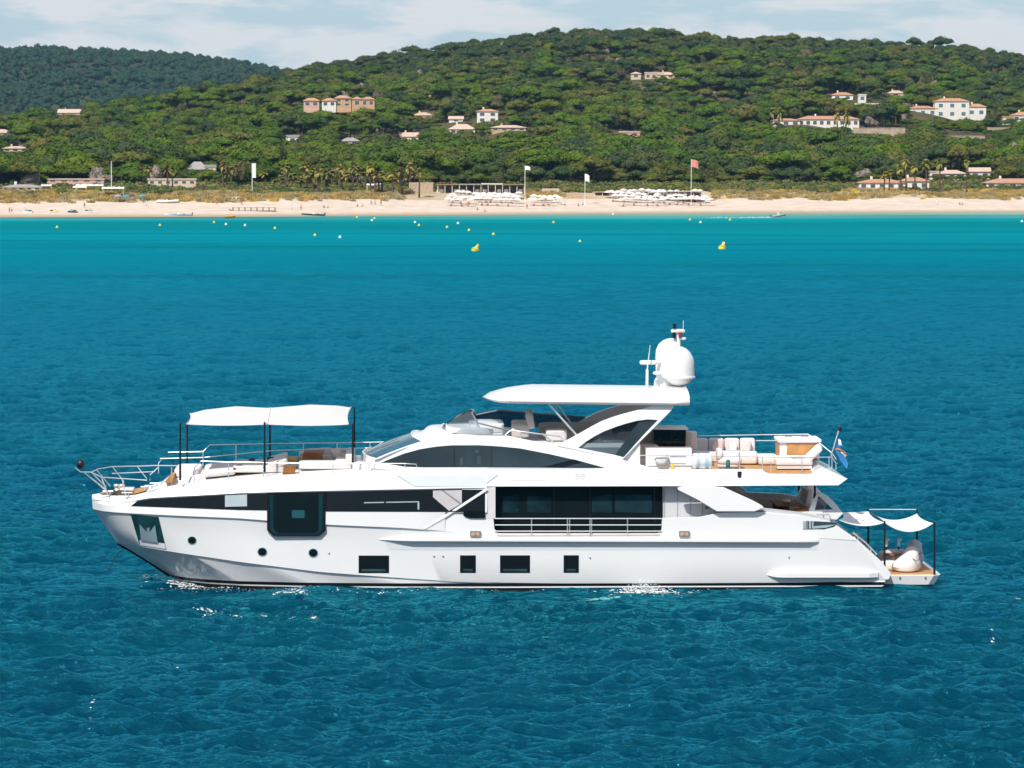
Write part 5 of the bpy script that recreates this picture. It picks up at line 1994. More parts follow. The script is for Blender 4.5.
cush('headrest', 176, 201, -1.7, 1.7, .14, .34, M_cushw)
for v0 in (-1.95, -.65, .65):
    cush('sunpad', 205, 236, v0 + .02, v0 + 1.28, .04, .30, M_cush, ry=-.10)
    cush('sunpad', 233, 287, v0 + .02, v0 + 1.28, .04, .28, M_cush)
    cush('sunpad_back', 268, 288, v0 + .02, v0 + 1.28, .22, .26, M_cush, ry=-.25)
cush('dark_pillow', 236, 243, -1.6, -1.2, .27, .16, M_cushd, 'small dark cushion on the near sunpad of the foredeck', 'cushion', .6)
cush('dark_pillow', 233, 239, -1.9, -1.5, .22, .14, M_cushd, 'small dark cushion at the near edge of the foredeck sunpad', 'cushion', .6)
cush('dark_pillow', 249, 255, .9, 1.35, .27, .18, M_cushd, 'dark cushion on the far side of the foredeck sunpad', 'cushion', .6)
cush('dark_pillow', 267, 274, .5, .95, .30, .18, M_cushd, 'dark cushion lying against the sunpad backrest', 'cushion', .6)
step([(283.5, 466.2), (296, 466.2), (294.5, 475.6), (282.5, 475.6)], -2.55, -2.2, M_teakd, 'teak_step')
prism([(284, 458.4), (297.5, 458.4), (297.5, 463.5), (284, 463.5)], -.6, .6).build('teak_step', M_teak, yacht, smooth=0)
cush('sofa_seat', 299, 352, -2.0, -1.0, .02, .34, M_cushw)
cush('sofa_seat', 299, 346, 1.0, 1.9, .02, .36, M_cush)
cush('sofa_seat', 336, 352, -2.0, 1.9, .02, .38, M_cush)
cush('sofa_back', 346, 355, -2.0, 1.9, .12, .50, M_cush)
cush('sofa_back', 306, 350, 1.7, 2.1, .14, .46, M_cush)
cush('sofa_arm', 299, 306, 1.0, 2.0, .04, .52, M_cush)
cush('grey_pillow', 318, 333, 1.25, 1.55, .32, .36, M_cush, 'grey pillow leaning on the far back of the foredeck sofa', 'pillow', .5)
cush('pink_pillow', 331, 341, -.3, .35, .32, .42, M_cushp, 'pale pink pillow leaning at the aft end of the foredeck sofa', 'pillow', .5, -.3)
tb = empty('teak_table', ORG, YAW, 'brown teak table before the foredeck sofa', 'table')
u = P(314, 463, 0).x
MB().box((u, .1, TZ(u) + .62), (.86, 1.5, .06)).build('tabletop', M_teakd, tb, smooth=0, bevel=.01)
MB().tube([(u, .1, TZ(u)), (u, .1, TZ(u) + .6)], [.16, .09], 12).build('pedestal', M_chrome, tb)
MB().box((u - .05, -.63, TZ(u) + .37), (.86, .04, .44)).build('folded_leaf', M_teakd, tb, smooth=0)
bx(362, 470, 0, .8, 4.6, .5, 'windscreen_plinth', M_gel)

# foredeck awning on six poles
aw = empty('sun_awning', ORG, YAW, 'white two-bay sun awning on six black poles over the foredeck', 'awning')
sn = [(186.5, 424.2), (195, 424.6), (225, 426), (263.5, 426.8), (300, 426.2), (348.5, 424.4)]
sf = [(190, 413.6), (205, 409.8), (236, 406.2), (268.5, 408), (310, 404.6), (338, 405.6), (351, 407.6)]
def res(pts, n):
    x = np.linspace(pts[0][0], pts[-1][0], n)
    return [(a, float(np.interp(a, [p[0] for p in pts], [p[1] for p in pts]))) for a in x]
vn, vf, N_ = -2.75, 2.75, 33
ln, lf = [P(x, y, vn) for x, y in res(sn, N_)], [P(x, y, vf) for x, y in res(sf, N_)]
hump = [abs(math.sin(math.pi * 2 * i / (N_ - 1))) for i in range(N_)]
for i, p in enumerate(ln): p.z = ln[0].z + (ln[-1].z - ln[0].z) * i / (N_ - 1) - .05 * hump[i]
rows_ = []
for j in range(17):
    t = j / 16
    rows_.append([a * (1 - t) + c * t + Vector((.10 * (4 * t * (1 - t)) * (1 - 2 * i / (N_ - 1)), 0, .16 * hump[i] * 4 * t * (1 - t))) for i, (a, c) in enumerate(zip(ln, lf))])
b = MB(); b.loft(rows_); b.loft([[p + Vector((0, 0, -.012)) for p in l] for l in rows_])
b.build('canopy', M_fab, aw)
b = MB()
for i_ in (0, N_ // 2, N_ - 1):
    b.tube([l[i_] + Vector((0, 0, .012)) for l in rows_], .022, 5)
b.build('seam', mat('seam_tape', (.62, .61, .61), .8), aw)
for (x, y0, y1, v) in ((180.2, 422.6, 480.2, -2.72), (264.6, 422, 472, -2.9), (352.8, 424, 463, -2.9), (187.2, 424, 463.6, 2.72), (270, 407.5, 456, 2.9), (354.4, 407, 449, 2.9)):
    MB().tube([P(x, y1, v), P(x, y0, v)], [.050, .040], 10).build('pole', M_blkp, aw)
b = MB()
for x, y, v, q in ((180.2, 423, -2.72, ln[0]), (264.6, 423, -2.9, ln[N_ // 2]), (352.8, 424.4, -2.9, ln[-1]), (187.2, 424, 2.72, lf[0]), (270, 408, 2.9, lf[N_ // 2]), (354.4, 407.4, 2.9, lf[-1])):
    b.tube([P(x, y, v), q], .012, 5)
b.build('lashing', M_blkp, aw)

# ------------------------------------------------------------------ upper deck aft
M_rough = mat('matt_white', (.82, .82, .82), .9, var=.02, spec=.1)
bc = prism([(653.6, 429.6), (686, 429.6), (685.4, 450), (653.6, 450)], -.9, .6).build('bar_cabinet', M_blk, yacht)
prism([(653, 427.9), (688.4, 428.4), (688.4, 429.9), (653, 429.5)], -1.0, .75).build('bar_top', M_rough, bc, bevel=.01)
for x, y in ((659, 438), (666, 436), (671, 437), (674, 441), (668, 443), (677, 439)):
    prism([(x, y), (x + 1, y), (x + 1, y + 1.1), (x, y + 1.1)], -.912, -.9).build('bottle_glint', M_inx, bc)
prism([(645.8, 448.2), (692, 448.2), (692, 471), (645.8, 471)], -2.75, -2.0).build('bar_counter', M_gel, yacht, bevel=.03)
for y in (456, 463):
    prism([(670, y), (686, y), (686, y + .8), (670, y + .8)], -2.765, -2.74).build('drawer_handle', M_chrome, yacht)
prism([(686, 432.2), (697, 432.2), (697, 449), (686, 449)], .4, 1.2).build('side_cabinet', M_cushw, yacht, bevel=.03)
prism([(685, 433), (692, 433), (692, 450), (685, 450)], -.6, .2).build('side_cabinet', M_taupe, yacht, bevel=.03)
bx(640, 462, -1.3, 1.6, 1.6, .75, 'lounge_seat', M_taupe)
bx(640, 455, .6, 2.0, .8, 1.0, 'lounge_back', M_taupe)
bx(636, 468, -1.7, 1.2, .9, .5, 'lounge_seat', M_taupe)
q = P(661.2, 457.4, -2.95)
b = MB()
sec = []
for t in np.linspace(0, 1, 9):
    r_ = .31 * math.sin(math.pi * (.12 + .76 * t)) ** .4
    sec.append([(q.x + r_ * math.cos(a), q.y - .1 + .24 * t, q.z + r_ * math.sin(a)) for a in [6.283 * k / 24 for k in range(24)]])
b.loft(sec, close=True); o_ = len(b.v)
b.f += [tuple(range(24)), tuple(range(o_ - 24, o_))]; b.mi += [0, 0]
tag(local(b.build('covered_searchlight', M_wpaint)), 'round white covered drum on the bar counter of the upper deck', 'drum')
b = MB(); b.lathe([(.02, .32), (.035, .32), (.035, .24), (.075, .2), (.075, 0), (.02, 0)], P(672.6, 470.5, -3.0), 12)
tag(local(b.build('yellow_bottle', mat('yellow_plastic', (.75, .48, .02), .4))), 'small yellow bottle at the foot of the white bar counter', 'bottle')
lr = empty('life_raft', ORG, YAW, 'white life raft canister with pale blue bands beside the bar counter', 'life raft')
qa, qb = P(692, 461, -2.95), P(712, 461, -2.95)
b = MB(); b.tube([qa, qa + Vector((.03, 0, 0)), qa + Vector((.08, 0, 0)), qb - Vector((.08, 0, 0)), qb - Vector((.03, 0, 0)), qb], [.2, .30, .335, .335, .30, .2], 24)
b.build('canister', M_wpaint, lr)
b = MB()
for t in (.2, .62):
    c0 = qa + (qb - qa) * t; b.tube([c0, c0 + Vector((.16, 0, 0))], .338, 24)
b.build('band', mat('pale_blue_band', (.45, .60, .72), .5), lr)
for t in (.25, .75):
    c0 = qa + (qb - qa) * t
    MB().box((c0.x, c0.y, c0.z - .36), (.1, .5, .12)).build('cradle', M_teakd, lr, smooth=0)
# U-shaped sofa along the far side
def ubox(px0, px1, v0, v1, z0, z1, name, m, e=.2, ry=0, label=None, cat=None):
    u0, u1 = P(px0, 460, (v0 + v1) / 2).x, P(px1, 460, (v0 + v1) / 2).x
    b = MB(); b.cushion(((u0 + u1) / 2, (v0 + v1) / 2, zud + (z0 + z1) / 2), (u1 - u0, v1 - v0, z1 - z0), e=e, ry=ry, n=24)
    if label: return tag(local(b.build(name, m)), label, cat)
    return b.build(name, m, yacht)


ubox(692, 757, 1.9, 2.85, 0, .45, 'sofa_seat', M_cushw)
for i in range(4):
    ubox(693 + i * 15.6, 708 + i * 15.6, 2.55, 2.95, .35, .98, 'sofa_back', M_cush if i % 2 == 0 else M_cushw, .3)
ubox(690, 701, .6, 2.9, 0, .50, 'sofa_seat', M_cush)
ubox(738, 756, .5, 1.9, .02, .48, 'sofa_seat', M_cushw)
ubox(712, 723, 2.2, 2.45, .42, .98, 'pink_pillow', M_cushp, .5, .1, 'pink square pillow on the far sofa of the upper deck', 'pillow')
ubox(742, 751, 2.2, 2.45, .42, .95, 'grey_pillow', M_cush, .5, .1, 'grey pillow at the aft end of the far sofa', 'pillow')
ubox(729, 737, 2.2, 2.45, .42, .85, 'pale_pillow', M_cushw, .5, .1, 'white pillow in the middle of the far sofa', 'pillow')
ubox(757, 777, .2, 1.6, .0, .42, 'ottoman', M_cushw, .3, 0, 'white ottoman between the sofa and the teak-fronted cabinet', 'ottoman')
ch = empty('lounge_chair', ORG, YAW, 'low rounded white lounge chair on the teak of the upper deck', 'chair')
u = P(729, 462, -1.4).x
MB().cushion((u, -1.4, zud + .36), (1.05, 1.0, .32), e=.4, n=24).build('seat', M_cushw, ch)
MB().cushion((u - .05, -1.4, zud + .16), (.95, .9, .16), e=.4, n=20).build('base', M_cush, ch)
MB().cushion((u - .42, -1.4, zud + .62), (.26, 1.0, .5), e=.5, n=20).build('backrest', M_cushw, ch)
MB().cushion((u, -.98, zud + .56), (.95, .24, .34), e=.5, n=20).build('armrest', M_cushw, ch)
MB().lathe([(.02, .42), (.06, .42), (.06, .0), (.02, 0)], P(728, 471.4, -2.6), 10)
b = MB(); b.lathe([(.02, .5), (.07, .48), (.09, .4), (.09, .0), (.02, 0)], P(728, 471.5, -2.7), 12)
tag(local(b.build('teal_vase', mat('teal_glass', (.03, .16, .19), .15))), 'slim dark teal vase standing by the near edge of the upper deck', 'vase')
# cabinet with teak front and two loungers aft
cb = empty('deck_cabinet', ORG, YAW, 'white deck cabinet with a teak front on the upper deck', 'cabinet')
u0, u1 = P(778, 452, .3).x, P(820, 452, .3).x
MB().box(((u0 + u1) / 2, .9, zud + .5), (u1 - u0 - .1, 1.7, .96)).build('body', M_gel, cb, bevel=.03)
MB().box(((u0 + u1) / 2, .9, zud + 1.06), (u1 - u0 + .05, 1.95, .16)).build('top', M_rough, cb, bevel=.05)
MB().box(((u0 + u1) / 2 + .1, .035, zud + .58), (u1 - u0 - .5, .03, .74)).build('front', M_teak, cb, smooth=0)
MB().box((u0 + .03, .9, zud + .58), (.03, 1.3, .6)).build('end_panel', M_teak, cb, smooth=0)
for du in (.55, 1.25):
    MB().box((u0 + du, 1.3, zud + 1.15), (.32, .14, .03)).build('vent', M_grey, cb, smooth=0)
for i, (v, lb) in enumerate(((-1.65, 'white padded sun lounger at the near aft corner of the upper deck'), (-.55, 'white padded sun lounger behind the nearest one, in front of the cabinet'))):
    sl = empty('sun_lounger', ORG, YAW, lb, 'sun lounger', 'sun loungers on the upper deck')
    u0, u1 = P(775, 470, v).x, P(812, 470, v).x
    MB().cushion(((u0 + u1) / 2, v, zud + .32), (u1 - u0, .95, .30), e=.28, n=24).build('mattress', M_cushw, sl)
    MB().cushion((u1 + .05, v, zud + .62), (.85, .95, .22), e=.35, ry=-.75, n=24).build('backrest', M_cushw, sl)
    MB().box(((u0 + u1) / 2, v, zud + .1), (u1 - u0 - .1, .86, .12)).build('frame', M_cush, sl, smooth=0)
b = MB(); q = P(797, 463.4, -1.7); b.box((q.x, -1.7, zud + .49), (.55, .5, .03), rz=.3)
tag(local(b.build('folded_towel', mat('grey_towel', (.16, .18, .19), .95), smooth=0)), 'folded dark grey towel on the near upper deck lounger', 'towel')
rails([([(640, 455.5), (687, 455.2), (747, 456.6), (801, 457.4), (832, 457.2), (836, 463), (836, 470)], -3.15), ([(725, 450.6), (745, 450.6)], -3.15)] +
      [([(x, y0), (x, y1)], -3.15) for x, y0, y1 in ((739.5, 472, 452), (762.5, 471.5, 456.8), (802, 474, 457.4), (771, 473.6, 462))], .02, 'deck_railing')
rails([([(698, 436), (760, 434.8), (808, 434.2), (832, 453), (836, 459)], [3.1, 3.1, 3.1, 2.6, 2.2]), ([(756, 440.6), (780, 440.8)], 3.1), ([(780.5, 442), (780.5, 434.6)], 3.1), ([(810.5, 441), (810.5, 435)], 3.0), ([(832, 452), (832, 468)], [1.5, 1.5]), ([(829, 456), (829, 471)], [-.5, -.5])], .022, 'deck_railing')
q = P(739.4, 474, -3.45)
b = MB(); b.tube([P(739.5, 471.5, -3.42), P(739.5, 477.5, -3.44)], .09, 10); b.build('navigation_light', M_blkp, yacht)
prism([(653, 0 + 471.6), (720, 471.2), (720, 472), (653, 472.3)], -3.42, -3.36).build('coaming_line', M_gel, yacht)
# ensign
en = empty('ensign', ORG, YAW, 'drooping blue, white and orange flag on a slanted staff aft of the upper deck', 'flag')
MB().tube([P(831, 456, .2), P(839.4, 428.6, .2)], .03, 8).build('staff', M_chrome, en)
MB().cushion(P(839.8, 428.4, .2), (.16, .16, .24), e=.6, n=12).build('finial', M_blkp, en)
M_fl = [mat('flag_blue', (.03, .20, .46), .8), mat('flag_white', (.75, .77, .78), .8), mat('flag_orange', (.55, .20, .07), .8)]
for poly, m_, dv in (([(838.6, 436), (841, 441), (843, 446), (838, 447.5), (834.6, 449)], M_fl[0], 0), ([(838.2, 439), (841, 440), (841.6, 445), (839.2, 446)], M_fl[1], -.02),
                     ([(834.6, 449), (838, 447.6), (845, 451.5), (847, 456), (842, 453.5)], M_fl[2], .01), ([(834.8, 449.2), (838, 450.2), (845, 455.5), (848, 464), (846.5, 468.5), (840.6, 461)], M_fl[0], -.03), ([(836, 449), (841, 451), (846, 456.2), (843.8, 456), (838, 451.8)], M_fl[1], -.045)):
    b = prism(poly, .2 + dv, .215 + dv)
    b.v = [(x, y + .10 * math.sin(x * 9) , z) for x, y, z in b.v]
    b.build('cloth', m_, en, smooth=60)

# ------------------------------------------------------------------ cockpit
prism([(725, 498), (765, 508), (800, 512), (830, 519), (830, 530), (725, 530)], -3.5, -3.42).build('inner_bulwark', M_greyin, yacht, smooth=0)
b = mirror(prism([(707, 500), (740, 506.5), (770, 508.5), (800, 509.5), (826, 514), (826, 536), (707, 536)], -3.72, -3.5, kb, zb0)); b.build('far_bulwark', M_nons, yacht, smooth=0)
b = MB(); b.tube([P(735, 489, 3.2), P(757, 502, 3.2)], .022); b.tube([P(724, 488, 3.2), P(747, 503, 3.2)], .022); b.build('stair_rail', M_chrome, yacht)
dt = empty('dining_table', ORG, YAW, 'dark varnished dining table in the aft cockpit', 'table')
u0, u1 = P(773, 503, .2).x, P(798, 503, .2).x
ztb = P(785, 505.6, -.9).z
MB().box(((u0 + u1) / 2, .2, ztb), (u1 - u0, 2.3, .07)).build('tabletop', M_teakd, dt, smooth=0, bevel=.015)
for vv in (-.4, .8):
    MB().tube([((u0 + u1) / 2, vv, zdk), ((u0 + u1) / 2, vv, ztb)], [.2, .1], 10).build('leg', M_teakd, dt)
b = MB(); b.cushion(P(786.5, 501, .1), (.38, .34, .16), e=.8, n=14)
tag(local(b.build('white_bowl', M_wpaint)), 'small white bowl on the dark dining table', 'bowl')
for i, (x, v, lb) in enumerate(((780, -1.35, 'dark wooden dining chair at the near left of the cockpit table'), (788, -1.35, 'dark wooden dining chair at the near right of the cockpit table'), (766, .4, 'dark dining chair at the forward end of the cockpit table'), (778, 1.9, 'dark dining chair on the far side of the cockpit table'))):
    c_ = empty('dining_chair', ORG, YAW, lb, 'chair', 'dining chairs in the cockpit')
    u = P(x, 505, v).x
    MB().box((u, v, zdk + .45), (.45, .45, .06)).build('seat', M_teakd if v < 0 else M_cushd, c_, smooth=0)
    MB().box((u + (-.22 if i == 2 else 0), v + (-.2 if v < 0 else .2 if i == 3 else 0), zdk + .78), (.06 if i == 2 else .42, .42 if i == 2 else .05, .5)).build('backrest', M_teakd if v < 0 else M_cushd, c_, smooth=0)
    for a in (-.19, .19):
        for c in (-.19, .19):
            MB().tube([(u + a, v + c, zdk), (u + a, v + c, zdk + .44)], .022, 6).build('leg', M_teakd, c_)
bx(812, 514, .6, .9, 3.2, .5, 'cockpit_sofa', M_greyin)
bx(806, 508, 1.0, .3, 2.4, .85, 'cockpit_sofa_back', M_cush, ry=.2)
prism([(793.5, 511.2), (804, 509.4), (809, 509.6), (806, 512.4), (794, 512.6)], -2.6, -1.6).build('cockpit_locker_top', M_teakd, yacht, smooth=0)
prism([(793.5, 512.4), (812, 511.6), (823, 512), (823, 519), (793.5, 517.5)], -2.9, -2.3).build('cockpit_locker', M_gel, yacht, bevel=.02)
for x, v, y0, y1 in ((815, -2.4, 484, 509.5), (799, 2.9, 484, 496)):
    prism([(x - .9, y0), (x + .9, y0), (x + .9, y1), (x - .9, y1)], v, v + .1).build('deck_support', M_boot, yacht, smooth=0)
# raked glazed wing at the stern of the cockpit
wgo = [(817.5, 493.2), (822, 493), (828, 496), (836, 504.5), (843.2, 513.6), (836.5, 519.8), (812, 516.5), (808, 512.4), (812, 503)]
wgi = [(818.6, 495.6), (833, 509.6), (815, 510)]
sw = prism(wgo, -2.6, -2.42, 0, 0, [wgi])
sw2 = mirror(sw)
sw.build('stern_wing', M_gel, yacht, bevel=.02)
sw2.build('stern_wing', M_gel, yacht, bevel=.02)
both(prism(wgi, -2.53, -2.49)).build('wing_glass', glass('wing_pane', (.62, .66, .70), .8), yacht)
b = MB(); b.tube([P(816.5, 518, -3.3), P(817, 514.6, -3.3), P(829, 514.6, -3.3), P(830.5, 518.4, -3.3)], .03); b.build('cleat_rail', M_chrome, yacht)

# transom and stern stairs
dg = [(837, 525), (848, 534), (859, 543), (870, 553), (880, 562), (884, 571)]
l0 = [P(x, y, -3.4) for x, y in dg]
b = MB(); b.loft([l0, [Vector((p.x - .1, 0, p.z)) for p in l0], [Vector((p.x, -p.y, p.z)) for p in l0]])
b.build('transom', M_gel, yacht)
for i, (x, y) in enumerate(((866, 548), (873, 555.5), (879.5, 563))):
    q = P(x, y, -2.7)
    b = MB(); b.box((q.x + .16, 2.9, q.z - .05), (.5, .9, .10)); b.build('stair_tread', M_teak, yacht, smooth=0)
b = MB()
b.tube([P(853, 532.5, -3.15), P(866, 543, -3.15), P(877, 554.5, -3.15)], .03); b.tube([P(858, 540, -3.15), P(858, 536.5, -3.15)], .025); b.tube([P(871, 553, -3.15), P(871, 548.5, -3.15)], .025)
b.build('stair_handrail', M_chrome, yacht)
q = P(881.5, 571.6, -3.0)
MB().box((q.x - .05, -3.05, q.z - .04), (.75, .9, .08)).build('boarding_step', M_teak, yacht, smooth=0)
# swimming platform
zp = P(915, 575, -2.85).z
u0, u1 = P(878, 575, -2.85).x, P(941.3, 577, -2.6).x
pts2 = [(u0, -2.9), (u1 - .35, -2.9), (u1 - .08, -2.75), (u1, -2.4), (u1, 2.4), (u1 - .08, 2.75), (u1 - .35, 2.9), (u0, 2.9)]
b = MB(); b.slab([[(x, y, zp) for x, y in pts2]], [[(x - .25 * (x > u0), y * .97, .04) for x, y in pts2]])
b.build('swim_platform', M_gel, yacht, bevel=.03)
b = MB(); b.box(((u0 + u1) / 2 - .05, 0, zp + .012), (u1 - u0 - .35, 5.35, .03)); b.build('platform_teak', M_teak, yacht, smooth=0)
for x in (900, 925.5):
    q = P(x, 577.6, -2.9); MB().cushion((q.x, -2.9, q.z), (.10, .06, .10), e=1, n=8).build('platform_eye', M_grey, yacht)
for x, v in ((886.5, 1.9), (898.7, 1.9)):
    q = P(x, 556, v)
    b = MB(); b.tube([(q.x, v, zp), (q.x, v, zp + 1.0)], .035, 8); b.build('shower_post', M_blkp, yacht)
    b = MB(); b.tube([(q.x, v, zp + .7), (q.x, v, zp + 1.05), (q.x + .08, v - .1, zp + 1.0)], .06, 8); b.build('shower_head', M_wpaint, yacht)
# stern shade sails on four poles
for nm, lb, sn_, sf_, sag_n, sag_f in (('shade_sail', 'white sagging shade sail over the stern steps, next to the hull', [(839, 520), (884.6, 522.5)], [(842, 512.4), (868.5, 511.4)], 5.0, .2),
                                       ('shade_sail', 'white sagging shade sail over the outer end of the swim platform', [(884.8, 522.8), (933.2, 523.2)], [(868.8, 511.6), (917, 513.4)], 9.5, 8.0)):
    so = empty(nm, ORG, YAW, lb, 'shade sail', 'stern shade sails')
    n1 = 21
    va, vb = -2.72, 2.72
    rows_ = []
    for j in range(13):
        t = j / 12
        l = []
        for i in range(n1):
            s = i / (n1 - 1)
            a = P(sn_[0][0] + (sn_[1][0] - sn_[0][0]) * s, sn_[0][1] + (sn_[1][1] - sn_[0][1]) * s + sag_n * 4 * s * (1 - s) * .92, va)
            c = P(sf_[0][0] + (sf_[1][0] - sf_[0][0]) * s, sf_[0][1] + (sf_[1][1] - sf_[0][1]) * s + sag_f * 4 * s * (1 - s) * .92, vb)
            p = a * (1 - t) + c * t
            edge = 4 * t * (1 - t)
            p.x += (.5 - s) * .25 * edge
            p.z -= .03 * edge
            l.append(p)
        rows_.append(l)
    b = MB(); b.loft(rows_); b.loft([[p + Vector((0, 0, -.012)) for p in l] for l in rows_])
    b.build('cloth', M_sail, so)
    if sag_f < 1:
        b = MB()
        for i in range(3):
            k = [rows_[5 + i % 2][8 + i * 2 + j] + Vector((0, 0, .012 + .012 * j)) for j in range(2)]
            b.tube([k[0], (k[0] + k[1]) / 2 + Vector((0, .25 - .2 * i, .004)), k[1]], .016, 5)
        b.build('printed_mark', mat('grey_print', (.35, .35, .36), .8), so)
        ends = [(868.3, 508.6, 546, 2.75), (884.6, 521, 567.5, -2.75)]
    else:
        ends = [(917, 508.6, 547, 2.75), (934.4, 521.8, 574.6, -2.75)]
    for x, y0, y1, v in ends:
        MB().tube([P(x, y1, v), P(x, y0, v)], [.050, .042], 10).build('pole', M_blkp, so)
    if sag_f > 1:
        MB().tube([P(868.3, 509.4, 2.75), P(917, 509.4, 2.75)], .014, 6).build('line', M_chrome, so)
# bean bags and lounge on the platform
def beanbag(px, row, v, s, m, label):
    q = P(px, row, v)
    g = empty('bean_bag', ORG + UA * q.x + VA * v + Vector((0, 0, zp + .03)), YAW, label, 'bean bag', 'bean bags on the swim platform')
    sec = []
    for z, a, c, off in ((0, .30, .36, 0), (.05, .46, .48, 0), (.18, .52, .52, .0), (.32, .47, .50, .03), (.45, .36, .44, .12), (.58, .28, .38, .19), (.70, .24, .32, .22), (.80, .17, .22, .21), (.86, .08, .10, .20), (.88, .01, .01, .20)):
        sec.append([(s * (off + a * math.cos(t) * (1 + .06 * math.sin(3 * t + z * 9))), s * c * math.sin(t), s * z) for t in [6.283 * k / 28 for k in range(28)]])
    b = MB(); b.loft(sec, close=True); b.build('body', m, g)
    b = MB(); b.tube([(s * .18, -s * .44, s * .50), (s * .3, -s * .50, s * .42), (s * .42, -s * .42, s * .46)], .02, 6); b.build('strap', M_grey, g)


beanbag(905.5, 573, -1.7, 1.22, M_cushw, 'white bean bag nearest the camera on the swim platform')
beanbag(909, 560, 1.0, 1.22, mat('grey_bag', (.50, .50, .54), .9), 'grey bean bag with a tall back behind the white one')
sf2 = empty('platform_sofa', ORG, YAW, 'low rounded grey sofa on the far side of the swim platform', 'sofa')
for x, v, w_, l_ in ((902, 1.9, 1.7, .8), (889, 1.2, .9, 1.2)):
    q = P(x, 560, v)
    MB().cushion((q.x, v, zp + .30), (w_, l_, .55), e=.45, n=24).build('seat', M_cush, sf2)
pf = empty('pouffe', ORG, YAW, 'small white pouffe by the near pole at the stern', 'pouffe')
q = P(888, 570, -1.2)
MB().cushion((q.x, -1.2, zp + .24), (.7, .7, .45), e=.5, n=24).build('body', M_cushw, pf)
MB().cushion((q.x, -1.2, zp + .03), (.5, .5, .05), e=.5, n=16).build('foot', M_grey, pf)
tt = empty('side_table', ORG, YAW, 'small round dark-topped table among the bean bags', 'table')
q = P(893, 564, .1)
b = MB(); b.lathe([(.01, .58), (.42, .58), (.44, .55), (.42, .52), (.01, .52)], (q.x, .1, zp), 28); b.build('tabletop', M_teakd, tt)
b = MB(); b.lathe([(.08, .52), (.07, .1), (.26, .03), (.26, .0)], (q.x, .1, zp), 20); b.build('pedestal', M_wpaint, tt)
MB().tube([P(124, 547.5, 0), P(116, 556, -.3), P(109, 570, -.6)], .016, 6).build('anchor_chain', M_blkp, yacht)
MB().tube([P(117, 543.5, -.06), P(128, 548.5, -.06), P(150, 561.5, -.06), P(170, 575, -.06)], [.05, .09, .10, .10], 8).build('stem_dark_edge', M_boot, yacht)  # dark tube put in for the shaded underside along the stem
# ------------------------------------------------------------------ buoys
M_yel = mat('yellow_buoy', (.72, .58, .04), .5)
M_wbu = mat('white_buoy', (.78, .78, .74), .5)


def make_buoy(m):
    root = empty('buoy', (0, 0, 0))
    b = MB(); b.cushion((0, 0, .18), (.9, .9, .9), e=1, n=16); b.build('float', m, root)
    b = MB(); b.lathe([(.14, .6), (.14, .78), (.02, .82)], (0, 0, 0), 10); b.build('cap', m, root)
    return note(root)


def make_marker():
    root = empty('marker_buoy', (0, 0, 0))
    b = MB(); b.lathe([(.02, -.4), (.62, -.35), (.78, .0), (.78, .35), (.55, .62), (.34, .8), (.30, 1.1), (.02, 1.16)], (0, 0, 0), 20); b.build('float', M_yel, root)
    b = MB(); b.box((0, 0, 1.25), (.5, .07, .5), rz=.5); b.box((0, 0, 1.25), (.07, .5, .5), rz=.5); b.build('topmark', M_yel, root, smooth=0)
    b = MB(); b.lathe([(.63, .60), (.80, .36), (.80, .22), (.79, .22)], (0, 0, .003), 20); b.build('band', mat('algae_band', (.40, .36, .06), .8), root)
    return note(root)


def on_sea(px, row):
    p = sea(px, row)
    p.z = sea_z(p.x, p.y)
    return p


mk = make_marker()
mk.location = on_sea(475, 251); tag(mk, 'large yellow marker buoy left of the middle, farther from the yacht\'s mast', 'buoy', 'large yellow marker buoys')
mk['label'] = 'left one of the two large yellow marker buoys, tilted to the right'
mk.rotation_euler = (0, .45, 0)
m2 = dup(mk, on_sea(722, 249), 0, None, 'right one of the two large yellow marker buoys, beyond the radar dome')
m2.rotation_euler = (0, .4, .8)
by, bw = make_buoy(M_yel), make_buoy(M_wbu)
fy = fw_ = True
for px, row, c in [(57, 228, 'y'), (160, 226, 'y'), (214, 223, 'y'), (226, 225, 'w'), (245, 226, 'w'), (275, 229, 'y'), (315, 236, 'y'), (340, 238, 'w'), (357, 218, 'y'), (372, 221, 'w'), (374.5, 219, 'y'), (415, 223, 'w'), (419, 226, 'y'),
                   (447, 228, 'y'), (458, 224, 'w'), (469, 231, 'y'), (493.5, 235, 'y'), (553.5, 223, 'y'), (580, 242, 'y'), (613, 214.8, 'w'), (690, 220.4, 'y'), (700.5, 223, 'w'), (730, 220.4, 'y'), (1022, 222, 'w')]:
    p = on_sea(px, row)
    nm, lb, gp = ('yellow', by, fy) if c == 'y' else ('white', bw, fw_)
    lab = 'small %s buoy of the swimming-zone line off the beach' % nm
    s = .8 if row < 240 else .65
    if gp:
        lb.location = p; lb['label'] = lab; lb['group'] = 'small %s buoys' % nm; lb['category'] = 'buoy'
        if c == 'y': fy = False
        else: fw_ = False
        lb.scale = (s, s, s)
    else:
        o = dup(lb, p, R.uniform(0, 6), (s, s, s), lab, 'small %s buoys' % nm)

# ------------------------------------------------------------------ boats at the beach
M_org = mat('orange_pvc', (.65, .26, .03), .5)
M_dkb = mat('dark_hull', (.03, .05, .06), .4)
M_teal = mat('teal_plastic', (.05, .33, .36), .4)
M_navy = mat('dark_blue', (.03, .05, .12), .5)
M_greyr = mat('grey_tube', (.30, .32, .33), .6)


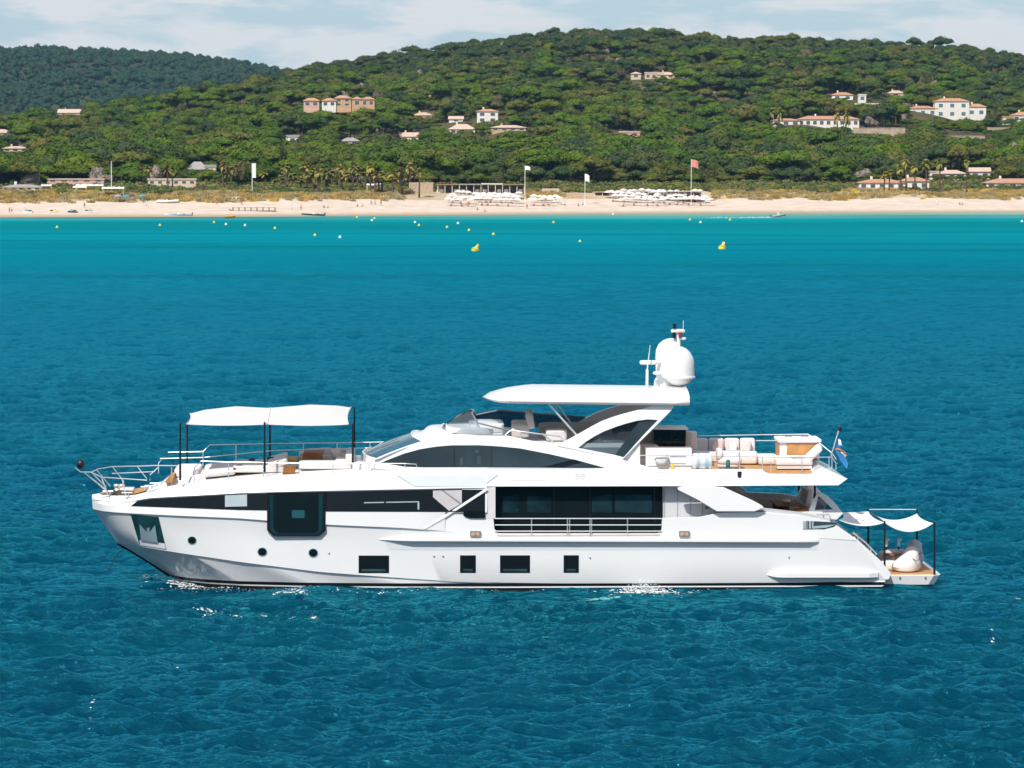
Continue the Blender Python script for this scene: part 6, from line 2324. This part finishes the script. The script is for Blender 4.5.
def boat(name, label, px, row, L, mh, mi, rz=0.0, z=None, rib=False, engine=True, console=True, cat='boat', d=None):
    p = sea(px, row) if d is None else at(px, row, d)
    p.z = (0 if d is None else landz(p.x, p.y)) if z is None else z
    root = empty(name, p, rz, label, cat)
    Wd = L * .36
    lines = [[], [], [], []]
    for i in range(13):
        t = i / 12
        w = Wd / 2 * (1 - max(0, (t - .45) / .55) ** 2.2)
        x = -L / 2 + L * t
        sh = .12 * L * .6 * max(0, t - .4)
        lines[0].append((x, -w, .5 + sh)); lines[1].append((x, -w * .8, .06 + sh * .7)); lines[2].append((x, w * .8, .06 + sh * .7)); lines[3].append((x, w, .5 + sh))
    b = MB(); b.loft(lines); b.add([l[0] for l in lines], [(0, 1, 2, 3)])
    b.loft([[(x, y * .9, z) for x, y, z in lines[0]], [(x, y * .8, z - .2) for x, y, z in lines[0]], [(x, y * .8, z - .2) for x, y, z in lines[3]], [(x, y * .9, z) for x, y, z in lines[3]]])
    b.build('hull', mh, root)
    if rib:
        b = MB()
        pth = lines[0] + lines[3][::-1]
        b.tube([(x, y, z - .02) for x, y, z in pth], .28, 10)
        b.build('tube', mi, root)
    else:
        b = MB(); b.loft([[(x, y * 1.01, z) for x, y, z in lines[0]], [(x, y * .88, z + .05) for x, y, z in lines[0]]]); b.loft([[(x, y * 1.01, z) for x, y, z in lines[3]], [(x, y * .88, z + .05) for x, y, z in lines[3]]]); b.build('gunwale', mi, root)
    if console:
        b = MB(); b.box((-.02 * L, 0, .75), (.6, .7, .8), taper=.8); b.build('console', M_wpaint, root, smooth=0)
        b = MB(); b.add([(.25, -.33, 1.1), (.25, .33, 1.1), (-.02, .28, 1.5), (-.02, -.28, 1.5), (.28, -.33, 1.1), (.28, .33, 1.1), (.01, .28, 1.5), (.01, -.28, 1.5)], [(0, 1, 2, 3), (4, 5, 6, 7), (0, 1, 5, 4), (2, 3, 7, 6), (1, 2, 6, 5), (3, 0, 4, 7)]); b.build('windshield', M_archg, root, smooth=0)
        b = MB(); b.box((-.22 * L, 0, .55), (.5, Wd * .55, .4)); b.build('seat', mat('navy_seat', (.08, .10, .14), .8), root, smooth=0)
    if engine:
        b = MB(); b.cushion((-L / 2 - .18, 0, .85), (.42, .34, .5), e=.4, n=14); b.box((-L / 2 - .15, 0, .35), (.16, .1, .8)); b.build('outboard', M_dkb, root)
    return root


def jetski(label, px, row, m1, m2, rz):
    p = sea(px, row); p.z = max(0, landz(p.x, p.y))
    root = empty('jet_ski', p, rz, label, 'jet ski', 'jet skis at the water\'s edge')
    lines = [[] for _ in range(4)]
    for i in range(11):
        t = i / 10
        w = .62 * (1 - max(0, (t - .5) / .5) ** 2)
        x = -1.6 + 3.2 * t
        for k, (a, z) in enumerate(((-1, .42), (-.7, 0), (.7, 0), (1, .42))):
            lines[k].append((x, a * w, z + .2 * max(0, t - .5)))
    b = MB(); b.loft(lines, closel=True); b.build('hull', m1, root)
    b = MB(); b.cushion((.45, 0, .58), (1.7, .8, .45), e=.6, n=16); b.build('hood', m2, root)
    b = MB(); b.cushion((-.6, 0, .66), (1.4, .42, .42), e=.5, n=16); b.build('seat', M_dkb, root)
    b = MB(); b.tube([(.25, -.42, 1.05), (.35, 0, 1.0), (.25, .42, 1.05)], .05, 6); b.tube([(.6, 0, .7), (.35, 0, 1.02)], .09, 6); b.build('handlebar', M_dkb, root)


jetski('white jet ski with a teal hood farthest left at the water\'s edge', 28, 216.4, M_wpaint, M_teal, 2.9)
jetski('white and yellow jet ski second from the left at the water\'s edge', 54, 216.3, M_wpaint, M_yel, .2)
jetski('dark jet ski with a teal hood third from the left at the water\'s edge', 72.5, 216.3, M_dkb, M_teal, 3.0)
jetski('white jet ski with a grey hood right of the dark teal one', 89, 216.2, M_wpaint, M_greyr, .1)
boat('inflatable_raft', 'plump orange inflatable raft at the water\'s edge left of the white speedboat', 142, 215.9, 3.0, M_org, M_org, .1, 0.1, True, False, False, 'raft')
boat('speedboat', 'white speedboat with a dark outboard moored just off the left beach', 178, 217.6, 8.6, M_wpaint, M_wpaint, math.pi, 0.5)
boat('inflatable_raft', 'small orange and dark inflatable just right of the white speedboat', 199, 216.0, 3.2, M_navy, M_org, .3, 0.1, True, False, False, 'raft')
boat('inflatable_raft', 'small orange float left of the pier foot', 230.2, 218.0, 3.0, M_org, M_org, 0, 0.0, True, False, False, 'raft')
boat('moored_boat', 'long dark open boat moored off the middle of the left beach', 313, 215.9, 7.4, M_dkb, M_dkb, math.pi, 0.0)
boat('beached_boat', 'white inflatable boat lying on the sand below the dune at left', 167.5, 202.4, 7.2, M_wpaint, M_wpaint, 0.0, None, True, False, True, 'boat', d=1198)
rb = boat('inflatable_boat', 'grey inflatable boat speeding to the right along the shallows', 779, 217.2, 4.6 * 1.0, M_greyr, M_greyr, 0.0, 0.05, True, True, True)
rb.rotation_euler = (0, -.13, 0)

# pier of posts and planks
pr = empty('pier', at(254, 213, 1172), 0, 'wooden bathing pier on posts reaching from the sand at left', 'pier')
pr.location.z = 0
k = 1172 / F
b = MB(); b.box((.0, 0, 1.55), (44 * k, 2.0, .18)); b.build('deck', M_plank, pr, smooth=0)
for i in range(8):
    x = (-21 + i * 6) * k
    for sy in (-.9, .9):
        MB().tube([(x, sy, -1.2), (x, sy, 2.7 if sy < 0 else 2.6)], .13, 6).build('post', M_plank, pr)
b = MB(); b.tube([(-21 * k, -.9, 2.55), (21 * k, -.9, 2.55)], .06, 6); b.build('handrail', M_plank, pr)
b = MB(); b.add([(-21 * k, -1, 1.6), (-21 * k, 1, 1.6), (-25 * k, 1, 2.1), (-25 * k, -1, 2.1), (-21 * k, -1, 1.4), (-21 * k, 1, 1.4), (-25 * k, 1, 1.9), (-25 * k, -1, 1.9)], [(0, 1, 2, 3), (4, 7, 6, 5), (0, 4, 5, 1), (2, 6, 7, 3), (0, 3, 7, 4), (1, 5, 6, 2)]); b.build('ramp', M_plank, pr, smooth=0)

# yellow bin on the right dune, sign kiosk
kb_ = empty('beach_hut', at(855, 196.2, 1305), 0, 'small yellow beach hut on the dune at right', 'hut')
kb_.location.z = landz(kb_.location.x, kb_.location.y)
MB().box((0, 0, .6), (2.7, 1.6, 1.7)).build('body', mat('yellow_boards', (.66, .42, .04), .7), kb_, smooth=0)
MB().box((0, 0, 1.52), (3.0, 1.9, .14)).build('roof', M_yel, kb_, smooth=0)
MB().box((-.7, -.82, .7), (.7, .06, 1.0)).build('door', M_wood, kb_, smooth=0)

# ------------------------------------------------------------------ people on the beach
M_skin = [mat('tanned_skin', (.42, .22, .14), .6), mat('pale_skin', (.60, .38, .28), .6)]
M_cl = [M_navy, mat('red_cloth', (.45, .06, .05), .9), M_wpaint, M_teal, M_dkb]


def person_mesh(pose):
    me = bpy.data.meshes.new('body')
    if pose == 'stand':
        J = [((0, 0, .93), .14), ((0, 0, 1.18), .13), ((0, 0, 1.42), .15), ((0, 0, 1.53), .06), ((0, .02, 1.66), .10), ((0, .01, 1.75), .08),
             ((.2, 0, 1.40), .06), ((.26, .03, 1.12), .05), ((.27, -.06, .86), .035), ((-.2, 0, 1.40), .06), ((-.26, .03, 1.12), .05), ((-.27, -.06, .86), .035),
             ((.1, 0, .84), .10), ((.11, -.02, .48), .07), ((.11, .02, .07), .045), ((.12, -.14, .03), .035), ((-.1, 0, .84), .10), ((-.11, -.02, .48), .07), ((-.11, .02, .07), .045), ((-.12, -.14, .03), .035)]
    elif pose == 'walk':
        J = [((0, 0, .92), .14), ((0, 0, 1.17), .13), ((0, -.02, 1.41), .15), ((0, -.02, 1.52), .06), ((0, -.02, 1.65), .10), ((0, -.02, 1.74), .08),
             ((.2, 0, 1.39), .06), ((.26, .16, 1.14), .05), ((.26, .06, .90), .035), ((-.2, 0, 1.39), .06), ((-.26, -.14, 1.14), .05), ((-.26, -.30, .95), .035),
             ((.1, -.02, .84), .10), ((.11, -.22, .50), .07), ((.11, -.26, .07), .045), ((.12, -.41, .05), .035), ((-.1, .02, .84), .10), ((-.11, .10, .48), .07), ((-.11, .40, .12), .045), ((-.12, .30, .03), .035)]
    else:
        J = [((0, 0, .14), .15), ((0, .08, .38), .13), ((0, .10, .62), .15), ((0, .08, .73), .06), ((0, .06, .86), .10), ((0, .05, .95), .08),
             ((.2, .1, .60), .06), ((.28, .24, .34), .05), ((.28, .34, .06), .035), ((-.2, .1, .60), .06), ((-.28, .24, .34), .05), ((-.28, .34, .06), .035),
             ((.12, -.05, .14), .10), ((.16, -.42, .42), .07), ((.14, -.72, .06), .045), ((.14, -.86, .05), .035), ((-.12, -.05, .14), .10), ((-.16, -.42, .42), .07), ((-.14, -.72, .06), .045), ((-.14, -.86, .05), .035)]
    E = [(0, 1), (1, 2), (2, 3), (3, 4), (4, 5), (2, 6), (6, 7), (7, 8), (2, 9), (9, 10), (10, 11), (0, 12), (12, 13), (13, 14), (14, 15), (0, 16), (16, 17), (17, 18), (18, 19)]
    me.from_pydata([j[0] for j in J], E, [])
    o = bpy.data.objects.new('tmp_person', me)
    COL.objects.link(o)
    sk = o.modifiers.new('skin', 'SKIN')
    o.modifiers.new('sub', 'SUBSURF').levels = 1
    for i, (_, r) in enumerate(J):
        me.skin_vertices[0].data[i].radius = (r, r)
    me.skin_vertices[0].data[0].use_root = True
    bpy.context.view_layer.update()
    dg_ = bpy.context.evaluated_depsgraph_get()
    out = bpy.data.meshes.new_from_object(o.evaluated_get(dg_))
    bpy.data.objects.remove(o)
    out.name = 'person'
    out.polygons.foreach_set('use_smooth', [True] * len(out.polygons))
    return out, J


PM = {k: person_mesh(k) for k in ('stand', 'walk', 'sit')}
PV = {}


def person(px, row, pose, si, ci, rz, label, loc=None):
    p = loc if loc is not None else on_sand(px, row, 1140, 1330)
    me, J = PM[pose]
    key = (pose, si)
    if key not in PV:
        m_ = me.copy(); m_.materials.clear(); m_.materials.append(M_skin[si]); PV[key] = m_
    o = bpy.data.objects.new('person', PV[key])
    COL.objects.link(o)
    o.location = p; o.rotation_euler = (0, 0, rz)
    tag(o, label, 'person', 'people on the beach')
    h0, c0 = Vector(J[4][0]), Vector(J[0][0])
    b = MB(); b.cushion(h0 + Vector((0, .025, .045)), (.23, .24, .24), e=1, n=12); b.build('hair', mat('dark_hair', (.03, .02, .015), .8), o)
    b = MB()
    if pose == 'sit':
        b.cushion(c0 + Vector((0, -.02, .0)), (.42, .42, .3), e=.7, n=12)
    else:
        b.lathe([(.17, .16), (.185, .0), (.20, -.16), (.19, -.26)], c0, 14)
        if ci == 2: b.lathe([(.12, .58), (.215, .5), (.19, .3), (.18, .1)], c0, 14)
    b.build('swimwear' if ci != 2 else 'white_shirt', M_cl[ci], o)
    return o


for i, (px, row, pose, si, ci, rz, lb) in enumerate([
        (9.5, 214.3, 'stand', 0, 1, .4, 'person standing near the water at the far left of the beach'), (11.8, 213.2, 'walk', 1, 0, 1.5, 'person walking beside another at the far left of the beach'), (24.5, 209, 'stand', 1, 2, 2, 'person in a white top alone on the sand at far left'),
        (84.5, 208.3, 'stand', 0, 4, .3, 'person in dark swimwear in the middle of the left sand'), (143, 205.5, 'stand', 0, 0, 1, 'person beside the blue kiosk shapes by the left tents'), (146.5, 206.2, 'stand', 1, 2, 4, 'person in white by the left tents'),
        (216.5, 206.5, 'walk', 1, 1, 1.5, 'person walking on the sand left of the pier'), (234, 203.2, 'stand', 0, 4, .2, 'person in dark swimwear at the head of the pier'), (236.3, 203, 'stand', 1, 2, 3, 'person in white at the head of the pier'), (241.5, 206.4, 'walk', 0, 1, 1.2, 'person in red walking onto the pier'),
        (292, 210.5, 'stand', 1, 2, 1.0, 'person in white standing left of the dark boat'), (301, 210.7, 'walk', 0, 1, 1.5, 'person in red walking behind the dark boat'), (324, 208.4, 'sit', 0, 4, .5, 'person sitting on the sand right of the dark boat'), (327.8, 208.2, 'sit', 1, 1, -.5, 'second seated person right of the dark boat'),
        (357.5, 207.6, 'sit', 0, 4, .3, 'person sitting on the middle sand left of the restaurant'), (362.5, 207.8, 'sit', 1, 0, -.4, 'person sitting next to another on the middle sand'), (371.2, 206.4, 'stand', 1, 1, .7, 'person in red standing below the dune left of the restaurant'), (375, 206, 'walk', 0, 3, 1.5, 'person in teal walking below the dune left of the restaurant'), (381, 205.8, 'stand', 0, 4, .1, 'person in dark swimwear left of the reed fence'),
        (477.5, 210.5, 'sit', 0, 0, .2, 'person sitting on the sand in front of the left parasols'), (485, 212.4, 'sit', 1, 4, .9, 'person sitting at the waterline before the left parasols'), (527, 209.8, 'stand', 0, 4, .2, 'person standing at the right end of the left parasols'), (565, 207.3, 'stand', 1, 0, 2, 'person standing between the two beach clubs'), (578.5, 206.2, 'sit', 0, 4, .4, 'person sitting on the sand between the two beach clubs'), (582.8, 205.8, 'sit', 1, 4, -.6, 'second seated person between the two beach clubs'),
        (936.8, 205.2, 'walk', 1, 2, 1.5, 'person in white walking alone on the right sand'), (959.8, 206, 'sit', 0, 4, .4, 'left one of the two people sitting on the right sand'), (962.4, 206, 'sit', 1, 4, -.4, 'right one of the two people sitting on the right sand')]):
    person(px, row, pose, si, ci, rz, lb)
pl = rb.location + Vector((-.25, 0, .35))
person(0, 0, 'stand', 1, 2, -1.57, 'person in a white shirt steering the grey inflatable boat', pl)
# blue and teal umbrellas of the left kiosk, as in the photo
for i, (px, row, m_, lb) in enumerate([(118, 203.4, M_greyr, 'grey-blue parasol at the right side of the left kiosk'), (126, 203.8, M_teal, 'teal parasol between the left kiosk and the beached boat'), (132, 203.6, M_navy, 'dark blue parasol right of the left kiosk'), (142, 203.6, M_teal, 'teal parasol nearest the beached white boat')]):
    p = on_sand(px, row)
    root = empty('beach_parasol', p, R.uniform(0, 6), lb, 'parasol')
    MB().tube([(0, 0, -.3), (0, 0, 2.45)], .045, 6).build('pole', M_wpaint, root)
    b = MB(); b.lathe([(.02, 2.62), (.7, 2.42), (1.35, 2.0), (1.33, 1.9), (.68, 2.36), (.02, 2.55)], (0, 0, 0), 8); b.build('canopy', m_, root, smooth=20)

# ------------------------------------------------------------------ foam on the water
M_foam = mat('foam', (.80, .84, .85), .9, var=.03)
M_aer = mat('aerated_water', (.10, .40, .45), .5, var=.2)


def foam(name, spots, m, label, up=.03):
    """loose flecks lying on the waves: spots are (px, row, spread px, spread rows, count, size)"""
    b = MB()
    for px, row, sx, sy, n_, sz in spots:
        for _ in range(n_):
            p = sea(px + R.gauss(0, sx), row + R.gauss(0, sy))
            s = sz * R.uniform(.2, 1.0)
            z = sea_z(p.x, p.y) + up
            a0 = R.uniform(0, 6.28)
            k = R.randrange(5, 8)
            el = R.uniform(.8, 1.9)
            vs = []
            for q in range(k):
                a = 6.283 * q / k
                r = s * R.uniform(.6, 1.1)
                x, y = p.x + r * math.cos(a) * el, p.y + r * math.sin(a) * .9
                vs.append((x, y, sea_z(x, y) + up))
            b.add([(p.x, p.y, z + s * .10)] + vs, [(0, 1 + q, 1 + (q + 1) % k) for q in range(k)])
    o = b.build(name, m, None, smooth=60, weld=0)
    return tag(o, label, 'foam', None, 'stuff')


foam('sea_foam', [(152, 576, 5, .7, 90, .065), (186, 582, 10, 1.5, 300, .08), (204, 585.5, 20, 1.4, 220, .06), (240, 588, 30, 1.5, 80, .045), (282, 595, 5, 1.2, 70, .06), (298, 593.5, 4, 1.0, 50, .06), (206, 613, 6, .9, 45, .05), (240, 614.5, 7, .5, 30, .05), (271, 617, 6, .6, 50, .055), (290, 619, 6, .6, 16, .05), (315, 618.5, 3, .8, 22, .05),
                  (138, 601, 4, .5, 14, .05), (162, 602, 3, .5, 10, .05), (645, 591.2, 16, .7, 240, .065), (664, 592.5, 24, 1.2, 110, .045), (420, 592, 60, .8, 90, .04), (993, 641, 2, .8, 7, .05), (1018, 604, 4, .6, 12, .06), (92, 712, 2, 9, 16, .05), (93, 723, 2, 1.0, 10, .06), (177, 671, 3, .6, 4, .05)], M_foam, 'white foam flecks along the yacht\'s waterline and on nearby wave crests')
b = MB()
for _ in range(380):                                 # spray where a wave slaps the side
    q = P(R.gauss(644, 10), 590, -3.95)
    zz = abs(R.gauss(0, .12)) * math.exp(-((q.x - P(644, 590, -3.9).x) / .9) ** 2) * 1.6
    c = ORG + UA * q.x + VA * (-3.82 - R.random() * .5) + Vector((0, 0, zz + .02))
    s = R.uniform(.008, .028)
    b.add([c + Vector((s, 0, 0)), c + Vector((-s, s, 0)), c + Vector((-s, -s, 0)), c + Vector((0, 0, s * 1.3))], [(0, 1, 2), (0, 3, 1), (1, 3, 2), (2, 3, 0)])
tag(b.build('spray', M_foam, None, smooth=0, weld=0), 'white spray where a wave breaks against the hull amidships', 'spray', None, 'stuff')
foam('aerated_water', [(592, 599.5, 9, 1.0, 60, .16), (604, 598, 4, .8, 24, .12)], M_aer, 'pale turquoise churned water beside the hull amidships', .02)
foam('boat_wake', [(722, 217.6, 8, .22, 90, .30), (738, 217.6, 8, .22, 70, .30), (754, 217.5, 8, .25, 90, .35), (766, 217.4, 5, .25, 80, .35)], M_foam, 'white wake trailing behind the grey inflatable boat', .05)
